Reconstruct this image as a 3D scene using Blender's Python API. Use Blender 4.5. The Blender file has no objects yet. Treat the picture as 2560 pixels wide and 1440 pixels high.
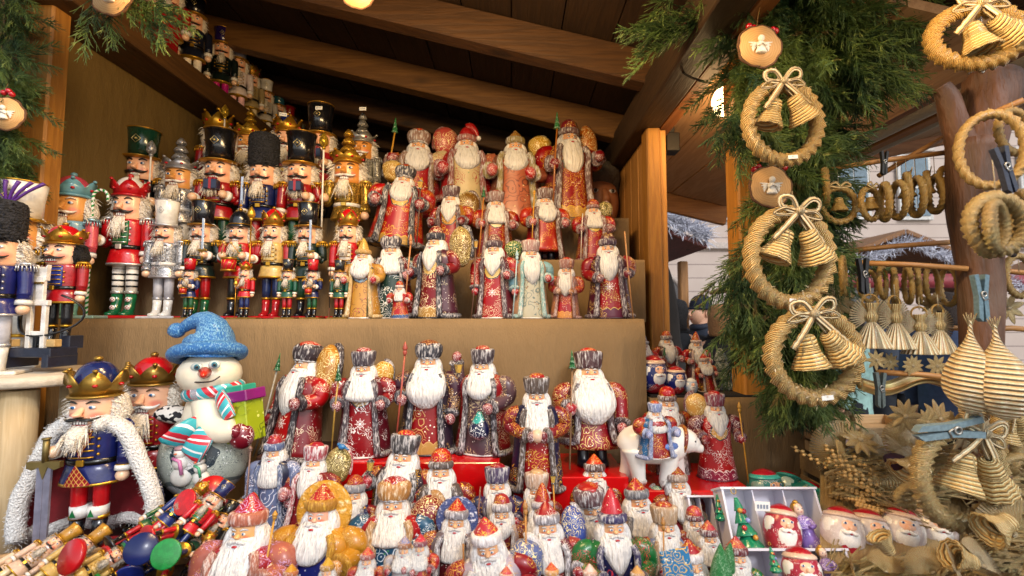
import bpy, math, random, zlib
import numpy as np
from mathutils import Vector, Matrix, noise
R = math.radians
PI = math.pi
scene = bpy.context.scene
col = scene.collection
# ------------------------------------------------------------------ camera, sky, sun, exposure
CAMZ = 1.55
F = 1150.0
PITCH = math.atan(77/F)
cam_d = bpy.data.cameras.new('camera'); cam = bpy.data.objects.new('camera', cam_d); col.objects.link(cam)
cam.location = (0, 0, CAMZ); cam.rotation_euler = (R(90)+PITCH, 0, 0)
cam_d.sensor_width = 36; cam_d.lens = F/2560*36; cam_d.clip_start = .05; cam_d.clip_end = 300
cam_d.dof.use_dof = True; cam_d.dof.focus_distance = 1.15; cam_d.dof.aperture_fstop = 5.0
scene.camera = cam
w = bpy.data.worlds.new('World'); scene.world = w; w.use_nodes = True
nt = w.node_tree; bg = nt.nodes['Background']
sky = nt.nodes.new('ShaderNodeTexSky'); sky.sky_type = 'NISHITA'; sky.sun_disc = False
SUN_EL, SUN_AZ = 38, 156
sky.sun_elevation = R(SUN_EL); sky.sun_rotation = R(SUN_AZ); sky.dust_density = 1.2; sky.air_density = 1.0
hs_ = nt.nodes.new('ShaderNodeHueSaturation'); hs_.inputs['Saturation'].default_value = .38   # overcast: a nearly grey sky
nt.links.new(sky.outputs[0], hs_.inputs['Color']); nt.links.new(hs_.outputs[0], bg.inputs[0]); bg.inputs[1].default_value = .15
sd = bpy.data.lights.new('sun', 'SUN'); sd.energy = 1.15; sd.angle = R(12); sd.color = (.96, .97, 1)
so = bpy.data.objects.new('sun', sd); col.objects.link(so)
az = R(SUN_AZ); so.rotation_euler = Vector((math.sin(az)*math.cos(R(SUN_EL)), math.cos(az)*math.cos(R(SUN_EL)), math.sin(R(SUN_EL)))).to_track_quat('Z', 'Y').to_euler()
scene.view_settings.view_transform = 'Standard'; scene.view_settings.look = 'None'
scene.view_settings.exposure = .42; scene.view_settings.gamma = 1
scene.cycles.max_bounces = 6; scene.cycles.diffuse_bounces = 3; scene.cycles.glossy_bounces = 2

def P(px, py, Y):
    u = (px-1280)/F; v = (720-py)/F
    dy = math.cos(PITCH)-v*math.sin(PITCH); dz = math.sin(PITCH)+v*math.cos(PITCH)
    return Vector((u/dy*Y, Y, CAMZ+dz/dy*Y))
def rnd(key): return random.Random(zlib.crc32(str(key).encode()))
def rgb(h):
    h = h.lstrip('#'); c = [int(h[i:i+2], 16)/255 for i in (0, 2, 4)]
    return tuple(x/12.92 if x <= .04045 else ((x+.055)/1.055)**2.4 for x in c)
# ------------------------------------------------------------------ materials
MC = {}
class NT:
    def __init__(s, name):
        s.m = bpy.data.materials.new(name); s.m.use_nodes = True; s.t = s.m.node_tree
        s.b = s.t.nodes['Principled BSDF']
    def n(s, typ, **kw):
        x = s.t.nodes.new(typ)
        for k, v in kw.items(): setattr(x, k, v)
        return x
    def put(s, sock, v):
        if isinstance(v, bpy.types.NodeSocket): s.t.links.new(v, sock)
        elif isinstance(v, (tuple, list)) and len(v) == 3 and sock.type == 'RGBA': sock.default_value = (*v, 1)
        else: sock.default_value = v
    def mth(s, op, a, b=0, c=0):
        x = s.n('ShaderNodeMath', operation=op)
        s.put(x.inputs[0], a); s.put(x.inputs[1], b); s.put(x.inputs[2], c)
        return x.outputs[0]
    def mix(s, f, a, b):
        x = s.n('ShaderNodeMix', data_type='RGBA'); s.put(x.inputs[0], f); s.put(x.inputs[6], a); s.put(x.inputs[7], b)
        return x.outputs[2]
    def coord(s, kind='Object', scale=(1, 1, 1)):
        tc = s.n('ShaderNodeTexCoord'); mp = s.n('ShaderNodeMapping'); s.t.links.new(tc.outputs[kind], mp.inputs[0])
        mp.inputs['Scale'].default_value = scale
        return mp.outputs[0]
    def noise(s, vec, scale, detail=3, rough=.5, out=0):
        x = s.n('ShaderNodeTexNoise'); s.put(x.inputs['Vector'], vec); x.inputs['Scale'].default_value = scale
        x.inputs['Detail'].default_value = detail; x.inputs['Roughness'].default_value = rough
        return x.outputs[out]
    def step(s, v, lo, hi):
        x = s.n('ShaderNodeMapRange'); x.interpolation_type = 'SMOOTHSTEP'; s.put(x.inputs[0], v); x.inputs[1].default_value = lo; x.inputs[2].default_value = hi
        return x.outputs[0]
    def bump(s, h, strength=.3, dist=.01):
        x = s.n('ShaderNodeBump'); s.put(x.inputs['Height'], h); x.inputs['Strength'].default_value = strength; x.inputs['Distance'].default_value = dist
        s.t.links.new(x.outputs[0], s.b.inputs['Normal'])
    def fin(s, c, rough=.5, metal=0, coat=0):
        s.put(s.b.inputs['Base Color'], c); s.put(s.b.inputs['Roughness'], rough); s.put(s.b.inputs['Metallic'], metal)
        if coat: s.b.inputs['Coat Weight'].default_value = coat; s.b.inputs['Coat Roughness'].default_value = .15
        return s.m
def cached(f):
    def g(*a, **k):
        key = (f.__name__, a, tuple(sorted(k.items())))
        if key not in MC: MC[key] = f(*a, **k)
        return MC[key]
    return g
@cached
def paint(c, rough=.35, metal=0, coat=.25, var=.25):
    s = NT('paint'); v = s.coord(); n = s.noise(v, 18, 4)
    c = rgb(c); d = tuple(x*(1-var) for x in c)
    s.bump(s.noise(v, 60, 2), .12, .004)
    return s.fin(s.mix(s.step(n, .35, .65), d, c), rough, metal, coat)
@cached
def glitter(c, scale=220, c2=None):
    s = NT('glitter'); v = s.coord()
    x = s.n('ShaderNodeTexVoronoi'); s.put(x.inputs['Vector'], v); x.inputs['Scale'].default_value = scale
    sep = s.n('ShaderNodeSeparateColor'); s.t.links.new(x.outputs['Color'], sep.inputs[0])
    c = rgb(c); d = tuple(k*.35 for k in c); b = tuple(min(1, k*1.9) for k in c)
    cc = s.mix(s.step(sep.outputs[0], .2, .9), d, s.mix(s.step(sep.outputs[1], .7, .8), c, b))
    s.bump(sep.outputs[2], .6, .004)
    return s.fin(cc, .3, .7)
@cached
def gold(c='b8862f', rough=.32):
    s = NT('gold_paint'); v = s.coord(); n = s.noise(v, 25, 3)
    c = rgb(c); s.bump(n, .15, .004)
    return s.fin(s.mix(n, tuple(k*.6 for k in c), tuple(min(1, k*1.3) for k in c)), rough, .75)
@cached
def furpaint(dark, light='e8e4e0', amt=.5, sx=95., sz=22.):
    """dry brushed carved fur"""
    s = NT('brushed_fur'); v = s.coord(scale=(sx, sx, sz)); n = s.noise(v, 1.0, 4, .6)
    n2 = s.noise(s.coord(scale=(10, 10, 10)), 1.0, 2)
    m = s.step(s.mth('ADD', n, s.mth('MULTIPLY', n2, .35)), .74-amt*.22, .96-amt*.2)
    s.bump(n, .7, .01)
    return s.fin(s.mix(m, rgb(dark), rgb(light)), .5, 0, .15)
@cached
def beardm(c='ebe8e4', sx=60.):
    s = NT('carved_beard'); v = s.coord(scale=(sx, sx*.6, 4)); n = s.noise(v, 1.0, 3, .6)
    n2 = s.noise(s.coord(), 7, 2)
    c = rgb(c); m = s.step(s.mth('ADD', n, s.mth('MULTIPLY', n2, .2)), .35, .62)
    s.bump(n, .8, .012)
    return s.fin(s.mix(m, (c[0]*.7, c[1]*.7, c[2]*.72), c), .45, 0, .1)
@cached
def skin(c='e0a878', cheek='c8503a', cz=.045, cx=.037):
    s = NT('painted_face'); tc = s.coord(); sp = s.n('ShaderNodeSeparateXYZ'); s.t.links.new(tc, sp.inputs[0])
    ax = s.mth('SUBTRACT', s.mth('ABSOLUTE', sp.outputs[0]), cx); z = s.mth('SUBTRACT', sp.outputs[2], cz)
    d = s.mth('SQRT', s.mth('ADD', s.mth('POWER', ax, 2.0), s.mth('POWER', z, 2.0)))
    m = s.mth('MULTIPLY', s.mth('SUBTRACT', 1, s.step(d, .006, .027)), .8)
    return s.fin(s.mix(m, rgb(c), rgb(cheek)), .35, 0, .25)
@cached
def ornate(base, orn='d9a838', dots='f4ead8', scale=13., dens=.5, flake=None, fr=.05, bib=None, bibz=.5, bibr=.12, hem=None, hemz=.1, seed=0., rough=.3):
    """lacquered cloth with painted scrolls, dots, a snowflake, a bib and a scalloped hem (object space)"""
    s = NT('lacquered_ornament'); v = s.coord()
    mp = s.n('ShaderNodeMapping'); s.t.links.new(v, mp.inputs[0]); mp.inputs['Location'].default_value = (seed, seed*.7, seed*1.3); v2 = mp.outputs[0]
    sp = s.n('ShaderNodeSeparateXYZ'); s.t.links.new(v, sp.inputs[0]); X, Z = sp.outputs[0], sp.outputs[2]
    ns = s.noise(v2, scale*.9, 2, .5, 1)
    vm = s.n('ShaderNodeVectorMath', operation='MULTIPLY_ADD'); s.put(vm.inputs[0], ns); vm.inputs[1].default_value = (.09, .09, .09); s.put(vm.inputs[2], v2)
    vo = s.n('ShaderNodeTexVoronoi'); s.put(vo.inputs['Vector'], vm.outputs[0]); vo.inputs['Scale'].default_value = scale*1.25
    wv = s.mth('SINE', s.mth('MULTIPLY', vo.outputs['Distance'], 22))
    curl = s.step(wv, .68, .92)
    reg = s.step(s.noise(v2, scale*.45, 1), .62-dens*.3, .66-dens*.3)
    curl = s.mth('MULTIPLY', curl, reg)
    vd = s.n('ShaderNodeTexVoronoi'); s.put(vd.inputs['Vector'], v2); vd.inputs['Scale'].default_value = scale*3.2
    dot = s.mth('MULTIPLY', s.mth('SUBTRACT', 1, s.step(vd.outputs['Distance'], .16, .24)), s.step(s.noise(v2, scale*.7, 1), .5, .56))
    b = tuple(k**1.18*.92 for k in rgb(base)); bn = s.mix(s.noise(v2, 9, 3), tuple(k*.7 for k in b), tuple(min(1, k*1.15) for k in b))
    c = bn
    if hem:
        sc = s.mth('ADD', hemz, s.mth('MULTIPLY', s.mth('ABSOLUTE', s.mth('SINE', s.mth('MULTIPLY', X, 38))), .025))
        hm = s.mth('LESS_THAN', Z, sc)
        c = s.mix(hm, c, rgb(hem))
        e = s.mth('LESS_THAN', s.mth('ABSOLUTE', s.mth('SUBTRACT', Z, sc)), .005)
        c = s.mix(e, c, rgb(orn))
    if bib:
        dx = s.mth('POWER', s.mth('DIVIDE', X, 1.1), 2.0); dz = s.mth('POWER', s.mth('SUBTRACT', Z, bibz), 2.0)
        r = s.mth('SQRT', s.mth('ADD', dx, dz))
        rr = s.mth('ADD', r, s.mth('MULTIPLY', s.noise(v2, 22, 1), .03))
        c = s.mix(s.mth('LESS_THAN', rr, bibr), c, rgb(bib))
        c = s.mix(s.mth('LESS_THAN', s.mth('ABSOLUTE', s.mth('SUBTRACT', rr, bibr)), .006), c, rgb('20303a'))
    c = s.mix(curl, c, rgb(orn)); c = s.mix(dot, c, rgb(dots))
    if flake is not None:
        z = s.mth('SUBTRACT', Z, flake)
        r = s.mth('SQRT', s.mth('ADD', s.mth('POWER', X, 2.0), s.mth('POWER', z, 2.0)))
        an = s.mth('ARCTAN2', X, z)
        arm = s.mth('MULTIPLY', s.mth('ABSOLUTE', s.mth('SINE', s.mth('MULTIPLY', an, 4))), r)
        a1 = s.mth('MULTIPLY', s.mth('LESS_THAN', arm, .0085), s.mth('LESS_THAN', r, fr))
        ring = s.mth('MULTIPLY', s.mth('LESS_THAN', s.mth('ABSOLUTE', s.mth('SUBTRACT', r, fr*.55)), .004), s.mth('GREATER_THAN', s.mth('SINE', s.mth('MULTIPLY', an, 24)), 0))
        c = s.mix(s.mth('MAXIMUM', a1, ring), c, rgb('f6f0ee'))
    s.bump(s.mth('ADD', curl, dot), .25, .004)
    return s.fin(c, rough+.06, 0, .22)
@cached
def wood(c, c2, axis=2, scale=1.0, rough=.6, knots=True):
    s = NT('wood'); sc = [14*scale]*3; sc[axis] = 1.1*scale
    v = s.coord(scale=tuple(sc)); n = s.noise(v, 1.6, 5, .62)
    w_ = s.mth('SINE', s.mth('MULTIPLY', n, 38)); m = s.mth('MULTIPLY_ADD', w_, .28, .5)
    m = s.mth('ADD', s.mth('MULTIPLY', m, .6), s.mth('MULTIPLY', s.noise(s.coord(), 3*scale, 3), .5))
    c1 = s.mix(m, rgb(c2), rgb(c))
    if knots:
        sk = [5*scale]*3; sk[axis] = 2.2*scale
        vo = s.n('ShaderNodeTexVoronoi'); s.put(vo.inputs['Vector'], s.coord(scale=tuple(sk))); vo.inputs['Scale'].default_value = 1
        c1 = s.mix(s.mth('MULTIPLY', s.mth('SUBTRACT', 1, s.step(vo.outputs['Distance'], .05, .13)), .7), c1, tuple(k*.35 for k in rgb(c2)))
    s.bump(w_, .12, .004)
    return s.fin(c1, rough)
@cached
def cloth(c, scale=1.0):
    s = NT('cloth'); v = s.coord(); n = s.noise(v, 2.5, 4)
    c = rgb(c); fine = s.noise(s.coord(scale=(500, 500, 60)), 1, 2)
    s.bump(s.mth('ADD', s.mth('MULTIPLY', fine, .3), s.mth('MULTIPLY', s.noise(s.coord(scale=(1, 1, .3)), 7, 4), 5)), .6, .012)
    c1 = s.mix(s.step(n, .3, .7), tuple(k*.78 for k in c), c)
    c1 = s.mix(s.mth('MULTIPLY', fine, .35), c1, tuple(k*.6 for k in c))
    return s.fin(c1, .9)
@cached
def fuzz(c, c2=None):
    s = NT('fur'); v = s.coord(); n = s.noise(v, 90, 3); c = rgb(c); c2 = rgb(c2) if c2 else tuple(k*.84 for k in c)
    s.bump(n, .9, .01)
    return s.fin(s.mix(s.step(n, .35, .65), c2, c), .85)
@cached
def straw(c='d8a548', c2='96632a', dens=1.0, rough=.33):
    s = NT('straw'); uv = s.coord('UV'); sp = s.n('ShaderNodeSeparateXYZ'); s.t.links.new(uv, sp.inputs[0])
    ln = s.mth('SINE', s.mth('MULTIPLY', sp.outputs[0], 6.283*dens)); n = s.noise(s.coord(), 30, 3)
    m = s.step(s.mth('ADD', s.mth('MULTIPLY', ln, .6), s.mth('MULTIPLY', n, .9)), -.1, .8)
    s.bump(ln, .9, .004)
    return s.fin(s.mix(m, rgb(c2), s.mix(s.step(n, .4, .75), rgb(c), tuple(min(1, k*1.25) for k in rgb(c)))), rough, 0, .12)
# ------------------------------------------------------------------ geometry
def catmull(pts, m):
    pts = [np.array(p, float) for p in pts]; n = len(pts); out = []
    for i in range(n-1):
        p0 = pts[max(i-1, 0)]; p1 = pts[i]; p2 = pts[i+1]; p3 = pts[min(i+2, n-1)]
        for k in range(m):
            t = k/m
            out.append(.5*((2*p1)+(-p0+p2)*t+(2*p0-5*p1+4*p2-p3)*t*t+(-p0+3*p1-3*p2+p3)*t**3))
    out.append(pts[-1]); return out
class G:
    def __init__(s): s.v = []; s.f = []; s.uv = []; s.sm = True
def loft(ctrl, n=20, m=3, mod=None, cap=True, smooth=True, p=2.0, tw=0):
    """ctrl rings (x,y,z,rx,ry); angle 0 faces -Y"""
    g = G(); rings = catmull(ctrl, m) if m > 1 else [np.array(c, float) for c in ctrl]; M = len(rings)
    for j, r in enumerate(rings):
        u = j/(M-1)
        for i in range(n):
            t = 2*PI*i/n + tw*u; k = 1.0
            if mod: k = mod(t, u)
            a = max(r[3], 1e-4)*k; b = max(r[4], 1e-4)*k
            sx, cx = math.sin(t), math.cos(t)
            if p != 2: sx = math.copysign(abs(sx)**(2/p), sx); cx = math.copysign(abs(cx)**(2/p), cx)
            g.v.append((r[0]+a*sx, r[1]-b*cx, r[2])); g.uv.append((i/n*30, u*8))
    for j in range(M-1):
        for i in range(n):
            a = j*n+i; b = j*n+(i+1) % n
            g.f.append((a, b, b+n, a+n))
    if cap: g.f.append(tuple(range(n))[::-1]); g.f.append(tuple((M-1)*n+i for i in range(n)))
    g.sm = smooth; return g
def shell(ctrl, t0, t1, th=.012, n=26, m=3, mod=None):
    g = G(); rings = catmull(ctrl, m); M = len(rings)
    for lay in (0, 1):
        for j, r in enumerate(rings):
            for i in range(n+1):
                t = t0+(t1-t0)*i/n; k = mod(t, j/(M-1)) if mod else 1
                a = r[3]*k-th*lay; b = r[4]*k-th*lay
                g.v.append((r[0]+a*math.sin(t), r[1]-b*math.cos(t), r[2])); g.uv.append((i, j))
    N = n+1; O = M*N
    for j in range(M-1):
        for i in range(n):
            a = j*N+i; g.f.append((a, a+1, a+1+N, a+N)); g.f.append((O+a+N, O+a+N+1, O+a+1, O+a))
        a = j*N; g.f.append((a, a+N, O+a+N, O+a)); a = j*N+n; g.f.append((a+N, a, O+a, O+a+N))
    for i in range(n):
        a = i; g.f.append((a+1, a, O+a, O+a+1)); a = (M-1)*N+i; g.f.append((a, a+1, O+a+1, O+a))
    return g
def tube(pts, rad, n=8, closed=False, m=1, mod=None, flat=1.0, cap=True):
    if m > 1 and not closed:
        q = catmull([(*p, r) for p, r in zip(pts, rad if isinstance(rad, (list, tuple)) else [rad]*len(pts))], m)
        pts = [x[:3] for x in q]; rad = [max(x[3], 1e-4) for x in q]
    pts = [Vector(p) for p in pts]; N = len(pts)
    if not isinstance(rad, (list, tuple)): rad = [rad]*N
    g = G(); up = None; L = 0
    for j in range(N):
        a = pts[(j-1) % N if closed else max(j-1, 0)]; b = pts[(j+1) % N if closed else min(j+1, N-1)]
        d = (b-a); d = d.normalized() if d.length > 1e-9 else Vector((0, 0, 1))
        if up is None:
            up = Vector((0, 1, 0)) if abs(d.y) < .9 else Vector((1, 0, 0))
        up = (up-d*up.dot(d)).normalized(); si = d.cross(up)
        if j: L += (pts[j]-pts[j-1]).length
        for i in range(n):
            t = 2*PI*i/n; k = rad[j]*(mod(t, j/max(N-1, 1)) if mod else 1)
            g.v.append(tuple(pts[j]+si*(k*math.cos(t))+up*(k*flat*math.sin(t)))); g.uv.append((i/n*6, L*150))
    for j in range(N if closed else N-1):
        for i in range(n):
            a = j*n+i; b = j*n+(i+1) % n; c = ((j+1) % N)*n
            g.f.append((a, b, c+(i+1) % n, c+i))
    if cap and not closed: g.f.append(tuple(range(n))[::-1]); g.f.append(tuple((N-1)*n+i for i in range(n)))
    return g
def ball(c, r, n=14, m=8, mod=None):
    r = (r, r, r) if isinstance(r, (int, float)) else r
    g = G(); g.v.append((c[0], c[1], c[2]-r[2])); g.uv.append((0, 0))
    for j in range(1, m):
        p = -PI/2+PI*j/m
        for i in range(n):
            t = 2*PI*i/n; k = mod(t, j/m) if mod else 1
            g.v.append((c[0]+r[0]*k*math.cos(p)*math.sin(t), c[1]-r[1]*k*math.cos(p)*math.cos(t), c[2]+r[2]*math.sin(p))); g.uv.append((i/n*20, j/m*6))
    g.v.append((c[0], c[1], c[2]+r[2])); g.uv.append((0, 8)); T = len(g.v)-1
    for i in range(n):
        g.f.append((0, 1+(i+1) % n, 1+i)); g.f.append((T, 1+(m-2)*n+i, 1+(m-2)*n+(i+1) % n))
        for j in range(m-2):
            a = 1+j*n; g.f.append((a+i, a+(i+1) % n, a+n+(i+1) % n, a+n+i))
    return g
def box(c, s, bev=0):
    """box centred at c, size s, chamfered by bev"""
    g = G(); g.sm = False; b = min(bev, min(s)*.45)
    if b <= 0:
        for z in (-1, 1):
            for x, y in ((-1, -1), (1, -1), (1, 1), (-1, 1)): g.v.append((c[0]+x*s[0]/2, c[1]+y*s[1]/2, c[2]+z*s[2]/2)); g.uv.append((x, z))
        g.f = [(3, 2, 1, 0), (4, 5, 6, 7), (0, 1, 5, 4), (1, 2, 6, 5), (2, 3, 7, 6), (3, 0, 4, 7)]; return g
    idx = {}
    hx, hy, hz = s[0]/2, s[1]/2, s[2]/2
    for x in (-1, 1):
        for y in (-1, 1):
            for z in (-1, 1):
                for ax in range(3):
                    h = [hx-b, hy-b, hz-b]; h[ax] += b
                    idx[(x, y, z, ax)] = len(g.v); g.v.append((c[0]+x*h[0], c[1]+y*h[1], c[2]+z*h[2])); g.uv.append((x, z))
    def face(*k): g.f.append(tuple(idx[i] for i in k))
    for s_ in (-1, 1):
        q = [(-1, -1), (1, -1), (1, 1), (-1, 1)]
        if s_ < 0: q = q[::-1]
        face(*[(s_, a, d, 0) for a, d in q]); face(*[(a, s_, d, 1) for a, d in q[::-1]]); face(*[(a, d, s_, 2) for a, d in q])
    for a in (-1, 1):
        for d in (-1, 1):
            f1 = [(-1, a, d, 1), (1, a, d, 1), (1, a, d, 2), (-1, a, d, 2)]; f2 = [(a, -1, d, 0), (a, 1, d, 0), (a, 1, d, 2), (a, -1, d, 2)]
            f3 = [(a, d, -1, 0), (a, d, 1, 0), (a, d, 1, 1), (a, d, -1, 1)]
            face(*(f1 if a*d < 0 else f1[::-1])); face(*(f2 if a*d > 0 else f2[::-1])); face(*(f3 if a*d < 0 else f3[::-1]))
            for z in (-1, 1):
                t = [(a, d, z, 0), (a, d, z, 1), (a, d, z, 2)]; face(*(t if a*d*z > 0 else t[::-1]))
    return g
def prism(poly, y0, y1):
    """outline in x,z pushed from y0 to y1"""
    g = G(); g.sm = False; n = len(poly)
    for y in (y0, y1):
        for x, z in poly: g.v.append((x, y, z)); g.uv.append((x*10, z*10))
    g.f = [tuple(range(n)), tuple(range(2*n-1, n-1, -1))]+[((i+1) % n, i, n+i, n+(i+1) % n) for i in range(n)]
    return g
def strands(n, key, rootf, L, wd, grav=.5, jit=.35):
    """hair: rootf(rng)->(point, direction)"""
    r = rnd(key); g = G()
    for _ in range(n):
        p, d = rootf(r); p = Vector(p); d = (Vector(d)+Vector((r.gauss(0, jit), r.gauss(0, jit), r.gauss(0, jit)))).normalized()
        l = L*r.uniform(.6, 1.15); q = p+d*l*.5; d2 = (d+Vector((0, 0, -grav))).normalized(); e = q+d2*l*.5
        s = d.cross(Vector((r.gauss(0, 1), r.gauss(0, 1), r.gauss(0, 1)))).normalized()*wd*r.uniform(.6, 1.3)
        b = len(g.v); g.v += [tuple(p-s), tuple(p+s), tuple(q+s*.8), tuple(q-s*.8), tuple(e)]; g.uv += [(0, 0)]*5
        g.f += [(b, b+1, b+2, b+3), (b+3, b+2, b+4)]
    return g
def xf(g, M_):
    g.v = [tuple(M_ @ Vector(v)) for v in g.v]; return g
def trs(loc=(0, 0, 0), rot=(0, 0, 0), sc=1):
    from mathutils import Euler
    s = (sc, sc, sc) if isinstance(sc, (int, float)) else sc
    return Matrix.Translation(loc) @ Euler(rot).to_matrix().to_4x4() @ Matrix.Diagonal((*s, 1))
def obj(name, gs, mats, parent=None, loc=(0, 0, 0), sc=1, rot=(0, 0, 0)):
    """gs: G or list of G / (G, material index) joined as ONE mesh"""
    if isinstance(gs, G): gs = [gs]
    if not isinstance(mats, (list, tuple)): mats = [mats]
    V = []; Fc = []; UV = []; mi = []; sm = []
    for g in gs:
        k = 0
        if isinstance(g, tuple): g, k = g
        b = len(V); V += g.v; UV += g.uv
        Fc += [tuple(i+b for i in f) for f in g.f]; mi += [k]*len(g.f); sm += [g.sm]*len(g.f)
    me = bpy.data.meshes.new(name); me.from_pydata([tuple(map(float, v)) for v in V], [], Fc)
    ul = me.uv_layers.new(name='UVMap'); li = np.empty(len(me.loops), dtype=np.int32); me.loops.foreach_get('vertex_index', li)
    ul.data.foreach_set('uv', np.array(UV, dtype=np.float32)[li].ravel())
    me.polygons.foreach_set('material_index', mi); me.polygons.foreach_set('use_smooth', sm)
    for m_ in mats: me.materials.append(m_)
    me.update()
    o = bpy.data.objects.new(name, me); col.objects.link(o)
    if parent: o.parent = parent
    o.location = loc; o.rotation_euler = rot; o.scale = (sc, sc, sc) if isinstance(sc, (int, float)) else sc
    return o
def tag(o, label, cat, group=None, kind=None):
    if label: o['label'] = label
    if cat: o['category'] = cat
    if group: o['group'] = group
    if kind: o['kind'] = kind
    return o
def thing(name, label, cat, loc=(0, 0, 0), rot=(0, 0, 0), sc=1, group=None):
    o = bpy.data.objects.new(name, None); col.objects.link(o); o.empty_display_size = .05
    o.location = loc; o.rotation_euler = rot; o.scale = (sc, sc, sc) if isinstance(sc, (int, float)) else sc
    return tag(o, label, cat, group)
def copy_thing(src, label=None, loc=None, rot=None, sc=None):
    r = src.copy(); col.objects.link(r)
    if label: r['label'] = label
    if loc is not None: r.location = loc
    if rot is not None: r.rotation_euler = rot
    if sc is not None: r.scale = (sc,)*3 if isinstance(sc, (int, float)) else sc
    def rec(a, b):
        for ch in [c for c in bpy.data.objects if c.parent == a]:
            d = ch.copy(); col.objects.link(d); d.parent = b; rec(ch, d)
    rec(src, r); return r
# ------------------------------------------------------------------ carved santa figures
WHITE = '#f0ece6'
def eye_geo(x, z, y, r, iris=1):
    return [(ball((x, y, z), (r, r*.35, r*.62), 10, 6), 0), (ball((x*.96, y-r*.22, z), (r*.52, r*.3, r*.56), 8, 5), 1), (ball((x*.96, y-r*.4, z), (r*.25, r*.25, r*.27), 6, 4), 2)]
def eye_mats(c='3f6f9a'): return [paint('f4f0ea', .25), paint(c, .2), paint('101014', .2)]
def santa(label, px, top, Y, zb, rot=0, robe='b01218', orn='d9a838', coat='5a2a30', fur='3a2c30', furl='d8d4d4', light=.5,
          hat='brim', hatc=None, hatfur=None, beard='long', bc='ebe8e4', hs=1.0, wd=1.0, hands=('mid', 'mid'), mitt='9c1220',
          staff=None, sack=None, sackc='c89638', flake=None, bib=None, hem=None, dots='f4ead8', scale=13., dens=.5,
          boots=False, sleeve=None, face='e0a878', tilt=(0, 0), extra=None, group=None, short=False, coatorn=True, halo=None, back=False, coaton=True, height=None, eyes='3f6f9a'):
    """one carved wooden santa; px = centre, top = hat top in the photo, Y = distance, zb = height it stands on"""
    t = P(px, top, Y); h = height or (t.z-zb)
    if height: zb = t.z-h
    key = label; r_ = rnd(key); bl_ = 1
    wd *= 1.16
    if hs > 1.2: hs = 1+(hs-1)*.48; bl_ = .86
    if hs >= 1.1 and tilt == (0, 0) and zb < C0-.3: tilt = (-10, 0)
    rot += r_.gauss(0, 5); tilt = (tilt[0], tilt[1]+r_.gauss(0, 1.3))
    root = thing('santa_figurine', label, 'figurine', (t.x, Y, zb), (R(tilt[0]), R(tilt[1]), R(rot)), h, group or 'carved santa figurines')
    nk = 1-.27*hs; kz = nk/.73; hatc = hatc or robe; hatfur = hatfur or fur; sleeve = sleeve or robe
    seed = r_.uniform(0, 9)
    Rm = ornate(robe, orn, dots, scale, dens, flake, .052, bib, .55*kz, .105, hem, .1*kz, seed)
    Cm = ornate(coat, orn, 'd8cfc8', 15., .35, None, .05, None, .5, .1, None, .1, seed+3) if coatorn else paint(coat)
    Fm = furpaint(fur, furl, light)
    S = lambda c: [(x*wd, y*wd*1.0, z*kz, rx*wd, ry*wd) for x, y, z, rx, ry in c]
    z0 = .14 if boots else 0
    base = [(0, 0, z0, .165, .125), (0, 0, z0+.03, .175, .135), (0, 0, .3, .14, .115), (0, 0, .5, .13, .105), (0, 0, .64, .14, .1), (0, 0, .72, .08, .07), (0, 0, .75, .05, .05)]
    wob = lambda t, u: 1+.03*math.sin(t*6+seed)*(1-u)
    obj('robe', loft(S(base), 28, 3, wob), Rm, root)
    if boots:
        for s in (-1, 1):
            obj('boot', [loft([(s*.06*wd, 0, z0*kz+.02, .05, .05), (s*.06*wd, 0, .05, .05, .05), (s*.06*wd, -.015, .03, .055, .07), (s*.06*wd, -.02, 0, .055, .08)], 14, 2)], paint('181820', .3), root)
    else:
        obj('base', [loft([(0, 0, 0, .17*wd, .13*wd), (0, 0, .012, .185*wd, .142*wd), (0, 0, .022, .17*wd, .13*wd)], 24, 1)], paint('e8e2dc' if hem is None else fur, .4), root)
    if coaton:
        cz0 = .2 if short else .02
        cc = S([(0, .008, cz0, .215, .165), (0, .005, .3, .18, .14), (0, 0, .48, .168, .125), (0, 0, .62, .178, .122), (0, 0, .7, .145, .1), (0, 0, .745, .075, .075)])
        a0 = R(38); gm = lambda t, u: 1+.025*math.sin(t*5+seed)
        obj('coat', shell(cc, a0, 2*PI-a0, .014*wd, 26, 3, gm), Cm, root)
        fr = []; ridg = lambda n: (lambda t, u: 1+.22*abs(math.sin(u*n)))
        for s in (-1, 1):
            pts = [(s*(r[3]*math.sin(a0)), r[1]-r[4]*math.cos(a0)-.004, r[2]) for r in cc[:-1]]
            fr.append(tube(pts, [.024*wd, .02*wd, .018*wd, .018*wd, .018*wd], 8, m=5, mod=ridg(30)))
        r = cc[0]; arc = [(r[3]*math.sin(a), r[1]-r[4]*math.cos(a), r[2]+.01) for a in [a0+(2*PI-2*a0)*i/24 for i in range(25)]]
        fr.append(tube(arc, .02*wd, 7, mod=ridg(50)))
        obj('fur_trim', fr, Fm, root)
    # collar
    obj('collar', tube([(.105*wd*math.sin(a), .012-.066*math.cos(a), .69*kz-.03*math.cos(a)) for a in [2*PI*i/20 for i in range(20)]], .026*wd, 8, True, mod=lambda t, u: 1+.2*math.sin(u*90)), Fm, root)
    # sleeves and mittens
    hz = {'mid': (.17, -.13, .50), 'low': (.185, -.08, .36), 'up': (.185, -.1, .60), 'cross': (.07, -.16, .50), 'high': (.19, -.05, .84), 'front': (.11, -.16, .46)}
    hp = {}
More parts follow.
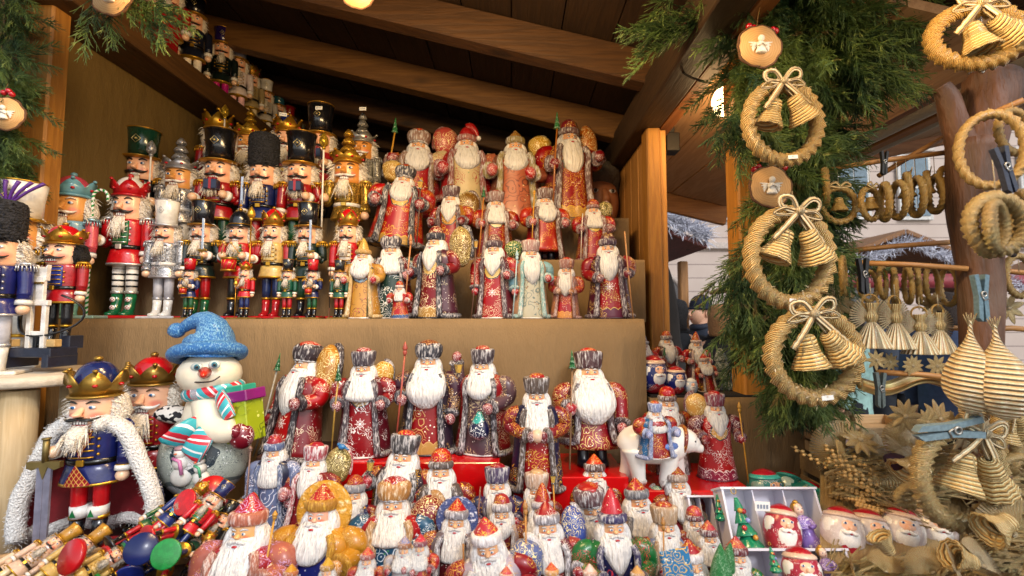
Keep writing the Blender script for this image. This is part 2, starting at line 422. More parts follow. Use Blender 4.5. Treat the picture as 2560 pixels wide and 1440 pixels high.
    for s, hnd in ((-1, hands[0]), (1, hands[1])):
        hx, hy, hh = hz[hnd]; hx *= s*wd; hy *= wd; hh *= kz if hnd != 'high' else 1
        el = (s*.195*wd, -.02, (hh+.63*kz)/2-.03 if hnd != 'high' else .72*kz)
        pts = [(s*.13*wd, 0, .665*kz), (s*.19*wd, -.005, .63*kz), el, (hx, hy+.03, hh)]
        obj('sleeve', tube(pts, [.05*wd, .058*wd, .055*wd, .045*wd], 12, m=4), ornate(sleeve, orn, dots, 16., .5, seed=seed+5), root)
        d = (Vector((hx, hy, hh))-Vector(el)).normalized(); c0 = Vector((hx, hy+.02, hh))
        obj('cuff', tube([c0-d*.028, c0-d*.01, c0+d*.012, c0+d*.02], [.04*wd, .055*wd, .054*wd, .035*wd], 12, m=2, mod=lambda t, u: 1+.1*math.sin(t*9)), Fm, root)
        m0 = c0+d*.045*wd
        obj('mitten', [ball(m0, (.036*wd, .034*wd, .042*wd), 12, 8), ball(m0+Vector((-s*.026*wd, -.012, .014)), (.013*wd, .014*wd, .02*wd), 8, 6)], ornate(mitt, 'f4eae8', 'f4eae8', 26., .7, seed=seed), root)
        hp[s] = m0
    # head group, origin at the neck
    nz = nk
    hd = obj('head', [loft([(0, 0, -.01, .04, .04), (0, -.01, .03, .066, .064), (0, -.012, .075, .074, .07), (0, -.01, .13, .06, .06), (0, 0, .16, .02, .02)], 18, 3),
                      loft([(0, -.072, .082, .010, .008), (0, -.082, .068, .013, .013), (0, -.088, .055, .017, .016), (0, -.076, .044, .008, .008)], 10, 2)], skin(face), root, (0, -.005, nz), hs)
    e = eye_geo(-.029, .072, -.080, .0125)+eye_geo(.029, .072, -.080, .0125)
    obj('eye', e[:3], eye_mats(eyes), hd); obj('eye', e[3:], eye_mats(eyes), hd)
    Bm = beardm(bc); Bm2 = beardm(bc, 90.)
    obj('eyebrow', [tube([(s*.012, -.086, .089), (s*.03, -.085, .096), (s*.05, -.072, .090)], [.003, .0055, .003], 6, m=3) for s in (-1, 1)], Bm2, hd)
    BS = {'long': [(.05, .085, .045), (.02, .1, .058), (-.06, .112, .06), (-.16, .1, .052), (-.25, .072, .04), (-.31, .018, .015)],
          'point': [(.05, .085, .045), (.02, .105, .058), (-.05, .122, .062), (-.13, .085, .05), (-.2, .04, .03), (-.24, .008, .01)],
          'square': [(.05, .085, .045), (.01, .1, .055), (-.08, .105, .055), (-.18, .108, .05), (-.235, .1, .045), (-.25, .07, .03)],
          'round': [(.05, .088, .05), (.01, .118, .066), (-.07, .138, .075), (-.15, .118, .066), (-.205, .07, .045), (-.225, .03, .02)],
          'short': [(.05, .085, .045), (.01, .105, .058), (-.06, .108, .058), (-.12, .075, .046), (-.155, .03, .025)],
          'fan': [(.05, .085, .045), (.0, .115, .055), (-.08, .14, .06), (-.16, .148, .062), (-.2, .13, .055), (-.22, .07, .035)],
          'big': [(.05, .09, .05), (.0, .13, .066), (-.09, .165, .085), (-.19, .165, .085), (-.27, .12, .066), (-.32, .05, .03)]}[beard]
    def fy(zq):
        rr_ = catmull([(c_[2], c_[1]-c_[4]) for c_ in ctrl], 8); return min(rr_, key=lambda c_: abs(c_[0]-zq))[1]
    ph = r_.uniform(0, 6); ff = r_.uniform(11, 15)
    lean = -.10 if beard in ('round', 'big') else -.085
    ctrl = [(r_.uniform(-.004, .004), -.028+lean*min(1, (.07-z)*4.2), z, rx, ry) for z, rx, ry in [(.05+(z_-.05)*bl_, rx_*(.93 if bl_ < 1 else 1), ry_) for z_, rx_, ry_ in BS]]
    obj('beard', loft(ctrl, 40, 4, lambda t, u: 1+(.022+.03*u)*math.sin(t*ff+ph+u*2.5*math.sin(t))+.012*math.sin(t*ff*2.3+u*5)), Bm, hd)
    yb = fy(.012); yt = fy(.04)
    obj('mouth', ball((0, yb-.001, .014), (.017, .009, .007), 10, 6), paint('b0202c', .25), hd)
    obj('moustache', [tube([(0, min(yt, -.094)-.004, .040), (s*.025, yt-.006, .034), (s*.052, yt+.012, .026), (s*.078, yt+.045, .03)], [.009, .013, .013, .004], 8, m=4) for s in (-1, 1)], Bm2, hd)
    for s in (-1, 1): obj('hair', [loft([(s*.066, .008, .11, .02, .04), (s*.083, .01, .07, .032, .06), (s*.093, .012, .01, .036, .07), (s*.085, .015, -.045, .028, .06), (s*.075, .02, -.07, .01, .03)], 14, 3, lambda t, u: 1+.06*math.sin(t*9+u*4))], Bm, hd)
    # hat
    Hf = furpaint(hatfur, furl, light, 50., 10.)
    Hm = ornate(hatc, orn, 'f6e6c8', 17., .55, seed=seed+1)
    g1 = lambda k, a=.05: (lambda t, u: 1+a*math.sin(t*k))
    if hat in ('brim', 'dome', 'peak', 'cone', 'droop'):
        bh = {'brim': .065, 'dome': .05, 'peak': .06, 'cone': .05, 'droop': .05}[hat]
        obj('hat_brim', loft([(0, -.005, .105, .075, .072), (0, -.006, .112, .096, .09), (0, -.006, .112+bh*.5, .105, .098), (0, -.004, .112+bh, .098, .092), (0, 0, .118+bh, .07, .07)], 36, 3, g1(18)), Hf, hd)
        zt = .112+bh; top = .27
        C = {'brim': [(.08, 0), (.078, .3), (.06, .7), (.03, .95), (.005, 1)], 'dome': [(.085, 0), (.086, .35), (.07, .7), (.035, .95), (.004, 1)],
             'peak': [(.088, 0), (.06, .4), (.034, .7), (.012, .95), (.003, 1)], 'cone': [(.078, 0), (.062, .35), (.042, .65), (.02, .9), (.004, 1)],
             'droop': [(.08, 0), (.076, .4), (.05, .8), (.02, 1)]}[hat]
        ex = {'cone': .06}.get(hat, 0)
        obj('hat_crown', loft([(0, 0, zt-.005+(top+ex-zt)*q, r, r*.95) for r, q in C], 22, 3, g1(6, .03)), Hm, hd)
        if hat == 'droop':
            obj('hat_tip', tube([(0, 0, .25), (.04, 0, .262), (.09, -.01, .22), (.115, -.02, .165)], [.05, .05, .03, .014], 12, m=4), Hm, hd)
            obj('pompom', ball((.12, -.022, .15), .026, 12, 8, lambda t, u: 1+.08*math.sin(t*7+u*20)), Bm, hd)
    elif hat == 'papakha':   # tall fur hat flaring upwards with a low crown showing
        obj('hat_brim', loft([(0, -.005, .1, .078, .074), (0, -.006, .108, .094, .088), (0, -.004, .17, .108, .1), (0, -.002, .222, .114, .105), (0, 0, .24, .1, .095), (0, 0, .235, .06, .06)], 40, 3, g1(15)), Hf, hd)
        obj('hat_crown', loft([(0, 0, .225, .07, .066), (0, 0, .25, .066, .062), (0, 0, .268, .04, .04), (0, 0, .274, .005, .005)], 20, 3, g1(5, .04)), Hm, hd)
    elif hat == 'split':     # wide fur hat with a notch showing the crown
        obj('hat_brim', loft([(0, -.004, .1, .08, .076), (0, -.006, .115, .104, .098), (0, -.004, .165, .122, .112), (0, 0, .215, .12, .112), (0, 0, .24, .09, .09)], 40, 3, lambda t, u: 1+.03*math.sin(t*16)-(.22*math.exp(-(math.sin(t/2)/.16)**2)*u)), Hf, hd)
        obj('hat_crown', loft([(0, 0, .2, .09, .09), (0, 0, .24, .085, .085), (0, 0, .262, .05, .05), (0, 0, .272, .005, .005)], 22, 3, g1(5, .05)), Hm, hd)
        obj('hat_band', tube([(.09*math.sin(a), -.006-.086*math.cos(a), .112) for a in [2*PI*i/24 for i in range(24)]], .011, 8, True), furpaint('9a9aa0', 'f4f2f0', .8), hd)
    elif hat == 'hood':
        obj('hat_crown', shell([(0, .0, -.02, .12, .1), (0, 0, .06, .125, .1), (0, -.005, .14, .115, .095), (0, 0, .21, .08, .07), (0, 0, .262, .012, .012)], R(28), R(332), .02, 26, 3), Hm, hd)
        obj('hat_brim', loft([(0, -.008, .13, .07, .07), (0, -.01, .15, .09, .085), (0, -.008, .19, .088, .082), (0, 0, .21, .06, .06)], 30, 3, g1(14)), Hf, hd)
    # sack over the shoulder
    if sack:
        sx, sz, sr, sh = sack[0], sack[1]*1.0, sack[2], sack[3]
        M_ = trs((sx, .07, sz), (R(-6), R(-8 if sx > 0 else 8), 0))
        obj('sack', [xf(loft([(0, 0, -sh, .02, .02), (0, 0, -sh*.85, sr*.55, sr*.45), (0, 0, -sh*.35, sr*.85, sr*.66), (0, 0, sh*.25, sr, sr*.76), (0, 0, sh*.72, sr*.74, sr*.6), (0, 0, sh, sr*.2, sr*.2)], 26, 3, lambda t, u: 1+.035*math.sin(t*7+u*6)), M_)], ornate(sackc, 'f0dfa0' if sackc.lower() not in ('c89638', 'd9a838') else '7a4a10', 'fff6e0', 14., .8, seed=seed+2), root)
        obj('sack_rim', [xf(tube([(sr*.98*math.sin(a)*.5+sr*.32, sr*.3, sh*.1+sh*.88*math.cos(a)) for a in [-.2+2.6*i/14 for i in range(15)]] if sx > 0 else [(-sr*.98*math.sin(a)*.5-sr*.32, sr*.3, sh*.1+sh*.88*math.cos(a)) for a in [-.2+2.6*i/14 for i in range(15)]], sr*.26, 8), M_)], Fm, root)
    if staff:
        side, kind, sc_, zt = staff; hpnt = hp[side]
        x, y = hpnt.x+side*.004, hpnt.y-.03
        zb_ = 0.0
        tilt_ = side*-.03
        wm = paint(sc_, .4)
        shaft = tube([(x-tilt_, y-.02, zb_), (x, y, hpnt.z), (x+tilt_*.8, y+.01, zt)], [.007, .008, .008], 8)
        so_ = obj('staff', shaft, wm, root); tx, ty = x+tilt_*.8, y+.01
        if kind == 'spear': obj('finial', [loft([(tx, ty, zt-.01, .012, .012), (tx, ty, zt+.02, .02, .016), (tx, ty, zt+.035, .012, .012), (tx, ty, zt+.05, .024, .018), (tx, ty, zt+.11, .002, .002)], 10, 2)], wm, so_)
        elif kind == 'tree': obj('finial', [loft([(tx, ty, zt+k*.035, .034-.008*k, .028-.007*k), (tx, ty, zt+.05+k*.035, .012-.003*k, .01-.003*k)], 10, 1, lambda t, u: 1+.12*math.sin(5*t)) for k in range(4)], furpaint('146a30', 'dff0e0', .25), so_)
        elif kind == 'lantern':
            obj('lantern', [(loft([(tx, ty, zt-.05, .018, .018), (tx, ty, zt+.02, .03, .03)], 6, 1, smooth=False), 0), (loft([(tx, ty, zt+.02, .036, .036), (tx, ty, zt+.05, .003, .003)], 6, 1, smooth=False), 1), (box((tx, ty, zt-.055), (.04, .04, .01)), 1)], [ornate('e8c060', '20160c', 'b01810', 40., .9), furpaint('2a2428', 'e0dcd8', .5)], so_)
        elif kind == 'orb': obj('finial', [ball((tx, ty, zt), .016, 10, 8), loft([(tx, ty, zt+.012, .02, .02), (tx, ty, zt+.022, .02, .02), (tx, ty, zt+.05, .002, .002)], 10, 1)], wm, so_)
    if halo:
        obj('hood', [xf(loft([(0, 0, 0, .01, .01), (0, 0, .02, .19*halo[1], .19*halo[1]), (0, 0, .05, .17*halo[1], .17*halo[1]), (0, 0, .06, .02, .02)], 30, 3), trs((0, .08, nk+.09*hs), (R(90), 0, 0)))], furpaint(halo[0], 'f2d8a0' if halo[0] != '3a4a80' else 'e8e8f4', .3, 30., 30.), root)
    if extra: extra(root, hp, kz, nk, hs)
    return root
# ------------------------------------------------------------------ nutcrackers
HAIRC = 'f2e8d8'
def nutcracker(label, px, top, Y, zb, rot=0, jacket='a81420', vest=None, trou='1d5a34', boot='14141a', hat='shako', hatc='14141c', hatb='b8862f', hh=.2, trim='c8982f',
               hair=HAIRC, beard=True, skinc='f0b893', mo='18120f', arms=('down', 'down'), extra=None, baseb='c01018', sleeve=None, wd=1.0, height=None, pose=None, detail=1, group='painted nutcrackers', baseh=.022, hs=(1.12, 1.05), epaul=True, stripes=None, gl=False, shirt=None, basew=1.0):
    if pose is None:
        t = P(px, top, Y); h = height or (t.z-zb)
        if height: zb = t.z-h
        root = thing('nutcracker', label, 'nutcracker', (t.x, Y, zb), (0, 0, R(rot)), h, group)
    else: root = thing('nutcracker', label, 'nutcracker', pose[0], pose[1], pose[2], group)
    k = (1-hh)/(.66+.16*hs[1]); h0 = (1-hh)
    z = lambda v: v*k
    J = glitter(jacket) if gl else paint(jacket, .3, 0, .4); T = glitter(trou, 160) if gl == 2 else paint(trou, .3, 0, .4); S_ = glitter(sleeve or jacket) if gl else paint(sleeve or jacket, .3, 0, .4)
    Gd = gold(trim); Sk = skin(skinc, 'd8705c', .058, .04); hk = paint('f0c4a0', .3, 0, .4)
    H = hair; n = 16 if detail else 10
    if baseb: obj('base_board', box((0, 0, baseh/2), (.30*basew, .2, baseh), .006), gold('a8873f') if baseb == 'gold' else paint(baseb, .35), root)
    for s in (-1, 1):
        x = s*.043*wd
        B = paint(boot, .2, 0, .5)
        obj('boot', [(loft([(x, -.035, baseh, .036, .06), (x, -.035, baseh+.02, .035, .055), (x, -.01, baseh+.04, .03, .03), (x, 0, z(.17), .034, .034)], n, 2), 0), (loft([(x, 0, z(.168), .039, .039), (x, 0, z(.185), .039, .039)], n, 1), 1)], [B, Gd], root)
        lg = [(loft([(x, 0, z(.18), .033, .033), (x, 0, z(.40), .038, .038)], n, 3), 0)]
        if stripes: lg += [(loft([(x, 0, z(q), .0365, .0365), (x, 0, z(q+.012), .0365, .0365)], n, 1), 1) for q in (.21, .25, .29, .33, .37)]
        obj('leg', lg, [T, paint(stripes or 'ffffff', .3)], root)
    obj('coat_skirt', [(loft([(0, 0, z(.36), .112*wd, .088), (0, 0, z(.375), .112*wd, .088), (0, 0, z(.47), .09*wd, .074)], n+4, 2), 0), (loft([(0, 0, z(.355), .115*wd, .091), (0, 0, z(.368), .115*wd, .091)], n+4, 1), 1)], [J, Gd], root)
    V = paint(vest or jacket, .3, 0, .4) if not (gl and not vest) else J
    tg = [(loft([(0, 0, z(.46), .088*wd, .074), (0, 0, z(.56), .093*wd, .078), (0, 0, z(.64), .096*wd, .08), (0, 0, z(.665), .085*wd, .07)], n+4, 3), 0)]
    obj('jacket', tg, [J], root)
    fr = [(shell([(0, -.004, z(.485), .089*wd, .0745), (0, -.004, z(.56), .094*wd, .0785), (0, -.004, z(.65), .094*wd, .0785)], R(-34), R(34), .004, 8, 2), 0)]
    for q in (.505, .54, .575, .61, .64): fr.append((tube([(math.sin(a)*.094*wd, -.008-math.cos(a)*.079, z(q)) for a in (R(-30), R(-15), R(0), R(15), R(30))], .004, 5), 1))
    for q in (.52, .56, .6):
        for s in (-1, 1): fr.append((ball((s*.06*wd, -.07, z(q)), .0075, 8, 5), 1))
    obj('jacket_front', fr, [V, Gd], root)
    obj('belt', [(loft([(0, 0, z(.462), .094*wd, .08), (0, 0, z(.49), .094*wd, .08)], n+4, 1), 0), (box((0, -.082, z(.476)), (.035, .012, z(.034)), .003), 1)], [paint('14120f' if not gl else 'e8e4de', .25), Gd], root)
    hp = {}
    for s, a in ((-1, arms[0]), (1, arms[1])):
        sh = Vector((s*.125*wd, 0, z(.645)))
        if a == 'down': el = sh+Vector((s*.006, -.005, -z(.12))); hn = sh+Vector((s*.006, -.02, -z(.245)))
        elif a == 'bent': el = sh+Vector((s*.01, 0, -z(.13))); hn = el+Vector((-s*.015, -.11, z(.0)))
        else: el = sh+Vector((s*.01, 0, -z(.12))); hn = el+Vector((-s*.055, -.10, z(.02)))
        d = (hn-el).normalized()
        obj('sleeve', [(tube([sh+Vector((0, 0, .015)), sh, el, el+d*.02] if a != 'down' else [sh+Vector((0, 0, .015)), sh, el, el+d*z(.05)], [.03, .036, .034, .034], n, m=2), 0), (tube([hn-d*.05, hn-d*.03], [.034, .034], n), 1)] +
            ([(tube([el+d*.01, hn-d*.05], [.033, .032], n), 0)]), [S_, Gd], root)
        obj('cuff', tube([hn-d*.045, hn-d*.02], [.037, .038], n), paint('f0ece4', .3) if not gl else glitter(trim), root)
        obj('hand', ball(hn+d*.006, .031, 12, 8), hk, root); hp[s] = hn+d*.006
        if epaul and detail:
            obj('epaulette', [(ball(sh+Vector((0, 0, .03)), (.045, .042, .016), 12, 6), 0)]+[(tube([sh+Vector((.043*math.sin(q), -.04*math.cos(q), .026)), sh+Vector((.047*math.sin(q), -.044*math.cos(q), -.012))], .0042, 4), 0) for q in [2*PI*i/16 for i in range(16)]], [Gd], root)
    # head group, origin at the neck
    zn = z(.66)
    hd = obj('head', [loft([(0, 0, -.005, .055, .05), (0, 0, .01, .066, .06), (0, 0, .06, .07, .064), (0, 0, .13, .068, .062), (0, 0, .165, .062, .056)], 22, 3),
                      loft([(0, -.056, .11, .009, .006), (0, -.07, .085, .012, .012), (0, -.083, .068, .014, .015), (0, -.062, .056, .012, .008)], 10, 2)], Sk, root, (0, 0, zn), (hs[0], hs[0], k*hs[1]))
    for s in (-1, 1):
        obj('eye', eye_geo(s*.03, .102, -.0585, .0135), eye_mats('2f6fa8'), hd)
        obj('eyebrow', tube([(s*.015, -.063, .122), (s*.032, -.062, .132), (s*.05, -.05, .124)], [.003, .0052, .002], 6, m=3), paint(mo if mo != 'f0ece6' else '6a4a2a', .5), hd)
    obj('moustache', [tube([(0, -.07, .05), (s*.022, -.074, .044), (s*.042, -.064, .044), (s*.056, -.052, .056)], [.006, .0095, .007, .002], 8, m=4) for s in (-1, 1)], paint(mo, .4), hd)
    obj('teeth', [(box((0, -.062, .028), (.044, .012, .018), .003), 0), (box((0, -.0635, .041), (.05, .012, .006), .002), 1), (box((0, -.0635, .015), (.05, .012, .006), .002), 1)]+[(box((q*.009, -.069, .028), (.0012, .003, .017)), 2) for q in (-2, -1, 0, 1, 2)], [paint('f6f2ea', .25), paint('b0202c', .3), paint('503030', .5)], hd)
    N = (300 if detail else 80)
    def hr(r):
        s = r.choice((-1, 1)); a = r.uniform(R(68), R(172)); zz = r.uniform(.01, .16)
        return (s*.064*math.sin(a), -.058*math.cos(a), zz), (s*math.sin(a)*1.0, -math.cos(a)*.5-.12, r.uniform(-.7, .25))
    obj('hair', [strands(N, label+'h', hr, .07/hs[0]**.6, .0034, 1.1, .22), (lambda g: g)(loft([(-.062, .02, 0, .02, .03), (-.07, .02, .06, .03, .045), (-.06, .02, .15, .02, .03)], 10, 2)), loft([(.062, .02, 0, .02, .03), (.07, .02, .06, .03, .045), (.06, .02, .15, .02, .03)], 10, 2)], fuzz(H), hd)
    if beard:
        def br(r): return (r.uniform(-.024, .024), -.068, r.uniform(-.005, .018)), (r.uniform(-.25, .25), -.35, -1)
        obj('beard', [strands(150 if detail else 40, label+'b', br, .125, .0036, .5, .12), loft([(0, -.06, .015, .022, .012), (0, -.082, -.02, .027, .018), (0, -.095, -.07, .018, .013), (0, -.098, -.1, .004, .004)], 10, 2)], fuzz(H if H != '14100e' else 'e8dccb'), hd)
    hz_ = .145; HT = (1-zn)/(k*hs[1])   # top of figure in head units
    D = HT-hz_
    def crown(c, dome, gm_, D=D):
        n_ = 6; pts = []
        ring = lambda t, u: 1
        g = G(); NN = 48
        for lay in (0, 1):
            for j in range(3):
                for i in range(NN):
                    t = 2*PI*i/NN; pk = abs(math.sin(n_*t/2))
                    zz = hz_+[0, D*.28, D*.34+D*.3*pk][j]; rr = [.07, .076, .09][j]-.005*lay
                    g.v.append((rr*math.sin(t), -rr*.93*math.cos(t), zz)); g.uv.append((i, j))
        O = 3*NN
        for j in range(2):
            for i in range(NN):
                a = j*NN+i; b = j*NN+(i+1) % NN; g.f.append((a, b, b+NN, a+NN)); g.f.append((O+a+NN, O+b+NN, O+b, O+a))
        for i in range(NN):
            a = 2*NN+i; b = 2*NN+(i+1) % NN; g.f.append((a, b, O+b, O+a)); g.f.append(((i+1) % NN, i, O+i, O+(i+1) % NN))
        gs = [(g, 0)]
        gs.append((tube([(.074*math.sin(a), -.069*math.cos(a), hz_+.006) for a in [2*PI*i/24 for i in range(24)]], .008, 7, True), 0))
        for i in range(n_):
            t = 2*PI*(i+.5)/n_; gs.append((ball((.092*math.sin(t), -.086*math.cos(t), hz_+D*.66), .009, 8, 6), 0))
            gs.append((ball((.08*math.sin(t), -.074*math.cos(t), hz_+D*.3), .0085, 8, 6), 2))
        gs.append((loft([(0, 0, hz_, .066, .062), (0, 0, hz_+D*.3, .07, .066), (0, 0, hz_+D*.62, .058, .055), (0, 0, hz_+D*.82, .03, .03), (0, 0, hz_+D*.86, .004, .004)], 20, 3), 1))
        gs.append((ball((0, 0, hz_+D*.92), .014, 10, 8), 0))
        return gs, [c, dome, paint('b8101c', .15)]
    Hc = paint(hatc, .2, 0, .6)
    if hat == 'crown':
        gs, ms = crown(gold(hatb) if hatb[0] != 'x' else paint(hatb[1:], .3), Hc, None); obj('crown', gs, ms, hd)
    elif hat == 'shako':
        obj('hat', [(loft([(0, 0, hz_, .07, .066), (0, 0, hz_+D*.5, .072, .068), (0, 0, hz_+D*.97, .082, .077), (0, 0, hz_+D, .076, .072)], 26, 1), 0), (tube([(.081*math.sin(a), -.077*math.cos(a), hz_+D*.97) for a in [2*PI*i/26 for i in range(26)]], .0045, 6, True), 1),
                    (loft([(0, 0, hz_-.004, .098, .092), (0, 0, hz_+.006, .104, .098), (0, 0, hz_+.012, .08, .076)], 28, 1), 1)], [Hc, gold(hatb) if hatb else Hc], hd)
        q = hz_+D*.58; yf = -.0735
        obj('badge', [tube([(0, yf, q+.028), (.022, yf+.003, q), (0, yf, q-.028), (-.022, yf+.003, q)], .0022, 5, True), ball((0, yf, q), .008, 8, 6)], gold('d8c890') if hatb != 'c8c8cc' else gold('c8c8cc'), hd)
    elif hat == 'bearskin':
        def rr(r):
            a = r.uniform(0, 2*PI); zz = r.uniform(hz_-.01, hz_+D*.93)
            return (.074*math.sin(a), -.07*math.cos(a), zz), (math.sin(a), -math.cos(a), .2)
        obj('hat', [loft([(0, 0, hz_-.01, .07, .066), (0, 0, hz_+.02, .08, .076), (0, 0, hz_+D*.6, .084, .08), (0, 0, hz_+D*.93, .078, .074), (0, 0, hz_+D, .04, .04)], 22, 3), strands(260, label+'f', rr, .024, .004, .3)], fuzz(hatc, '2a2a30'), hd)
    elif hat == 'helmet':
        obj('hat', [(loft([(0, 0, hz_-.004, .092, .088), (0, 0, hz_+.01, .09, .085), (0, 0, hz_+.014, .073, .07), (0, 0, hz_+D*.3, .07, .067), (0, 0, hz_+D*.52, .045, .045), (0, 0, hz_+D*.6, .012, .012)], 24, 3), 0), (ball((0, 0, hz_+D*.64), .016, 10, 8), 1), (ball((0, 0, hz_+D*.8), .012, 10, 8), 1), (tube([(0, 0, hz_+D*.5), (0, 0, hz_+D)], [.006, .003], 6), 1), (tube([(.074*math.sin(a), -.071*math.cos(a), hz_+.02) for a in [2*PI*i/26 for i in range(26)]], .005, 6, True), 1)], [Hc, gold(hatb)], hd)
    elif hat == 'conecrown':  # crown with a stepped glitter spire
        gs, ms = crown(gold(hatb), gold(hatb), None, .12)
        gs = gs[:-2]
        gs += [(loft([(0, 0, hz_+.02+(D-.02)*(.22*i), .05-.009*i, .042-.009*i), (0, 0, hz_+.02+(D-.02)*(.22*i+.06), .054-.009*i, .054-.009*i), (0, 0, hz_+.02+(D-.02)*(.22*i+.2), .032-.0075*i, .032-.0075*i)], 14, 2), 3) for i in range(4)]
        obj('crown', gs, ms+[glitter(hatb, 260)], hd)
    if extra: extra(root, hp, k, hd)
    return root
# nutcracker accessories, each a thing's part built in unit space
def ex_staff(side, c='b8862f', top=.95, orb='e0b040', zb=.02, glit=False, r=.006):
    def f(root, hp, k, hd):
        p = hp[side]; x, y = p.x, p.y-.034
        s = obj('staff', tube([(x, y, zb), (x, y, top)], r, 8), gold(c) if c[0] != 'w' else paint('f0ece4', .3), root)
        obj('finial', [loft([(x, y, top, .012, .012), (x, y, top+.02, .03, .03), (x, y, top+.06, .027, .027), (x, y, top+.1, .004, .004)], 12, 3), ball((x, y, top-.01), .014, 8, 6)], glitter(orb, 300) if glit else gold(orb), s)
    return f
def ex_sword(side, up=True):
    def f(root, hp, k, hd):
        p = hp[side]; x, y = p.x, p.y-.02; s = 1 if up else -1
        b = obj('sword', [box((x, y, p.z+s*.17), (.02, .008, .26), .002)], paint('c8ccd4', .2, .8), root)
        obj('hilt', [box((x, y, p.z+s*.035), (.075, .018, .014), .004), tube([(x, y, p.z-s*.06), (x, y, p.z+s*.03)], .009, 8), ball((x, y, p.z-s*.065), .013, 8, 6)], gold('a8873f'), b)
    return f
def ex_drum(c='b81420'):
    def f(root, hp, k, hd):
        zc = (hp[-1].z+hp[1].z)/2-.075; y = -.15
        d = obj('drum', [(loft([(0, y, zc-.05, .055, .05), (0, y, zc+.04, .055, .05)], 20, 1), 0), (loft([(0, y, zc+.035, .059, .054), (0, y, zc+.05, .059, .054)], 20, 1), 1), (loft([(0, y, zc-.06, .059, .054), (0, y, zc-.046, .059, .054)], 20, 1), 1)]+
                [(tube([(.056*math.sin(q*PI/5), y-.051*math.cos(q*PI/5), zc-.045), (.056*math.sin((q+1)*PI/5), y-.051*math.cos((q+1)*PI/5), zc+.035)], .003, 4), 1) for q in range(-3, 3)], [paint(c, .25), gold()], root)
        for s in (-1, 1):
            p = hp[s]; obj('drumstick', [tube([(p.x, p.y-.02, p.z), (p.x*.35, y-.03, p.z+.09)], .0045, 6), ball((p.x*.35, y-.03, p.z+.09), .012, 8, 6)], paint('d8a860', .4), root)
    return f
def ex_gift(c='1c2a50'):
    def f(root, hp, k, hd):
        p = hp[1]; obj('gift', [(box((p.x-.06, -.14, p.z+.06), (.09, .06, .07), .004), 0), (box((p.x-.06, -.14, p.z+.06), (.016, .064, .074)), 1), (ball((p.x-.07, -.14, p.z+.105), (.022, .015, .012), 8, 6), 1), (ball((p.x-.045, -.14, p.z+.105), (.022, .015, .012), 8, 6), 1)], [paint(c), paint('a01822')], root)
    return f
# ------------------------------------------------------------------ ground, far street
C0 = CAMZ
def cobble():
    s = NT('cobbles'); v = s.coord(); x = s.n('ShaderNodeTexVoronoi'); s.put(x.inputs['Vector'], v); x.inputs['Scale'].default_value = 9
    s.bump(x.outputs['Distance'], .6, .02)
    return s.fin(s.mix(s.noise(v, 3, 4), rgb('4a4745'), rgb('6c6763')), .7)
g = G(); g.v = [(-40, -20, 0), (40, -20, 0), (40, 40, 0), (-40, 40, 0)]; g.uv = [(0, 0)]*4; g.f = [(0, 1, 2, 3)]; g.sm = False
tag(obj('ground', g, cobble()), None, None, kind='structure')
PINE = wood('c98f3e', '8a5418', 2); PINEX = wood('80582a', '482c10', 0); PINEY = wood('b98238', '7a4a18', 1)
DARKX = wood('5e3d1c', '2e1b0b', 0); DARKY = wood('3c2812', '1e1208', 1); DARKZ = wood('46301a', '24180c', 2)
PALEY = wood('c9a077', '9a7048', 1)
TAN = cloth('8f7450'); TAN2 = cloth('8a7150')
# ------------------------------------------------------------------ our stall
stall = thing('market_stall', 'open fronted wooden market stall with dark sloping rafters over the stepped nutcracker display', 'market stall', (0, 1.2, 0))
def part(name, gs, mats, parent=stall):
    o = obj(name, gs, mats, parent); o.matrix_parent_inverse = Matrix.Identity(4)
    o.location = -Vector(parent.location); return o
def planks_y(x0, x1, y0, y1, zf, w_, th, axis='x', gap=.004):
    """boards running in depth, side by side along x, following zf(x)"""
    out = []; x = x0; i = 0
    while x < x1-.01:
        b = min(x+w_, x1); za, zb = zf(x), zf(b-gap); j = rnd((x0, i)).uniform(-.002, .002)
        g = G(); g.sm = False
        g.v = [(x, y0, za+j), (b-gap, y0, zb+j), (b-gap, y1, zb+j), (x, y1, za+j), (x, y0, za+th), (b-gap, y0, zb+th), (b-gap, y1, zb+th), (x, y1, za+th)]; g.uv = [(0, 0)]*8
        g.f = [(3, 2, 1, 0), (4, 5, 6, 7), (0, 1, 5, 4), (1, 2, 6, 5), (2, 3, 7, 6), (3, 0, 4, 7)]; out.append(g); x = b; i += 1
    return out
def beam_between(a, b, w_, h_, M=None):
    a = Vector(a); b = Vector(b); d = b-a; L = d.length
    g = box((0, 0, 0), (L, w_, h_), .004); x = d.normalized(); y = Vector((0, 0, 1)).cross(x).normalized() if abs(x.z) < .95 else Vector((0, 1, 0)); z_ = x.cross(y)
    Mx = Matrix((x, y, z_)).transposed().to_4x4(); Mx.translation = (a+b)/2
    return xf(g, Mx)
zr = lambda x: C0+.80+.25*(.4-x)
part('roof_deck', planks_y(-1.5, 1.1, .6, 2.75, zr, .15, .02)+planks_y(-1.5, 1.1, .6, 2.75, lambda x: zr(x)+.03, 2.6, .01), DARKY)  # last sheet is backing added to block light slits between the boards
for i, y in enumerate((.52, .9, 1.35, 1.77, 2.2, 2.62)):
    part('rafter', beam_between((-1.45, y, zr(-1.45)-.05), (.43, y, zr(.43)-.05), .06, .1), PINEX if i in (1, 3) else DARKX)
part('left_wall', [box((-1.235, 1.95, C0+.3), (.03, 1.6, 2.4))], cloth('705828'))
part('back_wall', [box((-1.25+.13*i+.065, 2.72, C0+.3), (.126, .03, 2.2), .003) for i in range(14)]+[box((-.4, 2.75, C0+.3), (2, .02, 2.2))], DARKZ)  # last box is unseen backing, added so no light shows between planks
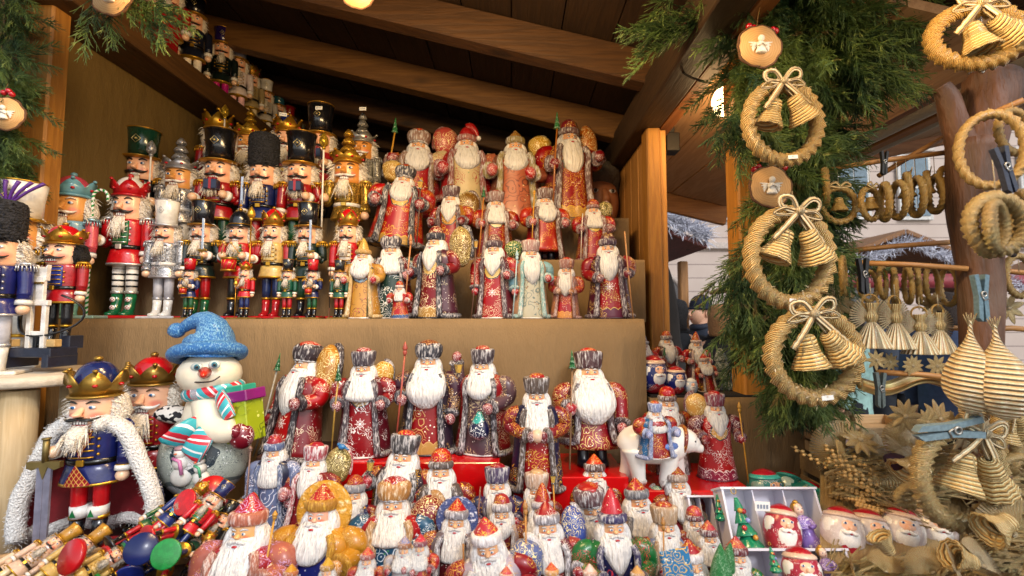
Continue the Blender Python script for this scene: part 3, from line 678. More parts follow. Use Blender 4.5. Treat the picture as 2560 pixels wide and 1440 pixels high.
part('wall_cloth', box((-.5, 2.69, C0+.15), (1.5, .012, .95)), cloth('443820'))
part('right_wall', [box((.462, 1.5+.1*i+.05, C0-.1), (.03, .097, 1.42), .003) for i in range(12)], wood('c08a48', '8a5a24', 2))
part('wall_plate', box((.435, 1.5, C0+.665), (.08, 2.3, .11), .004), DARKY)
part('wall_plate', box((.5, 1.55, C0+.66), (.045, 2.2, .09), .004), wood('8a5626', '5a3010', 1))
part('post', box((.452, 1.465, C0-.27), (.044, .06, 1.765), .004), wood('a8762c', '744816', 2))
part('post', box((.486, 1.475, C0-.27), (.022, .05, 1.76), .003), wood('c08a40', '8a5a20', 2))
part('post', box((.62, 1.2, C0-.2), (.075, .07, 1.9), .005), wood('cf8f38', '9a6420', 2))
part('corner_post', [box((-1.195, 1.12, C0+.1), (.11, .05, 2.6), .005), box((-1.28, 1.13, C0+.1), (.05, .05, 2.6), .005)], wood('b07a30', '7c4e1a', 2))
part('front_beam', box((-.3, .5, C0+1.3), (2.8, .06, .12)), PINEX)
part('side_ledge', [box((-1.15, 1.85, C0+.79), (.14, 1.55, .022), .002), box((-1.085, 1.85, C0+.815), (.02, 1.55, .075), .003)], wood('5e3e1a', '38240e', 1))
# warm bulbs: one seen, the rest added for the amber glow
def bulb(px, py, Y, W, label, r=.028, shade=True):
    p = P(px, py, Y); t = thing('bulb_lamp', label, 'lamp', p)
    s = NT('bulb_glass'); s.b.inputs['Emission Color'].default_value = (1, .72, .35, 1); s.b.inputs['Emission Strength'].default_value = 9; s.fin((1, .9, .7), .3)
    obj('bulb', ball((0, 0, 0), (r, r, r*1.25), 16, 10), s.m, t)
    obj('socket', loft([(0, 0, r*1.2, r*.5, r*.5), (0, 0, r*2.2, r*.55, r*.55), (0, 0, r*2.5, r*.2, r*.2)], 14, 1), paint('181818', .4), t)
    obj('cord', tube([(0, 0, r*2.4), (.003, .0, .3), (0, 0, .5)], .003, 6), paint('181818', .4), t)
    if shade: obj('lamp_shade', [shell([(0, 0, r*2.6, r*.6, r*.6), (0, 0, r*1.6, r*2.2, r*2.2), (0, 0, -r*.3, r*4.2, r*4.2)], 0, 2*PI, .002, 30, 3), loft([(0, 0, r*2.5, r*.7, r*.7), (0, 0, r*2.7, r*.7, r*.7)], 20, 1)], paint('202422', .4, .3), t)  # unseen shade, added to keep bulb light off the ceiling
    l = bpy.data.lights.new('bulb_light', 'POINT'); l.energy = W; l.color = (1, .66, .30); l.shadow_soft_size = .09
    lo = bpy.data.objects.new('bulb_light', l); col.objects.link(lo); lo.parent = t; lo.location = (0, -.05, -.06)
    return t
bulb(1812, 255, 1.3, 5, 'lit white bulb glowing behind the juniper beside the wooden post', .036, False)
bulb(780, -395, .74, 15, 'left warm bulb added out of view under the stall roof above the nutcrackers'); bulb(1180, -300, .74, 15, 'right warm bulb added out of view under the stall roof above the carved santas')  # both bulbs unseen, added to warm the upper rows
# ------------------------------------------------------------------ draped display tiers
def drape(x0, x1, y0, y1, z0, z1, key, amp=.006, nx=70, nz=22):
    r = rnd(key); ph = r.uniform(0, 90); g = G()
    rows = [('t', y1-(y1-y0)*j/5) for j in range(6)]+[('f', z1-(z1-z0)*j/nz) for j in range(1, nz+1)]
    for kind, q in rows:
        for i in range(nx+1):
            x = x0+(x1-x0)*i/nx
            if kind == 't': g.v.append((x, q, z1+.0012*noise.noise((x*6, q*9, ph))))
            else:
                dz = (z1-q); a = amp*min(1, dz/.05)
                g.v.append((x, y0-.002-a*(.5+noise.noise((x*5+ph, dz*2.2, ph)))-a*.5*noise.noise((x*13, q*3, ph+3)), q))
            g.uv.append((x*20, q*20))
    N = nx+1
    for j in range(len(rows)-1):
        for i in range(nx): a = j*N+i; g.f.append((a, a+N, a+N+1, a+1))
    e = G(); e.sm = False
    for x in (x0+.001, x1-.001):
        b_ = len(e.v); e.v += [(x, y0, z0), (x, y1, z0), (x, y1, z1-.002), (x, y0, z1-.002)]; e.uv += [(0, 0)]*4; e.f.append((b_, b_+1, b_+2, b_+3))
    return [g, e]
Z0, Z1, Z2 = C0, C0+.178, C0+.345
disp = thing('display_steps', 'stepped display stand draped in plain tan cloth under the nutcrackers and carved santas', 'display stand', (-.4, 1.2, 0))
part('lower_step', drape(-1.2, .335, 1.17, 1.46, C0-.52, Z0, 'a', .018), TAN, disp)
part('middle_step', drape(-1.2, .40, 1.38, 1.62, Z0-.01, Z1, 'b', .004), TAN, disp)
part('upper_step', drape(-1.2, .40, 1.56, 1.85, Z1-.01, Z2, 'c', .004), TAN, disp)
ZS = C0-.196
sill = thing('side_sill', 'low cloth covered sill right of the display with small santas on it', 'display stand', (.6, 1.2, 0))
part('cloth_cover', drape(.34, .775, 1.15, 1.19, C0-.6, ZS, 'd', .008, 30), TAN2, sill)
part('sill_board', box((.5, 1.31, ZS-.015), (.36, .26, .028), .003), wood('c58a3c', '8a5a20', 0), sill)
part('dark_cloth', drape(.345, .62, 1.165, 1.36, ZS-.0, ZS+.006, 'e', .001, 20, 2), cloth('1c1a1e'), sill)
ZC = C0-.468
cnt = thing('sales_counter', 'low sales counter covered in dark cloth below the rows of santas', 'counter', (0, .9, 0))
part('counter_top', drape(-1.25, .95, .52, 1.2, ZC-.5, ZC, 'f', .01, 60), cloth('4a1418'), cnt)
part('riser', box((.05, .615, C0-.42), (1.5, .07, .13), .003), paint('6a1c20', .5), cnt)
# red boxes
def redbox(px0, px1, pytop, Y0, Y1, label, ztop):
    x0 = (px0-1280)/F*Y0; x1 = (px1-1280)/F*Y0; cx = (x0+x1)/2; h = ztop-ZC
    t = thing('red_box', label, 'box', (cx, (Y0+Y1)/2, ZC), group='glossy red boxes under the santas')
    m = paint('c80c10', .22, 0, .6, .08)
    obj('lower_half', box((0, 0, h*.27), (x1-x0, Y1-Y0, h*.54), .002), m, t)
    obj('upper_half', box((0, 0, h*.772), (x1-x0, Y1-Y0, h*.455), .002), m, t)
    return ztop
ZB1 = redbox(848, 1250, 1150, 1.0, 1.15, 'glossy red box under the three tall santas in the middle of the lower row', C0-.305)
ZB2 = redbox(1285, 1565, 1190, .97, 1.14, 'glossy red box under the santa with black boots', C0-.325)
ZB3 = redbox(1560, 1868, 1215, .95, 1.13, 'glossy red box under the polar bear and the santa with a yellow staff', C0-.345)
# ------------------------------------------------------------------ little table at the left
tb = thing('side_table', 'pale round topped wooden table with a thick round leg at the left edge', 'table', (-.98, .9, 0))
TZ = C0-.108
part('table_top', loft([(-1.1, .96, TZ-.022, .235, .13), (-1.1, .96, TZ-.018, .24, .135), (-1.1, .96, TZ-.003, .24, .135), (-1.1, .96, TZ, .235, .13)], 40, 1, p=2.6), wood('d8cbb8', 'b8a890', 0, 1, .5, False), tb)
for x, y, r in ((-.95, .90, .028), (-.97, 1.03, .022)):
    part('leg', loft([(x, y, ZC, r, r), (x, y, TZ-.03, r, r)], 24, 1), wood('d0b890', 'a88c60', 2, 1, .6, False), tb)
# ------------------------------------------------------------------ neighbouring roof at the right
nb = thing('neighbouring_roof', 'pale plank roof of the next stall with a lit canvas roll and wooden beams', 'roof', (1.6, 1.5, 0))
zp = lambda x: C0+.70+.22*(x-1.1)
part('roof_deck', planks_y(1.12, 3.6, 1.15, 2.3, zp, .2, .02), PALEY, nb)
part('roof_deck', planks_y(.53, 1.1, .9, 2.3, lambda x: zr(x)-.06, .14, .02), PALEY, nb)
part('fascia', beam_between((.5, 2.33, zr(.5)-.10), (1.1, 2.33, zr(1.1)-.10), .03, .1), wood('b07840', '7a4c22', 0), nb)
part('fascia', beam_between((1.12, 2.33, zp(1.12)-.0), (3.4, 2.33, zp(3.4)-.0), .03, .1), wood('a87040', '704420', 0), nb)
part('beam', box((1.12, 1.65, C0+.635), (.07, 1.4, .09), .004), wood('b07438', '7a4a20', 1), nb)
part('beam', beam_between((1.5, .9, zp(1.5)-.05), (1.5, 2.28, zp(1.5)-.05), .05, .07), wood('c07c30', '80501c', 1), nb)
part('canvas_roll', [tube([(1.36, .9, zp(1.36)-.045), (1.36, 1.4, zp(1.36)-.05), (1.36, 2.25, zp(1.36)-.045)], .045, 14, m=3), tube([(1.62, .9, zp(1.62)-.04), (1.62, 2.25, zp(1.62)-.04)], .04, 12)], cloth('d8c8a8'), nb)
part('hinge', [box((1.35, 2.3, zp(1.35)-.07), (.12, .02, .03), .003), box((1.62, 2.3, zp(1.62)-.06), (.12, .02, .03), .003), tube([(1.4, 2.28, zp(1.4)-.07), (1.48, 2.27, zp(1.48)-.05), (1.56, 2.28, zp(1.56)-.07)], .008, 6, m=4)], paint('181818', .4), nb)
# ------------------------------------------------------------------ far facade
def stone():
    s = NT('rusticated_plaster'); v = s.coord(); sp = s.n('ShaderNodeSeparateXYZ'); s.t.links.new(v, sp.inputs[0])
    fz = s.mth('FRACT', s.mth('MULTIPLY', sp.outputs[2], 2.6)); ln = s.mth('LESS_THAN', fz, .07)
    s.bump(ln, -.8, .05)
    c = s.mix(s.noise(v, 1.2, 4), rgb('b7a396'), rgb('cdbcb0'))
    return s.fin(s.mix(ln, c, rgb('8c7c74')), .85)
fb = thing('street_building', 'pale pinkish town house front with grooved plaster and tall windows across the street', 'building', (3, 13, 0))
part('facade', box((4, 13.3, 6), (44, .6, 12)), stone(), fb)
part('cornice', [box((4, 12.96, 3.62), (44, .16, .18), .01), box((4, 12.93, 7.4), (44, .2, .2), .01)], paint('c8b8ac', .8), fb)
gl_ = paint('5d7480', .08, 0, .5); wf = paint('d8d4cc', .6)
for zc_, hgt in ((5.3, 1.9), (9.2, 1.9)):
    for i in range(-4, 11):
        x = i*1.75+1.0; wv = part('window', [box((x, 12.93, zc_), (.95, .08, hgt), .01)], wf, fb)
        g_ = obj('pane', [box((x+s*.2, 12.88, zc_+q*hgt*.23), (.36, .02, hgt*.42)) for s in (-1, 1) for q in (-1, 1)], gl_, wv)
        part('lintel', box((x, 12.93, zc_+hgt/2+.16), (1.2, .14, .14), .01), paint('cfc2b6', .8), fb)
for i in range(-3, 7):
    x = i*2.9+1.2
    part('arched_doorway', [tube([(x+.75*math.cos(a), 12.97, 2.1+.75*math.sin(a)) for a in [PI*k/12 for k in range(13)]], .09, 6), box((x, 13.0, 1.05), (1.42, .05, 2.1))], [paint('b8a89c', .8)], fb)
    part('doorway_glass', [prism([(x-.66, .05), (x+.66, .05)]+[(x+.66*math.cos(a), 2.1+.66*math.sin(a)) for a in [PI*k/12 for k in range(13)]], 12.93, 12.96)], paint('3a3436' if i != 0 else '9a2630', .3), fb)
# second stall across the lane, snow tinsel on its roof
def small_stall(x, y, w_, label, roofc, red):
    t = thing('distant_stall', label, 'market stall', (x, y, 0), group='stalls across the lane')
    obj('roof', [xf(box((0, 0, 0), (w_*.56, 1.9, .06), .01), trs((s*w_*.26, 0, 2.30), (0, s*R(22), 0))) for s in (-1, 1)], wood(roofc, '5a3a20', 1), t)
    obj('snow_tinsel', [strands(1600, label, lambda r: (lambda q: ((q*w_*.52, -.96, 2.50-abs(q)*w_*.21+r.gauss(0, .035)), (r.gauss(0, 1), -.8, r.gauss(0, 1))))(r.uniform(-1, 1)), .13, .006, .1, .3)], fuzz('e8e8f0', 'c8c8d4'), t)
    obj('post', [box((s*w_*.42, -.6, 1.05), (.08, .08, 2.1), .01) for s in (-1, 1)], wood('b07c44', '7a5026', 2), t)
    obj('counter', [box((0, -.6, .5), (w_*.86, .5, 1.0), .02)], wood('a87848', '6c4624', 0), t)
    if x > 2: obj('awning', [loft([(0, -.95, 1.93, w_*.45, .04), (0, -.97, 2.1, w_*.45, .02)], 24, 1)], paint(red, .6), t)
    return t
small_stall(1.22, 5.0, 1.0, 'far wooden stall with white tinsel on its roof edge left of the juniper column', '8c4a48', '8a3030')
small_stall(4.9, 6.6, 3.2, 'far wooden stall with snowy tinsel roof edge behind the straw ornaments', '9a6a3c', '903038')
small_stall(8.2, 6.0, 2.6, 'far stall with red awning at the right edge behind the trunk', '8a5c34', 'a82a34')

bulb(2010, 215, 1.4, 5, 'added bulb hidden behind the juniper that makes the canvas roll glow', .03, False)  # unseen bulb, added for the amber glow under the next roof
bulb(2480, -260, .56, 4, 'warm bulb added out of view above the straw ornaments')  # unseen bulb, added to give the straw goods warm light
t = thing('black_junction_box', 'black box fixed under the pale plank roof beside the narrow post', 'junction box', P(1677, 360, 1.62)); obj('box', box((0, 0, 0), (.05, .05, .07), .004), paint('141416', .5), t); obj('bracket', box((0, 0, .06), (.02, .03, .05), .002), paint('2a2a2c', .5), t)
ca = [P(1675, 30, 1.1), P(1678, 90, 1.12), P(1690, 150, 1.12), P(1712, 185, 1.1), P(1760, 205, 1.05)]
tag(obj('lamp_cable', tube([q-ca[0] for q in ca], .0028, 6, m=5), paint('1a1614', .5), None, ca[0]), 'thin dark cable looping along the beam above the narrow post', 'cable')
# ------------------------------------------------------------------ the nutcrackers
N = nutcracker
G1 = 'nutcrackers on the steps'
def ex_cane(root, hp, k, hd):
    p = hp[-1]; x, y = p.x-.0, p.y-.036
    pts = [(x, y, .02), (x, y, .80)]+[(x+.045-.045*math.cos(a), y, .80+.045*math.sin(a)) for a in [PI*i/8 for i in range(1, 9)]]+[(x+.09, y, .77)]
    s = NT('candy_stripe'); uv = s.coord('UV'); sp = s.n('ShaderNodeSeparateXYZ'); s.t.links.new(uv, sp.inputs[0])
    m_ = s.mth('LESS_THAN', s.mth('FRACT', s.mth('ADD', s.mth('MULTIPLY', sp.outputs[1], .21), s.mth('MULTIPLY', sp.outputs[0], .1667))), .5)
    s.fin(s.mix(m_, rgb('f4f0ea'), rgb('1c8a3c')), .25, 0, .4)
    obj('candy_cane', tube(pts, .009, 10), s.m, root)
def ex_peppermint(root, hp, k, hd):
    ex_cane(root, hp, k, hd)
    for s in (-1, 1):
        for zz in (.075, .13): obj('peppermint', [(xf(loft([(0, 0, 0, .017, .017), (0, 0, .006, .017, .017)], 14, 1), trs((s*.047, -.034, zz), (R(90), 0, 0))), 0)]+[(xf(box((0, .008, .004), (.005, .014, .008)), trs((s*.047, -.034, zz), (R(90), R(q*60), 0))), 1) for q in range(0)]+[(ball((s*.047+.009*math.cos(q), -.041, zz+.009*math.sin(q)), (.004, .002, .004), 6, 4), 1) for q in (0, 1.57, 3.14, 4.71)], [paint('f4f0ec'), paint('c01820')], root)
N('nutcracker king in red and white holding a tall green striped candy cane', 328, 436, 1.29, Z0, 6, jacket='c01018', vest='1e6a38', trou='f2eee6', boot='14603a', hat='crown', hatc='f2ece4', hatb='xb81018', hh=.15, trim='e8e4de', arms=('bent', 'down'), extra=ex_peppermint, stripes='14181a', group=G1, basew=1.8, hs=(1.25, 1.1))
N('silver glitter nutcracker in a tall white top hat', 420, 502, 1.28, Z0, 4, jacket='d8d8dc', trou='b8b8c0', boot='e4e2de', hatc='ece8e0', hatb='c8c8cc', hh=.21, trim='c4c4ca', gl=True, baseb='c8c8cc', group=G1)
N('black coated nutcracker with a raised sword beside the silver top hat one', 510, 503, 1.29, Z0, 4, jacket='12201c', trou='b01018', boot='145a34', hatc='16161c', hatb='a8792f', hh=.2, trim='c8982f', arms=('down', 'bent2'), extra=ex_sword(1), group=G1)
N('drummer nutcracker with a black spiked helmet and a red drum', 603, 500, 1.29, Z0, 4, jacket='b81018', vest='1e6a38', trou='161a1c', hat='helmet', hatc='14161c', hh=.22, arms=('bent2', 'bent2'), extra=ex_drum(), group=G1, basew=1.3)
N('gold waistcoat nutcracker king with domed red crown and long gold staff', 686, 516, 1.29, Z0, 2, jacket='c8a860', vest='d8c080', trou='1c2c5a', boot='b01820', sleeve='a8101c', hat='crown', hatc='c01018', hh=.17, arms=('bent', 'down'), extra=ex_staff(-1, top=.86), group=G1)
N('dark green coated nutcracker with a sword below the tasselled black hat', 772, 508, 1.29, Z0, 0, jacket='10261e', trou='12402a', hatc='14161c', hatb='a8792f', hh=.2, arms=('down', 'bent2'), extra=ex_sword(1), group=G1)
N('red coated nutcracker king with a pointed red and gold crown', 873, 516, 1.29, Z0, -2, jacket='b41018', vest='e8dccb', trou='b01018', hat='crown', hatc='c01018', hh=.17, group=G1)
N('small nutcracker drummer in a red top hat and navy coat beside the silver one', 476, 646, 1.215, Z0, 3, jacket='1c2a5e', trou='1d5a34', hatc='b8101a', hatb='16161a', hh=.19, arms=('bent2', 'bent2'), extra=ex_drum(), group='small nutcrackers in front', baseb='gold', basew=1.2)
N('small red coated nutcracker with a gold crown and staff', 615, 650, 1.205, Z0, 3, jacket='c01420', trou='1c2c66', hat='crown', hatc='c01018', hh=.16, arms=('bent2', 'down'), extra=ex_staff(-1, top=.55), group='small nutcrackers in front', baseb='gold', basew=1.6)
N('small green coated nutcracker in a black hat left of the red hatted drummer', 721, 648, 1.205, Z0, 0, jacket='14503a', trou='b01420', hatc='16181c', hh=.19, group='small nutcrackers in front', baseb='gold', basew=1.1)
N('small nutcracker drummer with red top hat standing between two black hatted ones', 783, 648, 1.205, Z0, 0, jacket='1c2454', trou='1c5a34', hatc='c0141c', hatb='16161a', hh=.19, arms=('bent2', 'bent2'), extra=ex_drum(), group='small nutcrackers in front', baseb='gold', basew=1.1)
def ex_rifle(root, hp, k, hd):
    p = hp[-1]; obj('rifle', [(tube([(p.x-.01, p.y-.03, .03), (p.x-.01, p.y-.01, .9)], .007, 6), 0), (box((p.x-.01, p.y-.03, .1), (.02, .03, .16), .004), 1)], [paint('2a2a2e', .3, .6), paint('6a4020')], root)
N('small green coated nutcracker with a rifle next to the nativity santa', 850, 650, 1.215, Z0, -3, jacket='14503a', trou='b01420', hatc='16181c', hh=.19, extra=ex_rifle, group='small nutcrackers in front', baseb='gold', basew=1.1)
# middle step
N('nutcracker with a tall dark green cylinder hat behind the candy cane king', 360, 326, 1.46, Z1, 12, jacket='141618', vest='a01018', trou='1a1a1e', hatc='12382a', hatb='b8862f', hh=.21, group=G1, baseb=None, hs=(1.32, 1.2))
N('silver nutcracker king with a stepped silver spire and glitter sceptre', 455, 334, 1.46, Z1, 8, jacket='c0c0c6', trou='c8c8cc', boot='d8d8dc', hat='conecrown', hatb='b8b8bc', hh=.28, trim='c0c0c4', skinc='d89850', mo='f0ece6', gl=True, arms=('bent', 'down'), extra=ex_staff(-1, 'white', .78, 'c0c0c4', .02, True), group=G1, baseb=None, hs=(1.32, 1.2))
N('red nutcracker in a black shako holding a navy gift, left of the fur hat', 553, 326, 1.46, Z1, 8, jacket='a01018', trou='14442c', hatc='141418', hh=.24, arms=('bent', 'bent2'), extra=ex_gift(), group=G1, baseb=None, hs=(1.32, 1.2))
N('navy uniformed nutcracker in a black bearskin hat', 662, 336, 1.46, Z1, 6, jacket='14205a', trou='a81018', hat='bearskin', hatc='101014', hh=.24, arms=('down', 'down'), extra=ex_sword(-1), group=G1, baseb=None, hs=(1.32, 1.2))
N('red nutcracker in a gold rimmed black hat holding a gift, right of the fur hat', 755, 334, 1.46, Z1, 6, jacket='a01018', trou='14502c', hatc='141418', hh=.24, arms=('down', 'bent2'), extra=ex_gift(), group=G1, baseb=None, hs=(1.32, 1.2))
N('gold nutcracker king with a stepped gold spire and glitter sceptre', 873, 312, 1.46, Z1, 2, jacket='b8923f', trou='b8923f', boot='c8a860', hat='conecrown', hatb='c09030', hh=.28, trim='d8b050', skinc='d08a3c', mo='f0ece6', gl=True, arms=('bent', 'down'), extra=ex_staff(-1, 'white', .78, 'c8a030', .02, True), group=G1, baseb=None, hs=(1.32, 1.2))
# upper step
N('nutcracker king with a gold glitter crown at the back by the side ledge', 547, 268, 1.65, Z2, 8, jacket='a01420', trou='1c2c5a', hat='crown', hatc='14141c', hatb='c8982f', hh=.19, group=G1, baseb=None, extra=ex_staff(1, 'white', .86, 'c8a030', .02, True), arms=('down', 'bent'), hs=(1.3, 1.2))
N('nutcracker with a gold spire crown at the back between two kings', 628, 266, 1.65, Z2, 8, jacket='c09838', trou='b8923f', hat='conecrown', hatb='c89a30', hh=.26, trim='d8b050', skinc='d89850', mo='f0ece6', gl=True, group=G1, baseb=None, hs=(1.3, 1.2))
N('nutcracker king with a blue domed gold crown at the back', 720, 282, 1.65, Z2, 6, jacket='b01018', trou='a01018', hat='crown', hatc='1a2a6a', hatb='c8902a', hh=.18, group=G1, baseb=None, hs=(1.3, 1.2))
N('nutcracker in a tall black top hat at the back holding a gift', 803, 264, 1.65, Z2, 4, jacket='a01420', trou='14502c', hatc='141418', hh=.25, arms=('down', 'bent2'), extra=ex_gift(), group=G1, baseb=None, hs=(1.3, 1.2))
N('silver nutcracker with a tall silver spire crown at the back beside the santas', 908, 272, 1.65, Z2, 2, jacket='c8c4b8', trou='c8c4b8', hat='conecrown', hatb='b0aca4', hh=.3, trim='c0bcb4', skinc='d08a3c', mo='f0ece6', gl=True, group=G1, baseb=None, hs=(1.3, 1.2))
def tagcard(px, py, Y, label, rz=0, w_=.024, h_=.012):
    t = P(px, py, Y); tc = thing('price_tag', label, 'price tag', t, (0, 0, R(rz)))
    obj('card', box((0, 0, 0), (w_, .0015, h_), .0003), paint('f2f0ea', .6, 0, 0, .05), tc)
    obj('price', [box((-w_*.3+i*w_*.2, -.0012, 0), (w_*.11, .0008, h_*.42)) for i in range(4)], paint('8a94a8', .6, 0, 0), tc); return tc
tagcard(797, 270, 1.55, 'white price tag stuck on the tall black top hat at the back')
tagcard(907, 272, 1.6, 'white price tag on top of the silver spire at the back')
tagcard(708, 286, 1.57, 'white price tag on the blue domed gold crown', 20)
# left group
N('pastel blue and pink nutcracker king with a bobble on the crown', 186, 432, 1.215, Z0, 10, jacket='6f98a8', trou='c05060', boot='7ab0a8', hat='crown', hatc='c84a5a', hatb='x6fa4b4', hh=.16, trim='9ab8c0', sleeve='c84a54', skinc='d89850', mo='e8dccb', baseb='8ab0a8', group=G1, basew=1.5, hs=(1.4, 1.15))
def ex_lever(root, hp, k, hd):
    W = paint('ece8e2', .3, 0, .3); D = paint('1c2438', .35)
    f = obj('white_frame', [box((s*.055, -.17, .17), (.034, .03, .34), .003) for s in (-1, 1)]+[box((0, -.172, .35), (.17, .034, .04), .003), box((0, -.172, .12), (.11, .02, .035), .003), box((0, -.165, .45), (.075, .03, .2), .003), prism([(-.045, .52), (.045, .52), (.05, .64), (.022, .61), (0, .625), (-.022, .61), (-.05, .64)], -.17, -.14)], W, root)
    obj('slot', box((0, -.186, .5), (.078, .02, .014), .002), gold('a8873f'), f)
    b_ = obj('sledge', [box((0, -.13, -.02), (.36, .22, .07), .006), box((-.15, -.13, -.08), (.05, .24, .1), .006), box((.15, -.13, -.08), (.05, .24, .1), .006), box((-.13, -.02, .05), (.07, .12, .1), .005), box((.13, -.02, .05), (.07, .12, .1), .005)], D, root)
    obj('block', [box((s*.155, -.19, .05), (.065, .06, .055), .004) for s in (-1, 1)], paint('c8a468', .5), b_)
    obj('ribbon', tube([(.25*math.sin(a), -.12-.06*math.cos(a*2), .27+.17*math.cos(a)) for a in [.6+5.1*i/24 for i in range(25)]], .008, 6, flat=2.0), paint('14161c', .4), root)
L2 = N('black haired nutcracker king with a white wooden frame and dark sledge base', 165, 556, .98, TZ+.046, 0, jacket='a01018', vest='2a3a8a', trou='14141a', hat='crown', hatc='c0121a', hh=.17, hair='14100e', beard=False, extra=ex_lever, baseb=None, group='nutcrackers on the side table', hs=(1.6, 1.1), wd=1.3)
N('purple plumed nutcracker with a tall white hat at the left edge', 52, 456, 1.04, TZ, 25, jacket='d8ccb8', trou='d8d4cc', boot='d0ccc4', hatc='ece8e0', hatb='c8982f', hh=.2, skinc='d89850', mo='f0ece6', baseb='e8e4de', group='nutcrackers at the left edge', extra=lambda root, hp, k, hd: obj('plume', [tube([(0, -.08, .2), (q*.02, -.1, .27), (q*.036, -.1, .32)], [.005, .006, .008], 5, m=3) for q in range(-3, 4)], paint('5a2a8a', .5), hd), hs=(1.4, 1.15))
N('navy nutcracker in a black fur hat standing on the side table at the left edge', 4, 500, .90, TZ, 25, jacket='1a2068', trou='c0c0c8', boot='d8d4cc', hat='bearskin', hatc='0e0e10', hh=.22, trim='c8c8cc', group='nutcrackers on the side table', baseb='e8e0d4', hs=(1.4, 1.1))
# dim nutcrackers on the high ledge along the left wall
ZL = C0+.802
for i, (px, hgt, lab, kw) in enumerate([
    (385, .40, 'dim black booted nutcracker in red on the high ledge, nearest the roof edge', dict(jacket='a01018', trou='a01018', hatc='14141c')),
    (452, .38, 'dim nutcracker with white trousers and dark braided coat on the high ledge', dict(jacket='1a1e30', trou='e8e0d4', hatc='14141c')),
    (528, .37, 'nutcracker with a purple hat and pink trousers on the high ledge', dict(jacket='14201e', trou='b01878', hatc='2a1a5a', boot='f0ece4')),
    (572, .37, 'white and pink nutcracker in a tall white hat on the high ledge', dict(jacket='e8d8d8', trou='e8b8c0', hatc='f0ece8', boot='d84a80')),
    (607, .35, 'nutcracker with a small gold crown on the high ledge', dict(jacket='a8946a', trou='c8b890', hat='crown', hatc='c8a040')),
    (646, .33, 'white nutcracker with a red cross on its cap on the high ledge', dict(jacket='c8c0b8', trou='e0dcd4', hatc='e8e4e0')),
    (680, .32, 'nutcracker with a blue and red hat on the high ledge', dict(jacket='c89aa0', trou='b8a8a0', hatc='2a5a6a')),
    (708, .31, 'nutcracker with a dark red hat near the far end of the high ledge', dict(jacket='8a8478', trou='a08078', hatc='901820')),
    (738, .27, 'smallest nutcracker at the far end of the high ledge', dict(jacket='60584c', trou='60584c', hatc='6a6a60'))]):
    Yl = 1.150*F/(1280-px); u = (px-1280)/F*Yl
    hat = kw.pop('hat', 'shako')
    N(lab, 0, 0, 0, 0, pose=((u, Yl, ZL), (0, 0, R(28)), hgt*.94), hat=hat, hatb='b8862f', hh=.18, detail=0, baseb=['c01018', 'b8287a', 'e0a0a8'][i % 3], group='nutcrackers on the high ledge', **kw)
t = thing('red_gift_box', 'dark red box lying at the near end of the high ledge', 'box', (-1.15, 1.38, ZL)); obj('box', [box((0, 0, .06), (.10, .16, .12), .003)], paint('8a1016', .3), t); obj('lid', box((0, 0, .125), (.106, .166, .02), .003), paint('9a141a', .3), t)
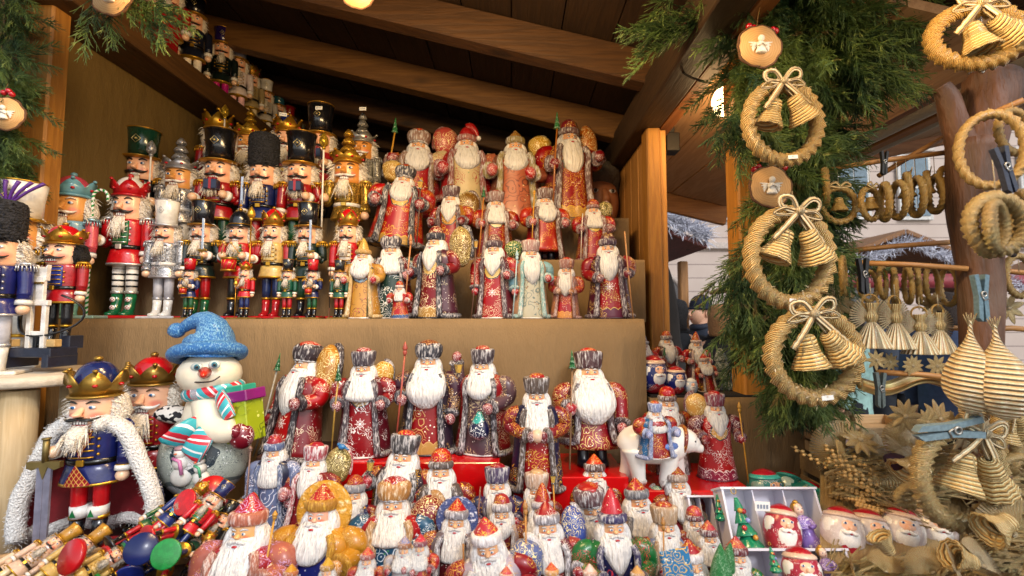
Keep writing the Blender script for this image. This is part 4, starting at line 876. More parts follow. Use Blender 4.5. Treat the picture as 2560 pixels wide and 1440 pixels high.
# big caped king
def ex_cape(root, hp, k, hd):
    B = fuzz('faf8f4', 'e4e0dc')
    cr = [(0, .03, .07, .33, .17), (0, .03, .25, .33, .16), (0, .02, .45, .25, .13), (0, .01, .60, .18, .11), (0, 0, .655, .10, .09)]
    a0 = R(76); c = obj('cape', shell(cr, a0, 2*PI-a0, .006, 36, 4, lambda t, u: 1+.03*math.sin(t*9)*(1-u)), [paint('141a5a', .8, 0, 0)], root)
    cr2 = [(x, y, z, a-.009, b-.009) for x, y, z, a, b in cr]
    obj('cape_lining', shell(cr2, a0, 2*PI-a0, .003, 36, 4, lambda t, u: 1+.03*math.sin(t*9)*(1-u)), [paint('7a0c18', .7, 0, 0)], c)
    path = []
    for s in (1, -1):
        seg = [(s*r[3]*1.0*math.sin(a0), r[1]-r[4]*math.cos(a0)-.01, r[2]) for r in cr]
        seg.append((s*.05, -.085, .652))
        path.append([x[:3] for x in catmull(seg, 5)])
    arc = [(.33*math.sin(a), .03-.17*math.cos(a), .07+.012*math.sin(a*7)) for a in [a0+(2*PI-2*a0)*i/40 for i in range(41)]]
    gs = []
    for p_, rr in ((path[0], .04), (path[1], .04), (arc, .034)):
        gs.append(tube(p_, rr, 10, mod=lambda t, u: 1+.06*math.sin(t*3+u*40)))
        def rf(r, p_=p_, rr=rr):
            q = r.choice(p_); a = r.uniform(0, 2*PI); d = Vector((math.cos(a), math.sin(a)*.8-.2, r.gauss(0, .6))).normalized(); return Vector(q)+d*rr*.85+Vector((r.uniform(-.01, .01), 0, r.uniform(-.02, .02))), d
        gs.append(strands(2600, 'cape'+str(len(gs)), rf, .017, .0013, .4, .5))
    obj('fur_border', gs, B, root)
    # lozenge panels painted on chest and skirt
    s = NT('lozenge_panel'); v = s.coord(); sp = s.n('ShaderNodeSeparateXYZ'); s.t.links.new(v, sp.inputs[0])
    q1 = s.mth('FRACT', s.mth('MULTIPLY', s.mth('ADD', sp.outputs[0], s.mth('MULTIPLY', sp.outputs[2], .7)), 42)); q2 = s.mth('FRACT', s.mth('MULTIPLY', s.mth('SUBTRACT', sp.outputs[0], s.mth('MULTIPLY', sp.outputs[2], .7)), 42))
    m_ = s.mth('MAXIMUM', s.mth('LESS_THAN', q1, .14), s.mth('LESS_THAN', q2, .14)); s.fin(s.mix(m_, rgb('8c1418'), rgb('d8a850')), .35, 0, .3)
    def wrap(poly, rx, ry):
        g = G(); n = len(poly)
        cx = sum(p[0] for p in poly)/n; cz = sum(p[1] for p in poly)/n
        P2 = [(cx, cz)]+[(poly[i][0]*(1-w_)+poly[(i+1) % n][0]*w_, poly[i][1]*(1-w_)+poly[(i+1) % n][1]*w_) for i in range(n) for w_ in (0, .25, .5, .75)]
        for x, z_ in P2: g.v.append((x, -ry*math.sqrt(max(0, 1-(x/rx)**2)), z_)); g.uv.append((0, 0))
        for i in range(1, len(P2)): g.f.append((0, i, i % (len(P2)-1)+1))
        return g
    obj('chest_panel', wrap([(-.045, k*.655), (.05, k*.655), (.045, k*.60), (0, k*.5)], .103, .092), s.m, root)
    obj('skirt_panel', wrap([(-.005, k*.475), (.062, k*.365), (-.07, k*.36)], .125, .102), s.m, root)
    p = hp[-1]; x, y = p.x-.005, p.y-.035
    sw = obj('sword', [prism([(x-.032, p.z-.06), (x-.03, .03), (x, 0.0), (x+.03, .03), (x+.032, p.z-.06)], y-.006, y+.006), box((x, y-.007, .22), (.004, .004, .38))], paint('8c8ca0', .35, .3), root)
    obj('hilt', [prism([(x-.075, p.z-.035), (x-.075, p.z-.065), (x-.05, p.z-.075), (x-.02, p.z-.06), (x, p.z-.12), (x+.02, p.z-.06), (x+.05, p.z-.075), (x+.075, p.z-.065), (x+.075, p.z-.035)], y-.012, y+.012), tube([(x, y, p.z-.04), (x, y, p.z+.075)], .014, 10), tube([(x, y, p.z+.07), (x, y, p.z+.078)], .019, 10)], gold('8c7a4a', .45), sw)
    for s_ in (-1, 1):
        obj('boot_band', [(loft([(s_*.043, 0, k*.175, .044, .044), (s_*.043, 0, k*.235, .046, .046)], 18, 1), 0), (wrap([(s_*.043-.02, k*.185), (s_*.043+.012, k*.185), (s_*.043-.006, k*.225)], .3, .047), 1)], [paint('f0ece6'), paint('14703a')], root)
N('large caped nutcracker king with white fur border and broad sword at lower left', 247, 888, .88, C0-.425, 6, jacket='1a2260', vest='1a2260', trou='c01018', boot='141418', hat='crown', hatc='1a2458', hatb='a8843a', hh=.2, arms=('bent2', 'down'), extra=ex_cape, hs=(1.5, 1.05), wd=1.25, baseb='c01018', epaul=False, mo='14120f', group='big nutcracker kings')
def ex_cow(root, hp, k, hd):
    s = NT('spotted_fur'); v = s.coord(); m_ = s.step(s.noise(v, 26, 1), .5, .54); s.fin(s.mix(m_, rgb('ece6dc'), rgb('16141a')), .7)
    obj('fur_collar', [xf(ball((0, 0, 0), (.11, .075, .05), 20, 12, lambda t, u: 1+.06*math.sin(t*5)), trs((.125, -.02, k*.655), (0, R(12), 0)))], s.m, root)
    obj('cape', shell([(0, .03, .06, .19, .14), (0, .03, .4, .18, .13), (0, .02, k*.64, .17, .11)], R(65), R(295), .006, 24, 3), paint('101430', .8), root)
N('red coated nutcracker king with a spotted fur collar behind the caped king', 387, 880, 1.02, C0-.45, 8, jacket='a01018', trou='161a38', hat='crown', hatc='b8101a', hatb='9a7838', hh=.17, mo='f0ece6', hs=(1.5, 1.15), wd=1.15, extra=ex_cow, baseb=None, group='big nutcracker kings', epaul=False)
# dim nutcracker under the table
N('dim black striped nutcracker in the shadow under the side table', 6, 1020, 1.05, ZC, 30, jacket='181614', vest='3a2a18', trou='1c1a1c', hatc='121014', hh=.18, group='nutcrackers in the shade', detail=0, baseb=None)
# basket with fallen small nutcrackers
def basket(px, py, Y, rx, ry, label, zoff=0):
    p = P(px, py, Y); t = thing('basket', label, 'basket', (p.x, Y, p.z))
    W = wood('b8966a', '7c5c38', 0, 3, .6, False)
    obj('bowl', [shell([(0, 0, -.07, rx*.7, ry*.7), (0, 0, -.03, rx*.9, ry*.9), (0, 0, 0, rx, ry)], 0, 2*PI, .006, 40, 3, lambda t_, u: 1+.012*math.sin(t_*40)), loft([(0, 0, -.07, rx*.7, ry*.7), (0, 0, -.065, rx*.7, ry*.7)], 30, 1)], W, t)
    obj('rim', [tube([(rx*math.sin(a), -ry*math.cos(a), .003+.004*math.sin(a*3+q)) for a in [2*PI*i/50 for i in range(50)]], .007, 8, True, mod=lambda t_, u: 1+.15*math.sin(u*150+t_)) for q in (0, 2)], W, t)
    obj('lining', loft([(0, 0, -.03, rx*.88, ry*.88), (0, 0, -.02, rx*.2, ry*.2)], 30, 1), paint('3a2418', .8), t); return p
basket(430, 1425, .78, .125, .095, 'round woven basket piled with fallen small nutcrackers')
basket(70, 1452, .74, .13, .08, 'woven basket at the lower left corner holding gold hatted nutcrackers')
fall = [(392, 1345, .80, (-60, 80, 0), .12, dict(jacket='b81420', trou='1c2c66', hatc='14161c', baseb='c01018'), 'fallen small nutcracker with its round red base turned to the left'),
 (395, 1300, .82, (-55, 60, 0), .12, dict(jacket='1d5a34', trou='b01420', hatc='1c2c6a', baseb='16161c'), 'fallen green coated small nutcracker with a blue hat at the back of the basket'),
 (445, 1275, .80, (-40, 38, 0), .13, dict(jacket='1c2c6a', vest='4a9ac0', trou='c01420', hatc='b8862f', hat='crown', baseb='1a2a7a'), 'fallen small nutcracker in navy with a gold crown and drumsticks'),
 (500, 1290, .78, (-40, 30, 0), .135, dict(jacket='c01420', vest='1d6a38', trou='1c2c6a', hatc='1a2458', baseb='18703a'), 'fallen red coated small nutcracker in a navy hat at the middle of the basket'),
 (475, 1370, .76, (-70, 200, 0), .12, dict(jacket='14503a', trou='1c2c6a', hatc='b01420', baseb='1c8a3c'), 'fallen green coated small nutcracker lying feet up at the basket front'),
 (540, 1265, .85, (-60, 150, 0), .12, dict(jacket='b01420', trou='14503a', hatc='14161c', baseb='c81018'), 'fallen small nutcracker with its red base turned up at the back right of the basket'),
 (420, 1405, .75, (-60, -70, 0), .12, dict(jacket='1a2458', trou='b01420', hatc='c01420', baseb='1a2a7a'), 'fallen navy coated small nutcracker at the lower front of the basket'),
 (530, 1340, .80, (-45, 15, 0), .13, dict(jacket='181818', trou='c01420', hatc='14161c', baseb='c01018'), 'fallen dark coated small nutcracker at the right rim of the basket'),
 (165, 1400, .74, (-50, 40, 0), .13, dict(jacket='c8a860', trou='d8c080', hatc='b8862f', baseb='c8a860'), 'fallen gold hatted nutcracker beside the big round red base'),
 (85, 1395, .74, (-50, 45, 0), .13, dict(jacket='d8b8a0', trou='e0c8a0', hatc='b8862f', baseb='c8a860'), 'fallen pink and gold nutcracker at the lower left corner')]
fall += [(350, 1372, .79, (-60, -60, 0), .115, dict(jacket='14503a', trou='b01420', hatc='1c2c6a', baseb='1a2a7a'), 'fallen green coated nutcracker at the left rim of the middle basket'),
 (372, 1400, .76, (-55, 70, 0), .11, dict(jacket='1c2c6a', trou='c01420', hatc='b01420', baseb='1c8a3c'), 'fallen navy coated nutcracker in a red hat at the lower left of the middle basket'),
 (510, 1400, .74, (-50, -30, 0), .11, dict(jacket='b01420', trou='1c2c6a', hatc='b8862f', hat='crown', baseb='c01018'), 'fallen red coated nutcracker with a tiny gold crown at the basket front'),
 (570, 1290, .84, (-50, 55, 0), .115, dict(jacket='14503a', trou='b01420', hatc='c01420', baseb='16161c'), 'fallen green coated nutcracker with a red hat under the snowman belly'),
 (430, 1320, .79, (-50, 62, 0), .11, dict(jacket='c01420', trou='14503a', hatc='14161c', baseb='18703a'), 'fallen red coated nutcracker with a black hat in the middle of the heap'),
 (470, 1320, .77, (-65, 110, 0), .11, dict(jacket='181c2c', trou='c01420', hatc='c01420', baseb='c01018'), 'fallen dark nutcracker lying crosswise in the middle of the heap'),
 (30, 1420, .74, (-50, 50, 0), .13, dict(jacket='e0c0a0', trou='e8d0a8', hatc='b8862f', baseb='c8a860'), 'fallen pale gold nutcracker cut off by the lower left corner'),
 (240, 1420, .72, (-55, 60, 0), .12, dict(jacket='c8a860', trou='d8b890', hatc='b8862f', baseb='c8a860'), 'fallen gold coated nutcracker right of the big red base')]
for px, py, Y, ro, h, kw, lab in fall:
    p = P(px, py, Y); M_ = Matrix.Translation(p) @ (__import__('mathutils').Euler([R(a) for a in ro]).to_matrix().to_4x4()) @ Matrix.Translation((0, 0, -h*.55))
    hat = kw.pop('hat', 'shako'); bb = kw.pop('baseb')
    def rb(root, hp, k, hd, bb=bb): obj('round_base', loft([(0, 0, -.02, .16, .16), (0, 0, -.016, .17, .17), (0, 0, .012, .17, .17), (0, 0, .016, .16, .16)], 28, 1), paint(bb, .35, 0, .3), root)
    N(lab, 0, 0, 0, 0, pose=(M_.to_translation(), tuple(R(a) for a in ro), h), hat=hat, hatb='b8862f', hh=.18, baseb=None, extra=rb, group='fallen small nutcrackers', **kw)
for px, py, Y, r, c, ro, lab in [(180, 1392, .70, .023, 'c01018', (70, 0, -20), 'big round red wooden base lying on its edge at the left basket'), (353, 1372, .70, .021, '16245c', (65, 0, 15), 'round navy wooden base tipped up in the middle basket'), (528, 1228, .86, .026, 'c81018', (60, 0, 25), 'round bright red wooden base below the snowman')]:
    tag(obj('wooden_disc', [xf(loft([(0, 0, -.004, r, r), (0, 0, -.002, r*1.04, r*1.04), (0, 0, .002, r*1.04, r*1.04), (0, 0, .004, r, r)], 30, 1), trs((0, 0, 0), (0, 0, 0)))], paint(c, .35, 0, .3), None, P(px, py, Y), 1, tuple(R(a) for a in ro)), lab, 'wooden disc')
# ------------------------------------------------------------------ the carved santas
S = santa
D1, D2, D3 = '3a2c34', '4a2e34', '2e3040'
Z2f = Z2
S('small crowned santa holding a snowy green tree at the left of the top row', 1040, 323, 1.64, Z2, 10, robe='b01822', fur='8a6a5c', coat='8a2a30', hat='split', hatc='c8403c', beard='round', staff=(-1, 'tree', 'c89030', .86), hands=('up', 'mid'), scale=12, wd=1.20)
S('santa with drooping red hat and a big rose patterned sack on his shoulder', 1165, 318, 1.64, Z2, 8, robe='d8c498', orn='a8342c', dots='7a9a5a', coat='b0141e', hat='droop', hatc='b0141e', fur='8a4a44', beard='round', sack=(-.22, .86, .13, .15), sackc='c05a50', hands=('mid', 'mid'), mitt='b8141e', wd=1.29, hatfur='9a5a54', scale=10, short=True)
S('santa whose salmon robe is painted with a village and a round yellow landscape sack', 1288, 326, 1.64, Z2, 4, robe='c87a58', orn='7a4030', dots='e8d0a0', coat='8a5a44', hat='peak', hatc='b89040', fur='9a8a58', beard='round', sack=(.27, .84, .13, .13), sackc='c8a030', hands=('mid', 'front'), mitt='c01a14', wd=1.34, scale=7, hatfur='8a7a48')
S('tall brocade santa with a high hooded sack at the right end of the top row', 1420, 300, 1.64, Z2, 10, robe='a01018', bib='d8a020', coat='7a2a30', fur='6a4a4a', hat='dome', hatc='8a2a34', beard='long', sack=(.23, .80, .095, .20), sackc='c87a28', staff=(-1, 'tree', 'b06a28', .80), hands=('mid', 'up'), mitt='8a1420', hem='b88a40', scale=15, dens=.9, wd=1.15)
S('stout red santa carrying a gold patterned bag, leaning left above the step', 992, 410, 1.46, Z1+.05, -6, robe='b8101a', bib='c89a38', coat='b01420', fur='2e2c38', hat='split', hatc='a81420', beard='round', sack=(-.16, .92, .14, .13), sackc='c0963c', wd=1.35, hem='a8843c', hands=('mid', 'mid'), mitt='9a1824', tilt=(0, 6), staff=(1, 'lantern', '6a5040', .72))
S('gold and brown santa with a dark round sack on his back, middle step', 1130, 462, 1.46, Z1, -14, robe='a8101a', bib='b88428', coat='b07a24', fur='5a3c40', hat='papakha', hatc='8a2a34', beard='point', sack=(.2, .72, .15, .2), sackc='8a6420', mitt='8a1420', wd=1.05, orn='e0b040')
S('slim santa with cream gold apron and a tree topped stick', 1238, 476, 1.46, Z1, 2, robe='a8101c', bib='e0cc98', coat='8a2430', fur='8a6a64', hat='papakha', hatc='a8202c', beard='fan', staff=(-1, 'tree', 'c88030', .84), hands=('mid', 'mid'), mitt='a8141e', wd=1.12)
S('santa in black boots and orange flame robe leaning on a yellow stick', 1362, 468, 1.46, Z1, 2, robe='c03418', orn='e8b040', dots='f0c860', coat='8a1420', fur='6a4c44', hat='papakha', hatc='b04028', beard='round', boots=True, staff=(-1, 'orb', 'd8a030', .84), hands=('mid', 'mid'), mitt='b01420', wd=1.15)
S('santa with a white birch stick at the right end of the middle step', 1484, 497, 1.46, Z1, -8, robe='b0142a', bib='d8b858', coat='8a3038', fur='8a5a58', hat='dome', hatc='a83038', beard='fan', sack=(.2, .84, .12, .13), sackc='7a7040', staff=(-1, 'plain', 'e8e0d4', .72), mitt='8a1824', wd=1.15)
# front santas of the upper display
S('nativity santa in gold with a stacked cone hat and painted holy family', 910, 606, 1.235, Z0, 0, robe='c89a48', orn='7a4a20', dots='b02058', bib='8aa8b8', coat='b88a38', fur='c8a870', furl='f0e4c8', light=.3, hat='cone', hatc='d8b860', hatfur='b89050', beard='round', mitt='a8142a', scale=9)
S('santa in green and navy with a pine tree painted below his pointed beard', 985, 586, 1.27, Z0, 4, robe='24443c', orn='e8ece8', coat='7a1420', fur='3a3440', hat='split', hatc='b01820', beard='fan', wd=1.1, light=.6, scale=10, staff=(-1, 'lantern', '5a6a50', .55), mitt='a81828')
S('tiny red santa with arms by his side in front of the green and navy one', 1001, 702, 1.20, Z0, 0, robe='b0101a', orn='c89a38', coat='b0101a', fur='d8c0b0', hat='dome', hatc='b0101a', beard='square', hem='2a4a80', coaton=False, hs=1.3, light=.9, wd=1.2, face='e8a880')
S('large dark coated santa with faceted beard and a navy gold sack, facing left', 1092, 564, 1.24, Z0, -24, robe='8a0e1c', bib='c8a458', coat='5a2a3c', fur='2a2a38', light=.45, hat='brim', hatc='8a1c28', beard='point', sack=(.27, .76, .13, .22), sackc='8a7038', hem='a8803a', wd=1.05, mitt='8a1c2c', staff=(-1, 'spear', 'c08050', .78), orn='f0dcb0', scale=11)
S('santa with white snowflake on red robe holding a lantern pole, facing left', 1238, 585, 1.24, Z0, -16, robe='b00e18', orn='d8c8a8', bib='c8a858', coat='6a2030', fur='4a3440', hat='brim', hatc='7a4048', beard='point', flake=.30, staff=(-1, 'lantern', '6a4c3c', .88), hands=('low', 'mid'), mitt='a8142c', sack=(.22, .82, .11, .1), sackc='1c6a2c')
S('pastel blue santa with a winter village on his robe and a pale blue staff', 1325, 596, 1.24, Z0, 2, robe='c8c4b0', orn='6a7a78', dots='8a6a48', bib='6ab0b8', coat='c8a080', fur='8ab8b8', furl='f0ece4', hat='papakha', hatc='b01420', hatfur='b08a84', beard='long', staff=(-1, 'spear', 'a8c8d0', .72), hands=('low', 'mid'), mitt='b0101e', sleeve='8ab4bc', scale=7)
S('small santa with teal collar and a blue tipped staff', 1412, 644, 1.235, Z0, -6, robe='b00e1a', orn='d8983c', coat='a8786c', fur='9a6a60', furl='e0c8c0', hat='papakha', hatc='b8202c', beard='long', bib='187a6c', staff=(1, 'spear', 'a06a48', .82), hands=('front', 'front'), mitt='b07838', hem='c08038', sleeve='a8182c', hs=1.1)
S('purple trimmed santa with a large white snowflake, right end of the front row', 1522, 580, 1.24, Z0, 2, robe='a80c18', orn='c8a858', coat='5a2038', fur='4a3044', hat='brim', hatc='6a3c48', beard='long', flake=.36, staff=(1, 'plain', 'c08a58', .96), hands=('front', 'mid'), mitt='7a2438', hem='5a1838', sleeve='980f1e', wd=1.05)
# lower display, the big ones
t = thing('plain_box', 'dark brown box under the big santa beside the snowman', 'box', (-.47, 1.1, ZC)); obj('box', box((0, 0, .075), (.18, .13, .15), .003), paint('3a2420', .6), t); obj('lid', box((0, 0, .158), (.186, .136, .018), .003), paint('4a2e28', .6), t)
S('tall santa facing left with a high gold sack and a green tree, beside the snowman', 735, 851, 1.08, C0-.323, -30, robe='b8101a', bib='b08038', coat='8a1420', fur='2c2028', light=.4, hat='split', hatc='c0301c', beard='long', sack=(.19, .76, .125, .225), sackc='b8862f', flake=.3, staff=(-1, 'tree', '9a9488', .72), hands=('low', 'mid'), mitt='8a1428', wd=1.1, orn='f0e0c0', hs=1.1, scale=11)
S('santa with a big white snowflake, gold sack and small tree staff on the red box', 915, 869, 1.06, ZB1, 3, robe='980e1e', bib='a08050', orn='e8e4e0', coat='6a1428', fur='4a4048', hat='papakha', hatc='a82028', beard='fan', flake=.31, sack=(.17, .74, .1, .12), sackc='c8982f', staff=(-1, 'tree', 'b08a3c', .72), hands=('mid', 'mid'), mitt='8c1830', wd=1.05)
S('tallest red santa with long white beard and a red spear staff in the lower row', 1068, 849, 1.08, ZB1, 2, robe='a00c18', orn='c8a060', bib='b09048', coat='3c3040', fur='2a2c38', light=.5, hat='split', hatc='7a3020', beard='big', staff=(-1, 'spear', 'a84a38', .88), hands=('mid', 'low'), mitt='8c1428', hem='b08a48', wd=1.05, sleeve='4a2038', dens=.8, scale=9)
S('santa raising a painted lantern and holding a teal and navy pouch', 1208, 864, 1.08, ZB1, -6, robe='6a5058', orn='c8b088', coat='980e20', fur='3c3038', hat='papakha', hatc='b02824', beard='round', hands=('high', 'front'), mitt='980f24', wd=1.1, light=.6,
  extra=lambda root, hp, kz, nk, hs: (obj('pouch', [(loft([(.02, -.19, .16, .03, .02), (.02, -.2, .2, .085, .06), (.02, -.2, .27, .092, .062), (.02, -.19, .35, .05, .04), (.02, -.185, .41, .02, .02)], 22, 4), 0)], ornate('1e2050', 'e8ecf0', 'e8ecf0', 16., .7, bib='2a9a90', bibz=.38, bibr=.09), root), obj('lantern', [(xf(loft([(0, 0, -.05, .022, .022), (0, 0, .03, .042, .042)], 6, 1, smooth=False), trs((-.21, -.1, .80))), 0), (xf(loft([(0, 0, .03, .05, .05), (0, 0, .06, .01, .01)], 6, 1, smooth=False), trs((-.21, -.1, .80))), 1)], [ornate('e8c060', '20160c', 'b01810', 30., .9), furpaint('2a2428', 'e0dcd8', .5)], root)))
S('robed santa with a brown fur shoulder cape holding a pale round ball', 1342, 933, .99, C0-.355, 2, robe='b01420', orn='d8a838', coat='1a1e48', fur='5a4c44', light=.45, hat='papakha', hatc='a81420', beard='square', hands=('cross', 'cross'), mitt='7a1828', sleeve='8a1428', wd=1.0,
  extra=lambda root, hp, kz, nk, hs: (obj('shoulder_cape', shell([(0, 0, .42, .19, .15), (0, 0, .55, .18, .135), (0, 0, .66, .14, .105), (0, 0, .73, .07, .06)], R(30), R(330), .014, 28, 3, lambda t, u: 1+.03*math.sin(t*7)), furpaint('6a5a48', 'd0c8b8', .45), root), obj('ball', ball((0, -.2, .50), .055, 18, 12), paint('e8c4a8', .35), root)))
S('big bearded santa with black boots, blue sash and a tree topped spear', 1478, 869, 1.05, ZB2, 2, robe='980f24', orn='d8c070', bib='b0a058', coat='5a2028', fur='4a3034', light=.5, hat='papakha', hatc='c02c20', hatfur='4a2c30', beard='big', boots=True, short=True, staff=(-1, 'tree', '8a6a4c', .80), hands=('mid', 'low'), mitt='a80f28', wd=1.15, hs=1.12, hem='c8c4d0', dens=.8, scale=12)
S('santa in brown fur coat standing behind the polar bear', 1668, 964, 1.08, C0-.36, -4, robe='a0101c', coat='7a4a44', fur='6a4c44', hat='dome', hatc='c01018', beard='long', light=.6, mitt='8a1824')
S('red santa with gold apron, white lace hem and a yellow staff beside the bear', 1787, 977, 1.03, ZB3, 0, robe='b80e18', orn='e8d8d0', bib='c89a48', coat='7a1828', fur='6a2c3c', hat='papakha', hatc='b81820', hatfur='8a3c4c', beard='point', sack=(-.19, .82, .13, .14), sackc='d8a858', staff=(1, 'spear', 'c8922c', .80), hands=('mid', 'mid'), mitt='980f24', wd=1.1, hem='8a1438', coaton=False, sleeve='7a2c3c')
# crowd in front
S('blue robed santa with a troika painted on his robe, beside the snowman', 690, 1084, .90, C0-.40, 4, robe='7a86a8', orn='e8e8f4', dots='8a4a28', coat='2a3250', fur='5a6a90', furl='e8ecf4', hat='brim', hatc='a8182c', beard='square', staff=(-1, 'orb', '7a5c50', .86), hands=('low', 'low'), mitt='a8102c', scale=6, dens=.9)
S('santa with a plaid sack topped by a blue bird', 768, 1112, .88, C0-.41, 4, robe='8a1828', coat='8a1828', fur='a8404c', furl='f4ecec', light=.8, hat='papakha', hatc='b02438', beard='long', sack=(.24, .76, .14, .19), sackc='8a7a48', mitt='a01830', hs=1.25, wd=1.1,
  extra=lambda root, hp, kz, nk, hs: obj('bird', [ball((.28, .0, .96), (.045, .03, .03), 12, 8), ball((.245, -.01, .985), .02, 10, 6), tube([(.31, 0, .955), (.36, 0, .93)], [.018, .008], 6)], paint('2a70a8'), root))
S('grinning santa with a painted lantern raised on the left, in front of the red boxes', 985, 1082, .93, C0-.46, 0, robe='8a1424', coat='3a2430', fur='3c3a3c', light=.65, hat='papakha', hatc='b8182c', beard='fan', hs=1.3, hands=('up', 'low'), staff=(-1, 'lantern', '6a1c28', .72), wd=1.15, mitt='a81430')
S('round hatted santa with grey fur shoulders and a pointed beard before the red box', 1098, 1127, .92, ZC, 0, robe='8a1420', coat='6a605c', fur='5a4e4a', light=.5, hat='dome', hatc='c0101c', beard='long', hs=1.35, mitt='98142c', wd=1.15)
S('narrow grey hatted santa with long hair by the left end of the red box', 878, 1195, .88, ZC, 0, robe='8a1420', coat='2a3468', fur='8a8a90', light=.6, hat='brim', hatc='a82030', beard='long', hs=1.3, mitt='98142c')
S('large santa with a huge brown fur hat and two red mittens', 975, 1202, .80, ZC, 4, robe='2a6080', orn='e8f0f4', dots='3a8a50', coat='b01420', fur='b88850', furl='f4e0c0', light=.45, hat='split', hatc='b01424', hatfur='b07a3c', beard='fan', hands=('front', 'front'), mitt='b00f20', hs=1.45, wd=1.35, sack=(.32, .62, .16, .2), sackc='8a1424', scale=8, bc='ece4da', face='e8b080')
S('golden hooded santa in a blue reindeer robe holding a gold staff', 788, 1222, .74, ZC, 0, robe='1c2c80', orn='c8a04c', dots='e8ecf8', coat='c8922c', fur='b8801f', furl='e8b848', light=.5, hat='peak', hatc='b81428', hatfur='a87420', beard='round', hands=('mid', 'mid'), mitt='c8902c', staff=(-1, 'orb', 'c8902c', .80), sleeve='c8922c', hs=1.45, wd=1.35, halo=('c8901f', 1.15), scale=8, face='e8a888')
S('broad santa with a peach fur hat and very wide white beard at the front left', 605, 1247, .71, ZC, 0, robe='b87060', orn='c8a0d0', dots='e8c060', coat='a81428', fur='b06a54', furl='f0d8cc', light=.55, hat='peak', hatc='b81430', hatfur='b0644c', beard='fan', hs=1.8, wd=1.45, hands=('low', 'mid'), scale=8, mitt='98102c', face='e0a868')
S('santa with a blue starry sack behind his head and a wooden stick', 1130, 1257, .77, ZC, 0, robe='6a1020', coat='7a7078', fur='8a8488', furl='f0ecf0', light=.6, hat='peak', hatc='b81020', beard='square', halo=('3a4a80', 1.05), hs=1.3, wd=1.2, staff=(1, 'plain', 'b8803c', .66), mitt='4a2028', sleeve='8a1c30', hands=('mid', 'front'))
S('santa with a purple fur hat and a grey bobble leaning over two others', 1243, 1167, .90, ZC, 4, robe='1c2458', coat='4a3a68', fur='4a3c5c', light=.6, hat='papakha', hatc='a81830', beard='long', hs=1.3, mitt='b0142c', staff=(-1, 'plain', '7a4a3c', .8))
S('small plain hatted santa squeezed between two larger ones', 1256, 1243, .82, ZC, 0, robe='7a1828', coat='b8a8a8', fur='a09898', furl='f4f0f0', light=.7, hat='brim', hatc='a83038', beard='short', hs=1.3, mitt='98142c')
S('white hatted santa with a wide scalloped beard and a blue grey sack', 1248, 1287, .70, ZC, 6, robe='98142a', coat='b8b0c0', fur='d8d0cc', furl='f8f4f2', light=.9, hat='peak', hatc='c03040', beard='fan', sack=(.3, .56, .15, .17), sackc='6a78a8', hs=1.5, wd=1.3, tilt=(0, -8), mitt='a01428')
S('santa with a beige fur hat and a yellow lantern pole against the red box', 1340, 1182, .90, ZC, 0, robe='8a1020', coat='8a1020', fur='c8a88c', furl='f4e8dc', light=.5, hat='papakha', hatc='c8a880', hatfur='c8a890', beard='point', staff=(1, 'lantern', 'c88a2c', .94), hs=1.35, mitt='a01828')
S('small santa in a striped blue and gold cap behind the stick bearer', 1352, 1233, .83, ZC, -8, robe='6a1424', coat='c0a8a4', fur='b8b0b4', light=.6, hat='cone', hatc='b01c20', beard='fan', hs=1.2, orn='e0a828', mitt='98142c')
S('long bearded santa with a flower on his cap, blue sack and long wooden stick', 1382, 1264, .73, ZC, 0, robe='a84038', orn='e8dcd0', coat='7a3040', fur='8a8488', furl='f0ecf0', light=.7, hat='peak', hatc='a81020', beard='square', sack=(.25, .72, .11, .2), sackc='4a60a8', staff=(-1, 'spear', 'b8803c', .95), hs=1.3, wd=1.15, mitt='98142c')
S('santa in an orange topped brown fur hat just below the black boots', 1490, 1141, .96, ZC, 0, robe='7a1420', coat='5a4440', fur='5a3c34', light=.6, hat='peak', hatc='d04020', beard='long', hs=1.3)
S('santa with a lopsided purple brown hat and a gold bell', 1490, 1203, .84, ZC, 8, robe='8a1020', coat='6a5050', fur='5a4048', light=.5, hat='split', hatc='b8201c', hatfur='6a4c50', beard='long', hs=1.5, wd=1.25, tilt=(0, -8), mitt='b07838', staff=(-1, 'plain', '98142c', .6),
  extra=lambda root, hp, kz, nk, hs: obj('bell', loft([(-.2, -.16, .38, .034, .034), (-.2, -.16, .4, .026, .026), (-.2, -.16, .43, .02, .02), (-.2, -.16, .45, .004, .004)], 14, 2), gold('d8a830', .2), root))
S('santa in a tall scalloped red cone hat with a green coat', 1541, 1256, .72, ZC, 0, robe='1c2458', orn='c83040', coat='187a40', fur='3a3460', light=.55, hat='cone', hatc='c01428', beard='point', hs=1.4, wd=1.2, mitt='a81430', sleeve='187a40', hands=('front', 'front'))
S('broad faced santa in a grey ribbed hat with a white pattern on its red peak', 1606, 1202, .86, ZC, 0, robe='2c3050', coat='3a3c54', fur='6a6a70', furl='b8b8bc', light=.6, hat='peak', hatc='b01028', beard='fan', hs=1.6, wd=1.25, face='e0a070')
S('santa with a beige hat and a sage green leaf sack in front of the bear', 1703, 1168, .93, ZC, 2, robe='8a1424', coat='8a1424', fur='a08878', furl='e8dcd4', light=.5, hat='peak', hatc='a82018', beard='long', hs=1.35, mitt='6a9a84', sack=(-.22, .66, .09, .09), sackc='7aa08c')
S('santa with a tan fur hat carrying two wooden spears', 1668, 1267, .76, ZC, 2, robe='8a1020', coat='7a8ab0', fur='b89878', furl='f0e0cc', light=.4, hat='papakha', hatc='b04028', beard='long', hs=1.35, staff=(-1, 'spear', 'b07a38', .80), hands=('front', 'low'), mitt='98102c')
S('small santa with a red brown cap at the left of the ornament boxes', 1742, 1272, .80, ZC+.03, 0, robe='8a1828', coat='b04a44', fur='6a3038', light=.6, hat='dome', hatc='c04050', beard='fan', hs=1.5)
